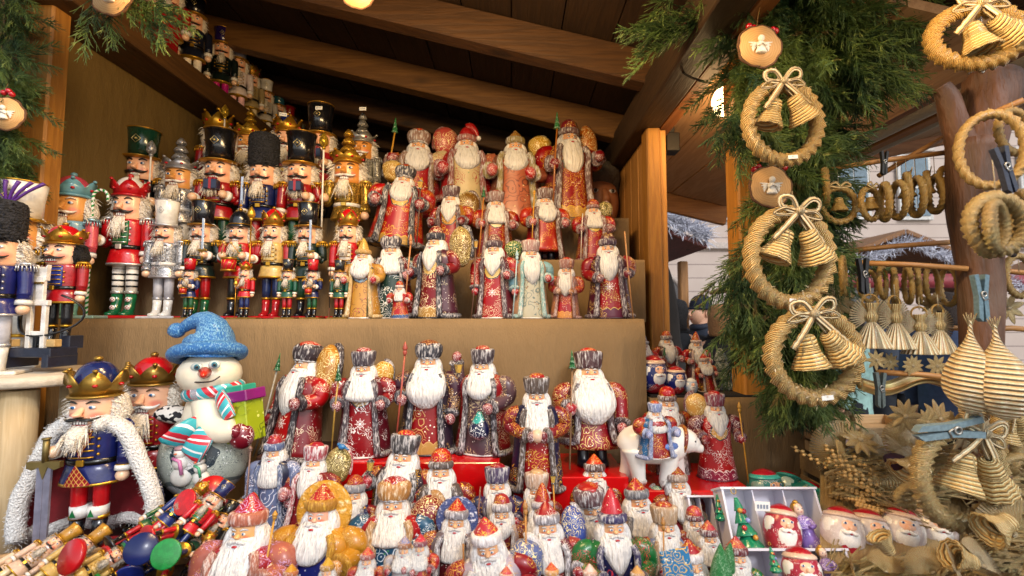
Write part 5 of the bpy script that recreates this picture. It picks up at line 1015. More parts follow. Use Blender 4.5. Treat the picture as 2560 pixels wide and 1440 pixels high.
S('small santa with a peeling red cap below the other one beside the ornament boxes', 1778, 1310, .75, ZC+.03, 0, robe='8a1828', coat='b04a44', fur='6a3038', light=.6, hat='peak', hatc='b83848', beard='fan', hs=1.5)
S('small santa with a dark red fur cap between green trees at the lower right', 1848, 1352, .68, ZC+.03, 0, robe='187a40', coat='187a40', fur='6a2028', light=.6, hat='peak', hatc='b8384c', beard='long', hs=1.5)
S('white furred santa with a painted blue shield at the front', 1752, 1362, .63, C0-.43, 8, robe='b8b0b4', coat='b8b0b4', fur='c8bcb8', furl='f4f0ee', light=.8, hat='peak', hatc='a81424', beard='long', hs=1.6, wd=1.2,
  extra=lambda root, hp, kz, nk, hs: obj('shield', [xf(loft([(0, 0, -.02, .2, .2), (0, 0, 0, .22, .22), (0, 0, .02, .2, .2)], 4, 1, smooth=False), trs((-.2, -.12, .8), (R(90), R(40), 0)))], ornate('1880b0', 'e0b040', 'f0e8d0', 9., .9), root))
ZR = C0-.355
for px, top, lab, kw in [
 (915, 1375, 'tiny santa with a pink red cap on a gold loop at the bottom centre left', dict(robe='a83028', hatc='c83048', fur='a85a54')),
 (1005, 1347, 'tiny santa with a blue white cap at the bottom, left of the pink cap one', dict(robe='b0a8a8', hatc='8a90b8', fur='a06a48')),
 (1050, 1342, 'tiny red santa with a pink topped fur cap in the bottom row', dict(robe='b01428', hatc='c82c48', fur='8a4a54')),
 (815, 1402, 'tiny golden capped santa in front of the blue reindeer robe', dict(robe='c8902c', hatc='c8a030', fur='b8862f')),
 (722, 1418, 'tiny santa with a gold and red cap at the bottom left edge of the crowd', dict(robe='b83020', hatc='c8901f', fur='b86a3c')),
 (888, 1424, 'tiny rosy santa cap just left of the gold loop at the bottom', dict(robe='b83038', hatc='c83858', fur='c88a7c')),
 (1262, 1424, 'tiny santa with a swirled pink cap at the bottom below the blue grey sack', dict(robe='b83028', hatc='c84858', fur='d8a894')),
 (1385, 1414, 'tiny santa with an orange red cap at the bottom below the stick bearer', dict(robe='b83028', hatc='d04038', fur='e0a058')),
 (1478, 1418, 'tiny bald striped santa cap at the bottom below the gold bell', dict(robe='c8b0a0', hatc='e8c8c0', fur='d8a890')),
 (1600, 1422, 'tiny santa with a plain tan cap at the bottom below the green coat', dict(robe='b8906a', hatc='c89a68', fur='c09468'))]:
    S(lab, px, top, .60, ZR, 0, hat='peak', beard='fan', hs=1.7, wd=1.3, light=.5, group='tiny santa ornaments at the front', coaton=False, height=.066, furl='f4ece4', **kw)
# sill santas
for px, top, Y, lab, kw in [
 (1606, 838, 1.24, 'santa with a blue patterned cap half hidden behind the display corner', dict(robe='b01420', hatc='2a3a7a', fur='8a8a90', hat='cone', beard='round')),
 (1668, 826, 1.30, 'tall red santa holding a small green tree on the side sill', dict(robe='980f1e', hatc='b01420', fur='6a5a58', hat='brim', beard='long', staff=(-1, 'tree', '7a4a30', .58))),
 (1738, 836, 1.30, 'santa in a long red cone hat with a brown pompom on the side sill', dict(robe='a8141e', hatc='b01420', fur='c8a89c', hat='cone', beard='long')),
 (1770, 882, 1.22, 'stooping santa with a red cap on the side sill right of the white egg', dict(robe='a01420', hatc='b01a1c', fur='b09080', hat='peak', beard='round', hs=1.5, tilt=(0, -8)))]:
    S(lab, px, top, Y, ZS+.006, 4, group='santas on the side sill', light=.6, **kw)
# ------------------------------------------------------------------ egg shaped and glass santas
def egg(px, py, Y, r, label, tilt=(0, 0, 0), coat='b01428', side='1c2c80', cap='b01828', capb='e8c8b0', aspect=1.35, group='glossy egg santas', teal=False, bc='f4f0ea', zb=None):
    p = P(px, py, Y)
    if zb is not None: p.z = zb+r*aspect*.985
    t = thing('egg_santa', label, 'santa ornament', p, tuple(R(a) for a in tilt), r, group); a = aspect
    obj('body', ball((0, 0, 0), (1, 1, a), 28, 18), ornate(side if not teal else '2a8a80', 'f4e8e0', 'f4f0f0', 3.4, .15, bib=coat, bibz=-.75*a, bibr=.55, seed=r*90), t)
    f = obj('face', [ball((0, -.42, .25*a), (.55, .62, .36*a), 20, 12), ball((0, -1.04, .22*a), (.12, .12, .13), 10, 8)], skin('eeb898', 'd86a5c', .12, .26), t)
    obj('eye', eye_geo(-.22, .38*a, -.97, .11), eye_mats('3a6aa8'), f); obj('eye', eye_geo(.22, .38*a, -.97, .11), eye_mats('3a6aa8'), f)
    obj('mouth', ball((0, -1.06, .02), (.12, .06, .05), 8, 6), paint('b01828', .2), f)
    B = paint(bc, .15, 0, .7, .1)
    obj('beard', [loft([(0, -.60, .2*a, .50, .36), (0, -.62, 0, .62, .42), (0, -.58, -.3*a, .56, .42), (0, -.48, -.55*a, .3, .3), (0, -.42, -.68*a, .05, .1)], 26, 3, lambda q, u: 1+.035*math.sin(q*9+u*4)),
                  loft([(0, -.10, -.28*a, .80, .70), (0, -.13, -.05*a, .97, .80), (0, -.13, .35*a, .94, .76), (0, -.06, .62*a, .74, .66)], 26, 3)], B, t)
    obj('moustache', [tube([(0, -1.06, .1*a), (s*.22, -1.03, .04*a), (s*.42, -.85, .09*a)], [.09, .1, .03], 8, m=4) for s in (-1, 1)], B, t)
    if teal:
        obj('glasses', [tube([(s*.24+.17*math.sin(q), -1.07, .36*a+.17*math.cos(q)) for q in [2*PI*i/16 for i in range(16)]], .018, 5, True) for s in (-1, 1)], gold('c8a040'), t)
    obj('cap_band', loft([(0, -.04, .58*a, .80, .78), (0, -.04, .63*a, .87, .84), (0, -.02, .72*a, .80, .78), (0, 0, .78*a, .66, .66)], 28, 3), paint(capb, .2, 0, .6) if not teal else paint('48b8a8', .15, 0, .7), t)
    obj('cap', loft([(0, 0, .76*a, .68, .68), (0, 0, .88*a, .55, .55), (0, 0, .98*a, .25, .25), (0, 0, 1.02*a, .03, .03)], 22, 3), paint(cap, .2, 0, .6), t)
    return t
egg(1632, 930, 1.19, .036, 'large egg shaped santa with a blue starry side at the left of the sill', (0, 0, 15), zb=ZS+.006)
egg(1690, 948, 1.18, .026, 'medium egg shaped santa standing between two larger ones on the sill', (0, 0, 5), zb=ZS+.006)
egg(1728, 962, 1.17, .0155, 'smallest white and pale blue egg figure on the sill', (0, 0, 0), 'c8dce8', 'c8d8e8', 'e8ecf0', 'e8ecf0', zb=ZS+.006)
egg(1915, 1225, .98, .036, 'teal capped santa head with glasses at the back left of the glass heads', (-10, 0, 10), teal=True, aspect=1.15, group='teal capped glass santas', bc='7a9a8c')
egg(1968, 1222, 1.02, .032, 'teal and red capped santa head tipped to the right behind the box', (-10, 30, 30), teal=True, aspect=1.15, group='teal capped glass santas', bc='b8d0c8')
egg(2018, 1250, .98, .034, 'golden bearded teal capped santa head above the right corner of the box', (10, 40, 20), teal=True, aspect=1.15, group='teal capped glass santas', bc='c8b068')
egg(2092, 1275, .94, .037, 'teal capped santa ornament beside the wheat ears with a tree on its body', (10, -14, 30), teal=True, aspect=1.6, group='teal capped glass santas')
egg(1935, 1262, .93, .022, 'pale santa ornament head just behind the white box rim', (-30, 10, 0), capb='e8c8b0')
for px, py, Y, rz, lab in [(2105, 1335, .78, 20, 'glossy egg santa nearest the white ornament box, leaning right'), (2172, 1340, .79, 25, 'glossy egg santa with a wide blank cheek, second from the white box'), (2255, 1335, .79, 8, 'glossy egg santa facing forward, third from the white box'), (2335, 1330, .80, 12, 'glossy egg santa half covered by straw at the right end of the row')]:
    egg(px, py, Y, .031, lab, (-22, 8, rz-34), side='e4d8d4', coat='a8142c', group='row of glossy egg santas')
# ------------------------------------------------------------------ white boxes with glass ornaments
WB = paint('dcdae6', .6, 0, 0, .06)
def glass_tree(px, py, Y, h, label, lean=0):
    p = P(px, py, Y); t = thing('glass_tree', label, 'tree ornament', p, (R(-25), R(lean), 0), h, 'green glass tree ornaments')
    obj('tree', [loft([(0, 0, .02+.22*i, .25-.05*i, .25-.05*i), (0, 0, .07+.22*i, .235-.05*i, .235-.05*i), (0, 0, .26+.22*i, .11-.026*i, .11-.026*i)], 20, 3, lambda q, u: 1+.05*math.sin(q*7)) for i in range(4)]+[loft([(0, 0, -.05, .16, .16), (0, 0, .03, .18, .18)], 20, 1)], paint('148a62', .12, 0, .8), t)
    for i, (a, z_, c) in enumerate([(.4, .2, 'c8902a'), (-.5, .38, 'c01828'), (.5, .5, '8a9ad8'), (-.3, .68, 'd8a02a'), (.6, .66, 'b01828')]): obj('bauble', ball((.2*(1-z_)*1.1*math.sin(a), -.24*(1-z_)*1.1, z_), .05, 10, 8), paint(c, .1, 0, .8), t)
    obj('hook', tube([(.05*math.sin(q), 0, .98+.06*(1-math.cos(q))) for q in [2*PI*i/12 for i in range(13)]], .008, 5), gold('c8a040'), t)
def glass_angel(px, py, Y, h, label):
    p = P(px, py, Y); t = thing('glass_angel', label, 'angel ornament', p, (R(-25), R(-8), 0), h, 'lilac glass angel ornaments')
    obj('gown', [loft([(0, 0, 0, .2, .16), (0, 0, .1, .22, .18), (0, 0, .3, .15, .13), (0, 0, .45, .17, .13), (0, 0, .58, .15, .12), (0, 0, .66, .05, .05)], 24, 4, lambda q, u: 1+.05*math.sin(q*6+u*8))]+[tube([(s*.13, -.02, .56), (s*.14, -.12, .44), (s*.03, -.18, .42)], [.05, .05, .035], 8, m=3) for s in (-1, 1)], ornate('9a80d0', 'e8e0f8', 'f0ecfc', 9., .6, rough=.12), t)
    f = obj('head', [ball((0, -.01, .76), (.1, .1, .13), 16, 10)], paint('f0d0bc', .2, 0, .5), t)
    obj('eye', [ball((s*.04, -.1, .77), (.014, .008, .012), 8, 5) for s in (-1, 1)], paint('2a4a7a', .2), f); obj('mouth', ball((0, -.108, .71), (.018, .008, .009), 8, 5), paint('b02838', .2), f)
    obj('hair', [ball((0, .03, .79), (.12, .11, .13), 16, 10, lambda q, u: 1+.06*math.sin(q*9)), ball((0, 0, .9), (.06, .06, .05), 10, 6)], gold('c89a48', .35), t)
def tray(px0, px1, py0, py1, Y, label, tiltx=-25):
    a = P(px0, py1, Y); b = P(px1, py1, Y); w_ = b.x-a.x; h_ = (P(px0, py0, Y).z-a.z)/math.cos(R(tiltx))
    t = thing('ornament_box', label, 'box', ((a.x+b.x)/2, Y, a.z), (R(tiltx), 0, 0), 1, 'white cardboard ornament boxes')
    d = .04
    obj('back', box((0, d, h_/2), (w_, .003, h_)), WB, t)
    for x in (-w_/2, w_/2): obj('side', box((x, d/2, h_/2), (.0035, d, h_+.004)), WB, t)
    for z_ in (0, h_): obj('rim', box((0, d/2, z_), (w_+.008, d+.004, .0035)), WB, t)
    for x in (-w_/6, w_/6): obj('divider', box((x, d/2+.002, h_/2), (.002, d-.006, h_-.005)), WB, t)
tray(1838, 2082, 1243, 1382, .80, 'open white box with three compartments holding a tree, a santa and a lilac angel')
glass_tree(1878, 1375, .80, .088, 'tall green glass tree with baubles in the left compartment of the open box', -6)
egg(1955, 1330, .80, .029, 'glass santa in the middle compartment of the open box', (-22, 6, -12), side='b83048', coat='b01428', aspect=1.5, group=None)
glass_angel(2035, 1378, .795, .083, 'lilac glass angel in the right compartment of the open box')
tray(1745, 1838, 1262, 1385, .87, 'plain white ornament box behind the open one, left side')
glass_tree(1804, 1300, .84, .045, 'small green glass tree with a red bauble sticking out of the left box', 0)
tray(1880, 2170, 1408, 1560, .70, 'lower white ornament box cut off by the bottom edge')
glass_tree(1940, 1430, .68, .034, 'small teal glass tree in the lower box near the bottom edge', 0)
egg(2005, 1436, .68, .026, 'pale glass santa in the lower box near the bottom edge', (-20, 0, -10), side='b83048', group=None)
glass_angel(2092, 1475, .68, .06, 'small lilac glass angel in the lower box near the bottom edge')
tagcard(1906, 1266, .785, 'white price tag hanging over the open ornament box', -6, .024, .015)
for px, py, Y, h, lab, ln in [(1803, 1438, .62, .06, 'bright green painted tree figure at the bottom right of the crowd', 0), (1815, 1392, .66, .04, 'small dark green leaf shaped tree behind the bright green one', 10)]:
    p = P(px, py, Y); t = thing('tree_figure', lab, 'tree figure', (p.x, Y, p.z-.02), (0, R(ln), 0), h)
    obj('foliage', loft([(0, 0, 0, .2, .2), (0, 0, .1, .26, .24), (0, 0, .5, .2, .18), (0, 0, .85, .08, .08), (0, 0, 1, .01, .01)], 18, 3, lambda q, u: 1+.04*math.sin(q*5+u*9)), furpaint('18803a', 'c8f0c8', .3), t); obj('stem', tube([(0, 0, -.15), (0, 0, .02)], .06, 8), paint('7a5030'), t)
p = P(1812, 975, 1.26); t = thing('snowy_tree_figure', 'grey green carved snowy fir tree at the right end of the sill', 'tree figure', (p.x, 1.26, ZS+.006), (0, R(-6), 0), .125)
obj('foliage', [loft([(0, 0, .0+.2*i, .22-.035*i, .2-.03*i), (0, 0, .06+.2*i, .25-.04*i, .22-.035*i), (0, 0, .28+.2*i, .11-.02*i, .1-.02*i)], 22, 3, lambda q, u: 1+.09*math.sin(q*8)) for i in range(4)], furpaint('2c4a40', 'c8d0d0', .55), t)
obj('trunk', tube([(0, 0, 0), (0, 0, .1)], .08, 10), paint('5a4030'), t)
# candle like blue figure and round white box among the crowd
p = P(905, 1440, .80); t = thing('blue_angel', 'plain blue robed figure with a grey tassel standing between two santas', 'figurine', (p.x-.01, .82, ZC), (0, 0, 0), .13)
obj('robe', loft([(0, 0, 0, .3, .26), (0, 0, .5, .25, .2), (0, 0, .85, .16, .14), (0, 0, 1, .05, .05)], 24, 4, lambda q, u: 1+.04*math.sin(q*6)), paint('6a80b8', .4), t)
obj('tassel', [tube([(-.02+.01*q, -.24, .6), (-.02+.03*q, -.26, .42)], [.015, .01], 5) for q in range(-2, 3)], paint('8a8894'), t); obj('belt', tube([(.245*math.sin(q), -.2*math.cos(q), .62) for q in [2*PI*i/24 for i in range(24)]], .012, 6, True), paint('b89070'), t)
p = P(715, 1340, .82); t = thing('round_box', 'round pale lilac box with a lid behind the peach hatted santa', 'box', (p.x, .80, ZC)); rr = .042
obj('drum', loft([(0, 0, 0, rr, rr), (0, 0, .075, rr, rr)], 36, 1), paint('c4c2dc', .5), t); obj('lid', loft([(0, 0, .072, rr*1.04, rr*1.04), (0, 0, .096, rr*1.04, rr*1.04), (0, 0, .099, rr, rr)], 36, 1), paint('d4d2e4', .5), t)
# ------------------------------------------------------------------ snowman
def snowman():
    Y = 1.0; o = P(530, 1238, Y); t = thing('snowman_figurine', 'large carved snowman with a curled blue hat, striped scarf and stack of gifts', 'snowman', o)
    q = Y/F
    def L(px, py, dy=0): return tuple(P(px, py, Y+dy)-o)
    cream = paint('efe4cc', .45, 0, .1, .16)
    bm = ornate('d2d8cc', '6a7474', 'f4f6f4', 46., .62, bib='e0deda', bibz=.10, bibr=.045, hem='c4c8cc', hemz=.02, seed=4.)
    B = obj('belly', ball(L(514, 1135), (.088, .075, .092), 34, 22, lambda a, u: 1+.012*math.sin(a*7+u*9)), bm, t)
    Wm = paint('e4e0d8', .5, 0, .1)
    for cx, cy, sc_, hc, sc2 in ((512, 1140, 1, '9a7a80', 'c87aa8'), (558, 1150, .72, '4a9a8c', '48a880')):
        x, _, z_ = L(cx, cy); yy = -.068
        s_ = obj('painted_snowman', [(ball((x, yy, z_-.02*sc_), (.022*sc_, .012, .02*sc_), 14, 8), 0), (ball((x, yy-.004, z_+.008*sc_), (.016*sc_, .011, .014*sc_), 12, 8), 0), (ball((x, yy-.006, z_+.028*sc_), (.012*sc_, .01, .011*sc_), 12, 8), 0), (ball((x, yy-.006, z_+.036*sc_), (.012*sc_, .01, .006*sc_), 12, 6), 1), (tube([(x-.01*sc_, yy-.012, z_+.018*sc_), (x+.006*sc_, yy-.016, z_+.014*sc_), (x+.01*sc_, yy-.014, z_-.012*sc_)], .0035*sc_, 6), 2), (ball((x-.002, yy-.017, z_+.028*sc_), (.003, .003, .0016), 6, 4), 3)], [Wm, paint(hc), paint(sc2), paint('c85a28')], B)
    obj('chest', [loft([(*L(505, 1080)[:2], L(505, 1080)[2], .045, .042), (*L(508, 1040)[:2], L(505, 1040)[2], .040, .036), (*L(512, 1000)[:2], L(505, 1000)[2], .033, .03), (*L(525, 965)[:2], L(505, 965)[2], .03, .028)], 24, 4), tube([L(515, 1000, -.02), L(528, 1060, -.045), L(560, 1078, -.06), L(590, 1070, -.06)], [.028, .027, .024, .02], 14, m=4)], cream, t)
    hd = obj('head', ball(L(525, 935, -.005), (.064, .056, .046), 16, 10, lambda a, u: 1+.02*math.sin(a*4+u*7)), cream, t)
    obj('nose', tube([L(512, 932, -.055), L(507, 940, -.085)], [.0125, .003], 10), paint('c83018', .3), hd)
    for px_, py_ in ((492, 918), (536, 912)): obj('eye', [(ball(L(px_, py_, -.054), (.0125, .007, .009), 12, 8), 0), (ball(L(px_, py_, -.0595), (.006, .004, .006), 10, 6), 1), (ball(L(px_, py_, -.0625), (.003, .003, .003), 8, 5), 2)], [paint('c8d4d0'), paint('3a7a90'), paint('14161a')], hd)
    obj('mouth', tube([L(484, 955, -.056), L(505, 956, -.063), L(530, 953, -.062), L(550, 941, -.052)], .0016, 5, m=4), paint('3a2c28'), hd)
    Hm = furpaint('2a70b8', '8cc4e4', .45, 420., 160.)
    h_ = obj('hat', [tube([L(525, 886), L(528, 856), L(530, 825), L(510, 802), L(478, 808), L(452, 825)], [.062, .05, .034, .021, .014, .010], 22, m=5, mod=lambda a, u: 1+.05*math.sin(a*9+u*30))], Hm, t)
    obj('hat_brim', tube([(L(522, 884)[0]+.064*math.sin(a), -.054*math.cos(a)-.002, L(522, 884-10*math.sin(a))[2]+.014*math.cos(a)) for a in [2*PI*i/30 for i in range(30)]], .0135, 12, True, mod=lambda a, u: 1+.08*math.sin(u*190)), Hm, h_)
    obj('hat_tip', ball(L(442, 826), .0165, 16, 10, lambda a, u: 1+.07*math.sin(a*5+u*14)), Hm, h_)
    s = NT('striped_scarf'); uv = s.coord('UV'); sp = s.n('ShaderNodeSeparateXYZ'); s.t.links.new(uv, sp.inputs[0])
    f_ = s.mth('FRACT', s.mth('MULTIPLY', s.mth('ADD', sp.outputs[1], sp.outputs[0]), .16)); c = s.mix(s.mth('LESS_THAN', f_, .42), rgb('38a8b4'), rgb('c82838'))
    c = s.mix(s.mth('LESS_THAN', s.mth('ABSOLUTE', s.mth('SUBTRACT', s.mth('FRACT', s.mth('MULTIPLY', f_, 2.0)), .5)), .09), c, rgb('f0e8e8')); s.fin(c, .4, 0, .2); sm = s.m
    sc = obj('scarf', [tube([(L(535, 975)[0]+.046*math.sin(a), -.042*math.cos(a), L(535, 975-10*math.sin(a))[2]) for a in [2*PI*i/26 for i in range(26)]], .0145, 10, True), tube([L(548, 985, -.045), L(560, 1010, -.058), L(575, 1045, -.06)], [.012, .016, .014], 10, m=4, flat=.5), tube([L(505, 1062, -.045), L(470, 1082, -.07), L(432, 1110, -.07)], [.022, .03, .03], 10, m=4, flat=.3), tube([L(520, 1075, -.07), L(495, 1110, -.082), L(475, 1140, -.08)], [.02, .024, .024], 10, m=4, flat=.25)], sm, t)
    obj('gift', [(xf(box((0, 0, 0), (.052, .05, .10), .002), trs(L(612, 1040, -.03), (0, R(-8), R(-12)))), 0), (xf(box((0, 0, 0), (.06, .056, .022), .002), trs(L(610, 988, -.03), (0, R(-10), R(-12)))), 1), (xf(box((0, 0, 0), (.04, .04, .014), .002), trs(L(603, 970, -.03), (0, R(-8), R(-12)))), 2)], [ornate('b8c830', '6a7a18', 'e8f080', 20., .7), paint('8a1878', .3), paint('28a88c', .3)], t)
    obj('mitten', [ball(L(604, 1090, -.055), (.024, .02, .026), 16, 10), ball(L(590, 1080, -.07), (.01, .01, .014), 10, 8)], ornate('8a1830', 'f0d8dc', 'f0d8dc', 30., .7), t)
snowman()
# ------------------------------------------------------------------ polar bear
def bear():
    Y = .985; o = P(1640, 1212, Y); t = thing('polar_bear_figurine', 'white carved polar bear walking right under a red and blue saddle cloth', 'polar bear', (o.x, Y, ZB3)); q = Y/F
    def L(px, py, dy=0): return tuple(P(px, py, Y+dy)-Vector((o.x, Y, ZB3)))
    Wm = paint('ece6de', .4, 0, .2, .06)
    obj('body', [tube([L(1562, 1130), L(1580, 1112), L(1625, 1108), L(1670, 1112), L(1705, 1100), L(1728, 1108)], [.018, .036, .041, .038, .027, .022], 22, m=5),
                 ]+[tube([L(a, 1120, s*.02), L(b_, 1160, s*.022), L(c_, 1200, s*.022), L(c_+4, 1210, s*.022-.004)], [.026, .018, .0135, .0145], 12, m=4) for a, b_, c_, s in ((1580, 1572, 1560, 1), (1585, 1592, 1598, -1), (1668, 1672, 1664, -1), (1678, 1690, 1698, 1))], Wm, t)
    hd = obj('head', [ball(L(1727, 1108, -.004), (.020, .018, .018), 16, 10), tube([L(1735, 1113, -.006), L(1748, 1120, -.008), L(1755, 1122, -.008)], [.014, .010, .008], 12, m=3), ball(L(1720, 1093, -.015), (.006, .004, .006), 8, 6), ball(L(1720, 1093, .01), (.006, .004, .006), 8, 6)], Wm, t)
    obj('nose', ball(L(1757, 1120, -.008), (.004, .004, .004), 8, 6), paint('1a1618', .2), hd); obj('eye', ball(L(1738, 1104, -.02), .0024, 8, 6), paint('14141a', .2), hd)
    obj('saddle_cloth', [tube([L(1612, 1080, 0), L(1630, 1085, 0), L(1655, 1085, 0)], [.036, .046, .043], 20, m=3)], ornate('a01424', 'e0a838', 'f0dcb0', 40., .9), t)
    obj('saddle_trim', tube([(L(1632, 1110)[0]+.047*math.sin(a), -.046*math.cos(a), L(1632, 1110-8*math.cos(a))[2]) for a in [2*PI*i/30 for i in range(30)]], .007, 8, True, mod=lambda a, u: 1+.15*math.sin(u*200)), furpaint('5a78b8', 'd0dcf0', .5), t)
    obj('collar', tube([(L(1702, 1101)[0]+.006*math.cos(a), -.029*math.sin(a), L(1702, 1101)[2]+.029*math.cos(a)) for a in [2*PI*i/24 for i in range(24)]], .004, 6, True), ornate('8a3024', 'e0a838', 'f0dcb0', 60., .9), t)
bear()
S('small santa in blue and gold riding the polar bear and looking right', 1636, 1002, .952, C0-.30, 16, robe='a01424', orn='e0a838', coat='1c6a9a', fur='8a96c0', furl='e8ecf8', hat='papakha', hatc='b8402c', beard='fan', hs=1.15, wd=1.5, mitt='8a98c8', hands=('mid', 'mid'), height=.110, scale=10)
# ------------------------------------------------------------------ people
def person(label, px, py_head, Y, top_z, rot=0, jacket='1c2230', trousers='20242c', hair='1a1410', hat=None, skinc='d8a484', pose='stand', skirt=None):
    """py_head = middle of the head in the photo; the standing figure is built 1.75 m tall and set so the head comes there"""
    p = P(px, py_head, Y); H = p.z+.12; k = H/1.75
    t = thing('person', label, 'person', (p.x, Y, 0), (0, 0, R(rot)), k)
    s = NT('skin'); s.fin(rgb(skinc), .5); SK = s.m
    # body: one surface grown along a skeleton
    arms = {'stand': ((-.24, .0, 1.15), (-.25, -.10, .90)), 'bent': ((-.24, .02, 1.15), (-.16, -.22, 1.12))}[pose]
    J = {'pel': ((0, 0, .95), .13), 'wai': ((0, 0, 1.1), .12), 'che': ((0, 0, 1.32), .15), 'nec': ((0, -.005, 1.47), .055), 'hea': ((0, -.015, 1.56), .075), 'top': ((0, -.01, 1.69), .075)}
    E = [('pel', 'wai'), ('wai', 'che'), ('che', 'nec'), ('nec', 'hea'), ('hea', 'top')]
    for q in (-1, 1):
        J.update({f's{q}': ((q*.17, 0, 1.40), .06), f'e{q}': ((-q*arms[0][0], arms[0][1], arms[0][2]), .045), f'w{q}': ((-q*arms[1][0], arms[1][1], arms[1][2]), .03), f'h{q}': ((-q*arms[1][0], arms[1][1]-.02, arms[1][2]-.06), .035),
                  f'p{q}': ((q*.09, 0, .88), .09), f'k{q}': ((q*.1, -.01, .48), .06), f'a{q}': ((q*.1, .01, .09), .042), f't{q}': ((q*.11, -.15, .04), .038)})
        E += [('che', f's{q}'), (f's{q}', f'e{q}'), (f'e{q}', f'w{q}'), (f'w{q}', f'h{q}'), ('pel', f'p{q}'), (f'p{q}', f'k{q}'), (f'k{q}', f'a{q}'), (f'a{q}', f't{q}')]
        hx, hy, hz = J[f'h{q}'][0]
        for i in range(5):
            o_ = (i-1.5)*.017 if i < 4 else 0
            a = (hx+(.0 if i < 4 else -q*.02), hy+o_ if i < 4 else hy-.02, hz-.03 if i < 4 else hz+.01); b = (hx-q*.008, a[1]-.006, a[2]-(.06 if i < 4 else .04)+abs(o_)*.5)
            J[f'f{q}{i}'] = (a, .009); J[f'g{q}{i}'] = (b, .007); E += [(f'h{q}', f'f{q}{i}'), (f'f{q}{i}', f'g{q}{i}')]
    names = list(J); me = bpy.data.meshes.new('body'); me.from_pydata([J[n_][0] for n_ in names], [(names.index(a), names.index(b)) for a, b in E], [])
    o = bpy.data.objects.new('body', me); col.objects.link(o); o.parent = t; me.materials.append(SK)
    m = o.modifiers.new('skin', 'SKIN'); m.use_smooth_shade = True
    sv = me.skin_vertices[0].data if me.skin_vertices else None
    if sv is None:
        bm_ = __import__('bmesh').new(); bm_.from_mesh(me); bm_.verts.layers.skin.verify(); bm_.to_mesh(me); bm_.free(); sv = me.skin_vertices[0].data
    for i, n_ in enumerate(names):
        r_ = J[n_][1]; sv[i].radius = (r_, r_); sv[i].use_root = (n_ == 'pel')
    m2 = o.modifiers.new('sub', 'SUBSURF'); m2.levels = 2; m2.render_levels = 2
    fc = obj('face', [ball((0, -.045, 1.60), (.072, .075, .10), 20, 14), loft([(0, -.118, 1.63, .008, .006), (0, -.13, 1.60, .012, .014), (0, -.125, 1.585, .016, .012)], 10, 3)]+[ball((q*.075, .0, 1.6), (.012, .018, .03), 8, 6) for q in (-1, 1)], SK, t)
    for q in (-1, 1): obj('eye', [(ball((q*.028, -.112, 1.625), (.012, .008, .007), 10, 6), 0), (ball((q*.028, -.118, 1.625), (.006, .004, .006), 8, 5), 1)], [paint('e8e4e0'), paint('2a1c14')], fc)
    obj('mouth', ball((0, -.115, 1.555), (.022, .008, .006), 10, 6), paint('9a4a40', .5), fc)
    Jm = paint(jacket, .75, 0, 0)
    wr = lambda a, u: 1+.03*math.sin(a*3+u*17)+.015*math.sin(a*7+u*40)
    obj('jacket', [loft([(0, 0, .80, .19, .14), (0, 0, 1.0, .185, .14), (0, 0, 1.2, .20, .15), (0, 0, 1.36, .20, .13), (0, 0, 1.44, .13, .09), (0, 0, 1.49, .075, .07)], 30, 5, wr)]+[tube([(q*.15, 0, 1.40), (q*.2, 0, 1.36), J[f'e{q}'][0], J[f'w{q}'][0]], [.07, .078, .066, .052], 14, m=5, mod=wr) for q in (-1, 1)], Jm, t)
    obj('collar', tube([(.07*math.sin(a), -.01-.065*math.cos(a), 1.49-.01*math.cos(a)) for a in [2*PI*i/20 for i in range(20)]], .03, 10, True), Jm, t)
    obj('trousers', [tube([(q*.085, 0, .95), (q*.095, 0, .8), (q*.1, -.005, .48), (q*.1, .005, .08)], [.10, .105, .08, .065], 14, m=5, mod=wr) for q in (-1, 1)], paint(trousers, .8, 0, 0), t)
    for q in (-1, 1): obj('shoe', [loft([(q*.11, -.05, 0, .05, .13), (q*.11, -.05, .04, .05, .13), (q*.11, -.02, .09, .045, .08)], 14, 3)], paint('181616', .5), t)
    if hat: obj('hat', [loft([(0, 0, 1.645, .088, .10), (0, 0, 1.67, .095, .105), (0, .005, 1.72, .09, .098), (0, .01, 1.765, .06, .065), (0, .01, 1.785, .01, .01)], 26, 4, lambda a, u: 1+.012*math.sin(a*30)), tube([(.092*math.sin(a), -.103*math.cos(a), 1.655) for a in [2*PI*i/26 for i in range(26)]], .014, 8, True)], fuzz(hat), t)
    else: obj('hair', [loft([(0, .03, 1.50, .085, .075), (0, .03, 1.6, .09, .085), (0, -.012, 1.68, .09, .11), (0, -.012, 1.73, .065, .08), (0, 0, 1.75, .01, .01)], 26, 4, wr)], fuzz(hair), t)
    return t
person('man in a dark knitted hat and navy jacket looking left beyond the juniper', 1752, 778, 4.2, 0, -70, jacket='1c2434', hat='1a2034')
person('dark haired person in a black coat behind the wooden post', 1690, 785, 3.6, 0, 150, jacket='14161c', hair='141010')
person('person with light brown hair and dark coat half hidden by the juniper', 1800, 800, 3.4, 0, 160, jacket='1a1416', hair='a8784a')
person('shopper in a dark blue padded jacket behind the hanging straw angels', 2365, 770, 3.4, 0, 120, jacket='33415f', hair='2a1c14')
person('shopper in a pale mint jacket behind the straw rings', 2120, 790, 3.8, 0, -120, jacket='a8d0c8', hair='2a1a12')
person('shopper in a dark hooded coat in the middle distance behind the straw ornaments', 2225, 775, 4.8, 0, 170, jacket='3a4250', hair='3a2a1a')
person('shopper in a red jacket far behind the straw rings', 2010, 790, 5.5, 0, 160, jacket='a81e38', hair='2a1a12')
person('grey haired stall keeper peeking out behind the top row of santas', 1478, 478, 1.92, 0, 10, jacket='2a2624', hair='5a5248', skinc='a86c48')
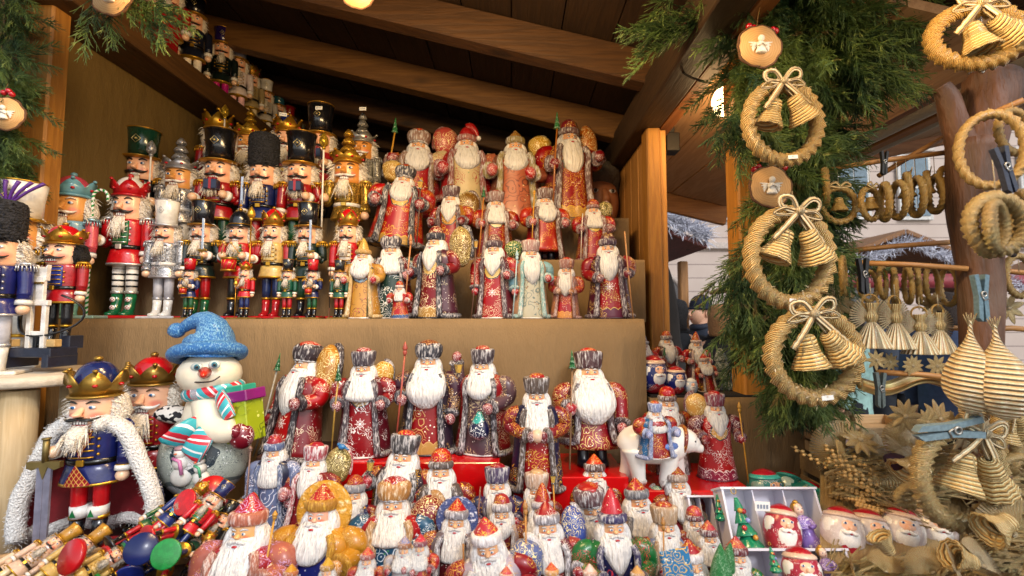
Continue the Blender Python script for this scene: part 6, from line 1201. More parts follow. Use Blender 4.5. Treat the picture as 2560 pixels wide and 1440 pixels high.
# ------------------------------------------------------------------ juniper
def jleaf():
    s = NT('juniper_leaf'); v = s.coord(); n = s.noise(v, 9, 3); n2 = s.noise(v, 60, 2)
    c = s.mix(s.step(n, .35, .68), rgb('274420'), rgb('667c38')); c = s.mix(s.step(n2, .55, .75), c, rgb('8c9a50'))
    c = s.mix(s.mth('MULTIPLY', s.step(s.noise(v, 22, 2), .64, .70), .7), c, rgb('6a4a2a'))
    return s.fin(c, .55)
JL = jleaf(); JT = paint('5a4028', .8, 0, 0)
def sprig_mesh(key):
    """unit sprig along +Z, length 1: feathery scale leaved shoots"""
    r = rnd(key); V = []; Fc = []
    def seg(a, b, ra, rb):
        ra *= .8; rb *= .8; a = Vector(a); b = Vector(b); d = (b-a).normalized(); u = d.orthogonal().normalized(); w_ = d.cross(u); i0 = len(V)
        for p, rr in ((a, ra), (b, rb)):
            for q in range(3): V.append(p+(u*math.cos(q*2.094)+w_*math.sin(q*2.094))*rr)
        for q in range(3): Fc.append((i0+q, i0+(q+1) % 3, i0+3+(q+1) % 3)); Fc.append((i0+q, i0+3+(q+1) % 3, i0+3+q))
    stem = [Vector((0, 0, 0))]; d = Vector((0, 0, 1))
    for i in range(7):
        d = (d+Vector((r.gauss(0, .10), r.gauss(0, .10), 0))).normalized(); stem.append(stem[-1]+d/7)
    for i in range(7): seg(stem[i], stem[i+1], .011-.001*i, .010-.001*i)
    for i in range(36):
        f = .08+.9*i/36; j = min(int(f*7), 6); p = stem[j].lerp(stem[j+1], f*7-j); a = i*2.4+r.gauss(0, .5)
        L = (.34-.24*f)*r.uniform(.6, 1.2)+.05
        sd = Vector((math.cos(a), math.sin(a)*.7, r.uniform(.7, 1.3))).normalized(); q0 = p
        for k in range(3):
            q1 = q0+(sd+Vector((0, 0, .15*k))).normalized()*L/3; seg(q0, q1, .0085, .0075-.0015*k)
            for _ in range(2):
                a2 = r.uniform(0, 6.28); e = (sd+Vector((math.cos(a2), math.sin(a2), .3))*.7).normalized()*L*.3*r.uniform(.6, 1.2)
                seg(q0.lerp(q1, r.random()), q1+e, .0075, .004)
            q0 = q1
    return np.array([tuple(v) for v in V]), np.array(Fc)
SPR = [sprig_mesh(('s', i)) for i in range(7)]
def juniper(label, items, stems, group=None):
    """items: (origin, direction, length) sprigs joined as the foliage of one bough"""
    VV = []; FF = []; off = 0
    for i, (o_, d, L) in enumerate(items):
        v, f = SPR[i % 7]; d = Vector(d).normalized(); M_ = (d.to_track_quat('Z', 'Y') @ __import__('mathutils').Quaternion((0, 0, 1), i*1.7)).to_matrix()
        m_ = np.array(M_)*L; vv = v @ m_.T
        vv[:, 2] -= (np.linalg.norm(vv, axis=1)**2)*.9   # droop
        VV.append(vv+np.array(tuple(o_))); FF.append(f+off); off += len(v)
    o0 = Vector(stems[0][0]); t = thing('juniper_bough', label, 'juniper bough', o0, group=group)
    V = np.concatenate(VV)-np.array(tuple(o0)); Fm = np.concatenate(FF)
    me = bpy.data.meshes.new('foliage'); me.vertices.add(len(V)); me.vertices.foreach_set('co', V.astype(np.float32).ravel())
    me.loops.add(len(Fm)*3); me.loops.foreach_set('vertex_index', Fm.astype(np.int32).ravel()); me.polygons.add(len(Fm)); me.polygons.foreach_set('loop_start', np.arange(0, len(Fm)*3, 3, dtype=np.int32))
    me.polygons.foreach_set('loop_total', np.full(len(Fm), 3, dtype=np.int32)); me.update(); me.validate(); me.materials.append(JL)
    o = bpy.data.objects.new('foliage', me); col.objects.link(o); o.parent = t
    obj('stem', [tube([Vector(p)-o0 for p in s_], [.008]*(len(s_)-1)+[.003], 7, m=3) for s_ in stems], JT, t)
    return t
def scatter(key, n, path, Ls=(.12, .2), Yc=.98, out=1.0, down=.6, yj=.07):
    """path: (px,py,halfwidth px) control points; sprigs start near it and reach outwards and down"""
    r = rnd(key); it = []
    ns = catmull([(*p, 0) for p in path], 12)
    for i in range(n):
        f = r.random()*(len(ns)-1); j = int(f); k = min(j+1, len(ns)-1); a = ns[j]*(1-(f-j))+ns[k]*(f-j)
        off = max(-1.3, min(1.3, r.gauss(0, .5))); px = a[0]+off*a[2]*.62; py = a[1]+r.uniform(-20, 20)
        Y = Yc+r.uniform(-yj, yj); L = r.uniform(*Ls)*.74
        d = Vector((off*out+r.gauss(0, .25), r.uniform(-.55, .25), -down+r.gauss(0, .3)))
        it.append((P(px, py, Y), d, L))
    return it
Pm = lambda px, py, Y: P(px, py, Y)
juniper('big bushy juniper bough spreading over the top of the right post',
        scatter('j1', 360, [(1900, -90, 150), (2050, -60, 260), (2080, 60, 230), (2060, 170, 170)], (.12, .20), .99)+scatter('j1b', 90, [(1850, -60, 60), (1880, 120, 70), (1850, 320, 60)], (.10, .17), .98),
        [[Pm(2050, -160, 1.0), Pm(2040, 0, 1.0), Pm(2000, 250, 1.02)], [Pm(1900, -120, 1.0), Pm(1870, 100, 1.0), Pm(1840, 300, 1.0)]])
juniper('long juniper spray reaching left across the dark roof beams',
        [(P(1830-i*26, 20+i*9+(i*37 % 17), .95), (-1, -.1, -.25+.1*math.sin(i)), .13) for i in range(7)]+[(P(1760, 60, .95), (-1, 0, -.35), .15), (P(1700, -30, .95), (-.8, 0, -.8), .13), (P(1720, 10, .95), (-1, 0, -.5), .14)],
        [[P(1900, 0, .96), P(1780, 30, .95), P(1690, 70, .95)]])
juniper('middle juniper bough hanging behind the first straw wreath',
        scatter('j2', 250, [(1980, 180, 90), (1985, 330, 90), (1995, 480, 90)], (.10, .17), 1.02), [[P(1980, 180, 1.03), P(1950, 330, 1.04), P(1960, 520, 1.04)]])
juniper('lower juniper bough hanging behind the second straw wreath',
        scatter('j3', 270, [(1995, 480, 90), (1990, 620, 90), (1990, 780, 100)], (.11, .18), 1.02, down=.9), [[P(1960, 480, 1.04), P(1940, 640, 1.04), P(1960, 800, 1.04)]])
juniper('drooping juniper ends reaching below the lowest straw wreath',
        scatter('j4', 190, [(1985, 760, 80), (1995, 880, 75), (1990, 950, 36)], (.10, .16), 1.02, down=1.1)+scatter('j4b', 40, [(1872, 640, 24), (1878, 820, 24)], (.12, .18), 1.0, down=1.3), [[P(1960, 760, 1.04), P(1990, 900, 1.04), P(2010, 1020, 1.04)]])
juniper('juniper garland on the left corner post above the red berries',
        scatter('j5', 110, [(20, -60, 44), (10, 120, 40), (5, 250, 32)], (.09, .14), 1.05, yj=.04), [[P(30, -80, 1.08), P(20, 120, 1.08), P(15, 280, 1.08)]], 'juniper on the left post')
juniper('juniper sprigs on the left corner post below the wood slice',
        scatter('j6', 70, [(10, 280, 40), (5, 430, 36)], (.09, .14), 1.05, yj=.04), [[P(10, 280, 1.08), P(5, 420, 1.08)]], 'juniper on the left post')
juniper('bright juniper sprig hanging from the upper left roof edge',
        [(P(290+i*18, -20+(i*29 % 25), .96+.006*(i % 5)), (.5+.1*(i % 3), -.1, -.5-.25*(i % 2)), .10+.02*(i % 3)) for i in range(7)]+[(P(250, -20, .96), (-.1, -.1, -1), .13), (P(275, 0, .96), (.15, -.1, -1), .11)], [[P(260, -60, .97), P(330, -10, .97), P(390, 5, .97)]])
# berries
BR = paint('b01020', .2, 0, .5, .1)
def berries(label, pts, Y):
    p0 = P(*pts[0], Y); t = thing('berries', label, 'berries', p0)
    for a in pts: obj('berry', ball(P(*a, Y)-p0, .0062, 12, 8), BR, t)
berries('red berries above the top wood slice', [(1873, 66), (1884, 70), (1932, 75), (1939, 78)], .86)
berries('red berries beside the lower wood slice', [(1885, 424), (1896, 417), (1962, 420)], .93)
berries('red berries above the left wood slice', [(10, 232), (22, 228), (30, 236)], .98)
# wood slices with an angel
def slice_angel(px, py, Y, r, label, rz=0, angel=True):
    t = thing('wood_slice', label, 'wood slice ornament', P(px, py, Y), (0, 0, R(rz)), r, 'wood slices with white angels')
    s = NT('wood_slice'); v = s.coord(); sp = s.n('ShaderNodeSeparateXYZ'); s.t.links.new(v, sp.inputs[0])
    rr = s.mth('SQRT', s.mth('ADD', s.mth('POWER', sp.outputs[0], 2.0), s.mth('POWER', sp.outputs[2], 2.0))); n = s.noise(v, 2.5, 3)
    rg = s.mth('SINE', s.mth('MULTIPLY', s.mth('ADD', rr, s.mth('MULTIPLY', n, .2)), 60)); s.fin(s.mix(s.mth('MULTIPLY_ADD', rg, .2, .5), rgb('c08a50'), rgb('e0b880')), .6)
    wb = lambda a, u: 1+.03*math.sin(a*5)+.02*math.sin(a*11)
    obj('slice', xf(loft([(0, 0, 0, .97, .97), (0, 0, .16, .97, .97)], 40, 1, wb), trs((0, 0.16, 0), (R(90), 0, 0))), s.m, t)
    obj('bark', xf(tube([(1.0*wb(a, 0)*math.sin(a), 1.0*wb(a, 0)*math.cos(a), 0) for a in [2*PI*i/40 for i in range(40)]], .07, 7, True, mod=lambda q, u: 1+.2*math.sin(u*200)), trs((0, .07, 0), (R(90), 0, 0))), paint('6a4628', .8, 0, 0, .5), t)
    if angel:
        W = paint('ece6da', .6, 0, 0, .12)
        a = obj('angel', [ball((0, -.14, .30), (.15, .12, .16), 14, 10), loft([(0, -.06, .2, .08, .07), (0, -.08, .08, .15, .11), (0, -.08, -.12, .17, .12), (0, -.1, -.34, .27, .14), (0, -.08, -.4, .2, .1)], 18, 3), tube([(-.13, -.1, .1), (-.19, -.2, -.06), (0, -.24, .04)], [.055, .055, .045], 8, m=3), tube([(.13, -.1, .1), (.19, -.2, -.06), (0, -.24, .04)], [.055, .055, .045], 8, m=3)], W, t)
        for q in (-1, 1): obj('wing', [tube([(q*.08, -.03, .08), (q*(.26+.02*i), -.05, .10-.07*i), (q*(.56-.07*i), -.05, .16-.15*i)], [.05, .075, .02], 8, m=3, flat=.5) for i in range(4)], W, a)
    obj('cord', tube([(-.1, .02, 1), (-.03, .0, 1.5), (.08, .02, 1.9)], .02, 5), straw('c8a060', '8a6030'), t)
slice_angel(1900, 115, .85, .041, 'wood slice with a white angel hanging above the first straw wreath')
slice_angel(1927, 466, .90, .041, 'wood slice with a white angel between the first and second straw wreaths')
slice_angel(10, 283, .98, .036, 'wood slice with a white angel on the left corner post', 15)
slice_angel(278, -12, .93, .042, 'wood slice at the top edge beside the bright juniper sprig')
slice_angel(897, -18, .93, .034, 'wood slice hanging at the middle of the top edge')
# ------------------------------------------------------------------ straw
ST1 = straw('ffdb96', 'e0a458', .62); ST2 = straw('ffe0a2', 'e0ac62', .7); STP = straw('ffe8be', 'e6bc82', .8); STG = straw('ffd07c', 'dca050', .62)
def rope_ring(Rx, Rz, r, pleats, key='', mat=None, dz=0, amp=.52, nseg=None, y=0, rev=3):
    """pleated straw rope bent into a ring in the x-z plane"""
    g = G(); n = nseg or pleats*6; m = 14
    for j in range(n):
        ph = 2*PI*j/n
        for i in range(m):
            th = 2*PI*i/m; sw = (pleats*ph/(2*PI)+rev*th/(2*PI)) % 1.0
            k = r*(1-amp*.5+amp*sw)
            g.v.append(((Rx+k*math.cos(th))*math.sin(ph), y+k*math.sin(th), (Rz+k*math.cos(th))*math.cos(ph)+dz)); g.uv.append((sw*9+0*i, i))
    for j in range(n):
        for i in range(m):
            a = j*m+i; b = j*m+(i+1) % m; c = ((j+1) % n)*m; g.f.append((b, a, c+i, c+(i+1) % m))
    return g
def plait(pts, w_, m=6, amp=.35, n=None, f=1.0):
    """flat plaited straw ribbon with scalloped edges"""
    q = catmull(pts, m); L = sum((Vector(q[i+1])-Vector(q[i])).length for i in range(len(q)-1)); cnt = L/(w_*1.0)
    return tube([tuple(x) for x in q], [w_*.5*(1+amp*abs(math.sin(PI*cnt*i/(len(q)-1)*f))-amp*.5) for i in range(len(q))], 8, flat=.35)
def bell_geo(c, h, r, rz=0, tilt=0, n=5, tw=2.0):
    g = loft([(0, 0, 0, .16*r, .16*r), (0, 0, -.06*h, .5*r, .5*r), (0, 0, -.35*h, .62*r, .62*r), (0, 0, -.5*h, .66*r, .66*r), (0, 0, -.78*h, .92*r, .92*r), (0, 0, -h, 1.1*r, 1.1*r), (0, 0, -.97*h, .9*r, .9*r), (0, 0, -.6*h, .4*r, .4*r)], 30, 4, lambda t, u: 1+.16*math.cos(n*t)**2*(.3+u*1.0 if u < .8 else .7), cap=False, tw=tw)
    for i in range(len(g.uv)): g.uv[i] = (g.uv[i][1]*3.5+g.uv[i][0]*.1, g.uv[i][0])
    return xf(g, trs(c, (0, R(tilt), R(rz))))
def wreath(px, py, Y, Rpx, label, rz=0, ry=0, bells=True, bow=True, tg=True, asp=1.12, pleats=26, mat=None, rr=.19, bt=(-14, 20), group='large straw wreaths with bells', bow_rot=0):
    p = P(px, py, Y); U = Rpx*Y/F
    t = thing('straw_wreath', label, 'straw wreath', p, (0, R(ry), R(rz)), U, group); M_ = mat or ST1
    obj('ring', rope_ring(1, asp, rr, pleats), M_, t)
    if tg or 'heap' in (group or ''):
        def fr_(r):
            a = r.uniform(0, 6.28); q = r.uniform(0, 6.28); return ((1+rr*math.cos(q))*math.sin(a), rr*math.sin(q), (asp+rr*math.cos(q))*math.cos(a)), (math.sin(a)*math.cos(q)+math.cos(a)*r.gauss(0, 1), math.sin(q), math.cos(a)*math.cos(q)+math.sin(a)*r.gauss(0, 1))
        obj('frayed_ends', strands(90, label, fr_, .11, .006, .2), STP, t)
    if bow:
        b = [plait([(0, -.22, asp+.02), (s*.25, -.3, asp+.32), (s*.5, -.26, asp+.30), (s*.45, -.25, asp+.08), (0, -.24, asp+.0)], .13) for s in (-1, 1)]
        b += [plait([(0, -.25, asp+.02), (-.3, -.3, asp-.35), (-.62, -.26, asp-.75)], .15), plait([(0, -.25, asp+.02), (.3, -.3, asp-.35), (.66, -.26, asp-.72)], .15), ball((0, -.28, asp+.02), (.12, .1, .1), 10, 8)]
        b += [plait([(0, -.22, asp), (s*.38, -.28, asp+.05), (s*.62, -.22, asp-.1), (s*.4, -.22, asp-.12), (0, -.22, asp-.04)], .07) for s in (-1, 1)]
        obj('bow', b, STP, t)
    if bells:
        for s, tl in ((-1, bt[0]), (1, bt[1])):
            c = (s*.2, -.2-.08*s, asp-.45)
            be = obj('bell', bell_geo(c, .80, .34, s*20, -(tl+s*8)), ST2, t)
            obj('bell_strap', [tube([(s*.02, -.2, asp), (s*.08, -.2, asp-.2), c], .025, 5), tube([(s*.06, -.2, asp), (s*.12, -.2, asp-.2), c], .02, 5)], STP, be)
    if tg: obj('price_tag', [box((.05, -rr-.02, -asp*.97), (.28, .015, .11), .003), ], paint('f0eee8', .6, 0, 0, .05), t)
    obj('hanger', tube([(0, 0, asp+.1), (0, .05, asp+.6)], .012, 5), STP, t)
    return t
wreath(1957, 308, .82, 88, 'first big straw wreath with two bells under the top wood slice', ry=-4)
wreath(1974, 645, .84, 101, 'second big straw wreath with two bells, in the middle of the juniper', ry=6, rz=5, bt=(-12, 26))
wreath(2034, 890, .82, 103, 'lowest big straw wreath with two bells over the juniper ends', ry=-6, asp=1.0, bt=(10, 30))
wreath(2440, 92, .70, 100, 'large straw wreath with two open bells at the top right corner', asp=.74, mat=STG, bt=(20, 50), rz=-10, tg=False)
t = thing('metal_chain', 'short metal chain hanging through the top right wreath', 'chain', P(2446, 40, .78))
obj('links', [xf(tube([(.0045*math.sin(a), 0, .008*math.cos(a)) for a in [2*PI*i/12 for i in range(12)]], .0013, 6, True), trs((0, 0, -.012*i), (0, 0, R(90*(i % 2))))) for i in range(9)], paint('8a8478', .35, .8), t)
# rustic trunk post
def bark():
    s = NT('bare_trunk'); v = s.coord(scale=(9, 9, 1.6)); n = s.noise(v, 2, 5, .6); n2 = s.noise(s.coord(), 5, 3)
    s.bump(n, .8, .02); c = s.mix(s.step(n, .3, .7), rgb('3e281a'), rgb('744c34')); return s.fin(s.mix(s.step(n2, .5, .8), c, rgb('6a5a4c')), .6)
BK = bark(); tx = P(2440, 800, .86); t = thing('forked_trunk', 'smooth brown forked tree trunk holding the straw ornament rods', 'wooden trunk', (tx.x, .86, ZC-.2))
def LT(px, py, dy=0): return P(px, py, .86)-Vector((tx.x, .86, ZC-.2))+Vector((0, dy, 0))
wv = lambda a, u: 1+.06*math.sin(a*2+u*9)+.04*math.sin(a*5+u*21)
obj('trunk', tube([LT(2478, 1380), LT(2462, 1150), LT(2455, 900), LT(2450, 700), LT(2432, 520), LT(2434, 360)], [.036, .034, .032, .032, .036, .044], 18, m=5, mod=wv), BK, t)
obj('fork', [tube([LT(2430, 420), LT(2395, 330), LT(2366, 240), LT(2352, 215)], [.03, .024, .017, .014], 14, m=5, mod=wv)], BK, t)
obj('fork', [tube([LT(2440, 420), LT(2462, 310), LT(2480, 230), LT(2484, 192)], [.036, .040, .044, .043], 14, m=5, mod=wv)], BK, t)
obj('knot', [ball(LT(2415, 480, -.043), (.006, .004, .006), 8, 6), ball(LT(2470, 640, -.043), (.008, .004, .009), 8, 6), ball(LT(2440, 860, -.043), (.007, .004, .006), 8, 6)], paint('1c120c', .8), t)
# rods
RODM = wood('c08a4c', '8a5a2a', 0, 2, .5, False); rods = {}
for k, (a, b, Ya, Yb, lab) in enumerate([((2040, 428), (2390, 378), .98, .90, 'upper straight wooden rod the straw wreaths hang from'), ((2196, 440), (2385, 330), .96, .92, 'short slanting wooden rod crossing the upper rod'), ((2090, 630), (2400, 604), 1.0, .92, 'bare wooden rod just above the clothes peg'), ((2140, 657), (2418, 672), .90, .85, 'wooden rod carrying the straw rings above the angels'), ((2300, 822), (2440, 822), .96, .92, 'short wooden rod behind the straw angels'), ((2190, 930), (2410, 948), .88, .84, 'lower wooden rod with a grey clothes peg'), ((2490, 680), (2560, 682), .9, .88, 'wooden rod to the right of the trunk'), ((2490, 822), (2570, 824), .88, .88, 'lower wooden rod right of the trunk'), ((2455, 300), (2560, 250), .80, .76, 'wooden rod stuck in the top of the forked trunk')]):
    pa = P(*a, Ya); pb = P(*b, Yb); tag(obj('wooden_rod', tube([Vector((0, 0, 0)), (pb-pa)*.5+Vector((0, 0, .002)), pb-pa], .0052, 10), RODM, None, pa), lab, 'rod', 'wooden rods for ornaments')
# small hanging wreaths on the upper rod
def small_ring(px, py, Y, Rpx, rodpy, label, rz=0, bell=True, M_=None, asp=1.0, rr=.17, loop=True, pl=20):
    p = P(px, py, Y); U = Rpx*Y/F; t = thing('straw_ring', label, 'straw ring', p, (0, 0, R(rz)), U, 'small straw rings on the rods')
    obj('ring', rope_ring(1, asp, rr, pl), M_ or STG, t); top = (P(px, rodpy, Y).z-p.z)/U
    obj('hanging_thread', tube([(0, 0, asp), (.03, 0, (top+asp)/2), (0, 0, top)], .018, 5), STP, t)
    if bell:
        obj('bell', bell_geo((0, 0, asp*.45), .8, .38), STG, t)
        obj('bow', [plait([(0, -.2, asp+.05), (s*.3, -.25, asp+.3), (s*.6, -.2, asp+.12), (0, -.2, asp)], .14) for s in (-1, 1)], ST2, t)
for px, py, rp, rz, rod, bl, lab in [
 (2097, 513, 43, 0, 425, True, 'round straw ring with a little bell, leftmost on the upper rod'), (2176, 510, 40, 25, 415, True, 'straw ring with a fan inside, second from the left on the upper rod'),
 (2212, 505, 44, 62, 410, False, 'straw ring turned nearly edge on, third on the upper rod'), (2246, 500, 44, 70, 405, False, 'edge on straw ring, fourth on the upper rod'),
 (2268, 478, 42, 55, 400, True, 'golden straw ring with bell, fifth on the upper rod'), (2292, 492, 46, 65, 396, False, 'edge on straw ring, sixth on the upper rod'),
 (2318, 470, 38, 50, 392, True, 'golden straw ring with bell, seventh on the upper rod'), (2340, 485, 44, 66, 388, False, 'edge on straw ring, eighth on the upper rod'), (2366, 462, 42, 30, 384, True, 'straw ring nearest the trunk on the upper rod'), (2062, 470, 44, 60, 428, False, 'dark straw ring half hidden by the juniper left of the upper rod')]:
    small_ring(px, py, .94-(px-2060)*.0001, rp, rod, lab, rz, bl)
for px, py, rp, rz, lab in [(2170, 715, 33, 20, 'straw ring behind the leftmost angel'), (2207, 706, 34, 40, 'thin straw ring, second on the ring rod'), (2236, 715, 36, 55, 'straw ring, third on the ring rod'), (2270, 712, 38, 60, 'oval straw ring, fourth on the ring rod'), (2296, 712, 38, 50, 'oval straw ring, fifth on the ring rod'), (2330, 712, 38, 30, 'straw ring, sixth on the ring rod'), (2372, 715, 40, 70, 'edge on straw ring beside the trunk on the ring rod'), (2108, 690, 40, 50, 'straw ring half hidden by the second wreath')]:
    small_ring(px, py, .92, rp, 655 if px > 2130 else 630, lab, rz, False, rr=.15, asp=1.15)
for px, py, Y, rp, rz, asp, rod, lab in [(2492, 560, .66, 68, 0, 1.0, 400, 'thick bundle of pale straw rings pegged beside the trunk'), (2478, 375, .70, 62, -30, 1.5, 270, 'tall leaning straw ring below the top right wreath'), (2535, 330, .72, 50, 10, 1.1, 255, 'golden straw ring at the right edge under the rod'), (2556, 540, .72, 50, 60, 1.2, 470, 'straw ring at the right edge behind the peg'), (2548, 690, .84, 42, 10, 1.2, 680, 'straw ring at the right edge below the red awning')]:
    small_ring(px, py, Y, rp, rod, lab, rz, False, ST2 if 'pale' in lab else ST1, asp, .24 if 'bundle' in lab else .18, pl=24)
p = P(2492, 560, .655); t = thing('straw_ring_bundle', 'inner pale straw rings nested in the thick pegged bundle', 'straw ring', p, (0, 0, R(28)), 1, 'small straw rings on the rods')
for i, (a, r_) in enumerate([(0, .031), (15, .027), (-12, .034)]): obj('ring', xf(rope_ring(r_, r_*1.1, .0065, 26), trs((.004*i, .006*i, -.004), (0, 0, R(a)))), ST2, t)
# clothes pegs
def peg(px, py, Y, h, label, c, ry=0, rz=0):
    t = thing('clothes_peg', label, 'clothes peg', P(px, py, Y), (0, R(ry), R(rz)), h, 'wooden clothes pegs'); m_ = paint(c, .6, 0, 0)
    for s in (-1, 1):
        obj('leg', prism([(s*.03, -.5), (s*.11, -.42), (s*.10, .05), (s*.16, .48), (s*.07, .5), (s*.02, .1), (s*.012, -.1)], -.06, .06), m_, t)
    obj('spring', [xf(tube([(.05*math.sin(a), .0, .05*math.cos(a)) for a in [2*PI*i/12 for i in range(12)]], .018, 6, True), trs((0, -.075+.03*q, .08))) for q in range(2)]+[tube([(-.05, -.07, .06), (.0, -.075, -.05), (.1, -.07, -.02)], .014, 5)], paint('b0aca4', .3, .8), t)
peg(2158, 690, .86, .068, 'dark peg clipped on the ring rod above the angels', '1e2026'); peg(2200, 975, .82, .062, 'grey blue peg hanging from the lower rod', '5a6664', 2)
peg(2452, 745, .66, .068, 'pale blue peg holding the pair of spiral straw drops', '64808c'); peg(2512, 425, .60, .064, 'dark slate peg clipped to the ring bundle', '2c3448', -12)
peg(2210, 408, .92, .05, 'small dark peg on the upper rod', '242424', 4); peg(2370, 1075, .66, .095, 'long pale blue peg lying on the straw heap', '748a92', 84)
# straw angels
def angel(px, top, bot, Y, label, rz=0):
    a = P(px, top, Y); h = a.z-P(px, bot, Y).z; t = thing('straw_angel', label, 'straw angel', (a.x, Y, a.z-h), (0, 0, R(rz)), h, 'hanging straw angels')
    obj('skirt', [loft([(0, 0, .0, .40, .26), (0, 0, .03, .40, .26), (0, 0, .35, .2, .15), (0, 0, .52, .07, .06)], 30, 3, lambda q, u: 1+.035*math.sin(q*15))], STP, t)
    obj('torso', [loft([(0, 0, .50, .07, .06), (0, 0, .62, .13, .1), (0, 0, .72, .08, .07), (0, 0, .80, .1, .08), (0, 0, .9, .12, .1)], 20, 3, lambda q, u: 1+.05*math.sin(q*9))], ST2, t)
    r = rnd(label); w_ = []
    for s in (-1, 1):
        for i in range(13): q = R(-35+i*8); w_.append(tube([(0, .02, .62), (s*.42*math.cos(q), .03, .62+.42*math.sin(q))], [.012, .02], 4))
    obj('wings', w_, STP, t)
    obj('halo', tube([(.16*math.sin(q), .02, .92+.15*math.cos(q)) for q in [2*PI*i/18 for i in range(18)]], .025, 6, True), STG, t)
    obj('hanging_thread', tube([(0, 0, 1.0), (0, 0, 1.3)], .012, 5), STP, t)
for px, tp, bt_, lab, rz in [(2176, 745, 870, 'leftmost pale straw angel under the ring rod', 0), (2237, 748, 872, 'second pale straw angel from the left', 15), (2298, 775, 885, 'third straw angel, a little lower than its neighbours', -10), (2345, 770, 884, 'rightmost straw angel next to the trunk', 10)]: angel(px, tp, bt_, .88, lab, rz)
# straw stars
def star(px, py, Y, r, label, n=8, rz=0, tilt=0, rx=0, M_=None):
    t = thing('straw_star', label, 'straw star', P(px, py, Y), (R(rx), R(tilt), R(rz)), r, 'straw stars and rosettes'); g = []
    for i in range(n):
        q = 2*PI*i/n; c, s = math.cos(q), math.sin(q); g.append(loft([(0, 0, 0, .05, .03), (0, 0, .45, .2, .05), (0, 0, .8, .13, .04), (0, 0, 1, .02, .02)], 8, 3)); xf(g[-1], trs((0, -.02*(i % 2), 0), (0, q, 0)))
    obj('petals', g, M_ or ST2, t); obj('knot', ball((0, -.05, 0), .13, 10, 8), STP, t); return t
for i, (px, py, Y, r, lab) in enumerate([(2190, 900, .86, .02, 'straw star under the leftmost angel'), (2225, 905, .88, .018, 'straw star right of the grey blue peg'), (2282, 915, .86, .02, 'straw star under the third angel'), (2342, 915, .86, .022, 'straw star under the rightmost angel'), (2262, 1040, .74, .028, 'straw rosette hanging below the lower rod'), (2318, 1055, .76, .022, 'small straw rosette right of the larger rosette'), (2385, 1060, .76, .022, 'flat straw rosette near the foot of the trunk'), (2330, 760, .93, .026, 'pale spiky straw star behind the rings'), (2090, 750, .98, .045, 'large feathery straw star behind the juniper'), (2520, 770, .86, .032, 'spiky straw star right of the trunk')]):
    star(px, py, Y, r, lab, 8+i % 3*2, tilt=i*13)
# spiral drops
def drop(px, top, bot, Y, wpx, label, ry=0):
    a = P(px, top, Y); h = a.z-P(px, bot, Y).z; r = wpx/2*Y/F/h; t = thing('straw_spiral_drop', label, 'straw drop', (a.x, Y, a.z-h), (0, R(ry), 0), h, 'spiral straw drops')
    g = loft([(0, 0, 0, .02, .02), (0, 0, .06, .5*r, .5*r), (0, 0, .22, .97*r, .97*r), (0, 0, .4, r, r), (0, 0, .58, .74*r, .74*r), (0, 0, .72, .36*r, .36*r), (0, 0, .84, .13*r, .13*r), (0, 0, 1, .06*r, .06*r)], 40, 9, lambda q, u: 1+.16*abs(math.cos(q*2.5)), tw=5.5)
    g.uv = [(v*4.2+u*.12, u) for u, v in g.uv]; obj('drop', g, STP, t)
    obj('straw_ends', [tube([(0, 0, .9), (.03*(i-2.5), .0, 1.06+.02*(i % 2))], .006, 4) for i in range(6)], ST2, t)
drop(2413, 800, 1035, .66, 92, 'left pale spiral straw drop pegged in front of the trunk', 3); drop(2498, 810, 1050, .64, 104, 'right pale spiral straw drop pegged in front of the trunk', -3)
drop(2420, 950, 1060, .74, 50, 'small spiral straw drop hanging behind the large left one', 20)
tag(obj('straw_garland', [tube([P(2150+i*12, 958+14*math.sin(i*.35), .92)-P(2150, 958, .92) for i in range(24)], .0115, 10, mod=lambda a, u: 1+.25*math.sin(a*2+u*150))], ST1, None, P(2150, 958, .92)), 'thick twisted straw garland lying along the lower rod', 'straw garland')
# straw goods table: crates, heap
ct = thing('straw_table', 'low table covered in dark cloth under the heap of straw ornaments', 'table', (1.05, .95, 0)); CT = C0-.42
part('table_cover', drape(.60, 2.0, .45, 1.15, CT-.5, CT, 'g', .008, 40), cloth('3a2c20'), ct)
for i in range(3):
    p = P(2165, 1105-i*30, 1.08); t = thing('wooden_crate', ['bottom shallow pale wooden crate beside the juniper tips', 'middle shallow pale wooden crate in the stack beside the juniper', 'topmost shallow pale wooden crate holding small ornaments'][i], 'crate', (p.x, 1.08, CT+.10+i*.03), (0, 0, R(-3+i*2)), 1, 'shallow pale wooden crates')
    W = wood('d8b88c', 'b08c5c', 0, 3, .6, False); x_, y_ = .20, .14
    obj('bottom', box((0, 0, .002), (x_, y_, .003)), W, t)
    for s in (-1, 1): obj('side', [box((0, s*y_/2, .014), (x_, .004, .022), .001)], W, t); obj('side', [box((s*x_/2, 0, .014), (.004, y_-.005, .022), .001)], W, t)
t = thing('patterned_cloth', 'folded white cloth with red pattern beside the crates', 'cloth', P(2140, 1130, .98)); obj('folds', [box((0, 0, -.01+.012*i), (.14, .08, .010), .004) for i in range(3)], ornate('e0d8d4', 'a81c30', 'c02840', 60., .9), t)
t = thing('tall_crate', 'deeper wooden crate under the three shallow crates', 'crate', (P(2165, 1105, 1.08).x, 1.08, CT))
W = wood('c8a878', '9a7848', 0, 3, .6, False)
for z_ in (.025, .073):
    for s in (-1, 1): obj('side_slat', box((0, s*.075, z_), (.22, .005, .036), .001), W, t); obj('side_slat', box((s*.11, 0, z_), (.005, .14, .036), .001), W, t)
for sx in (-1, 1):
    for sy in (-1, 1): obj('corner_post', box((sx*.104, sy*.068, .048), (.012, .012, .094), .001), W, t)
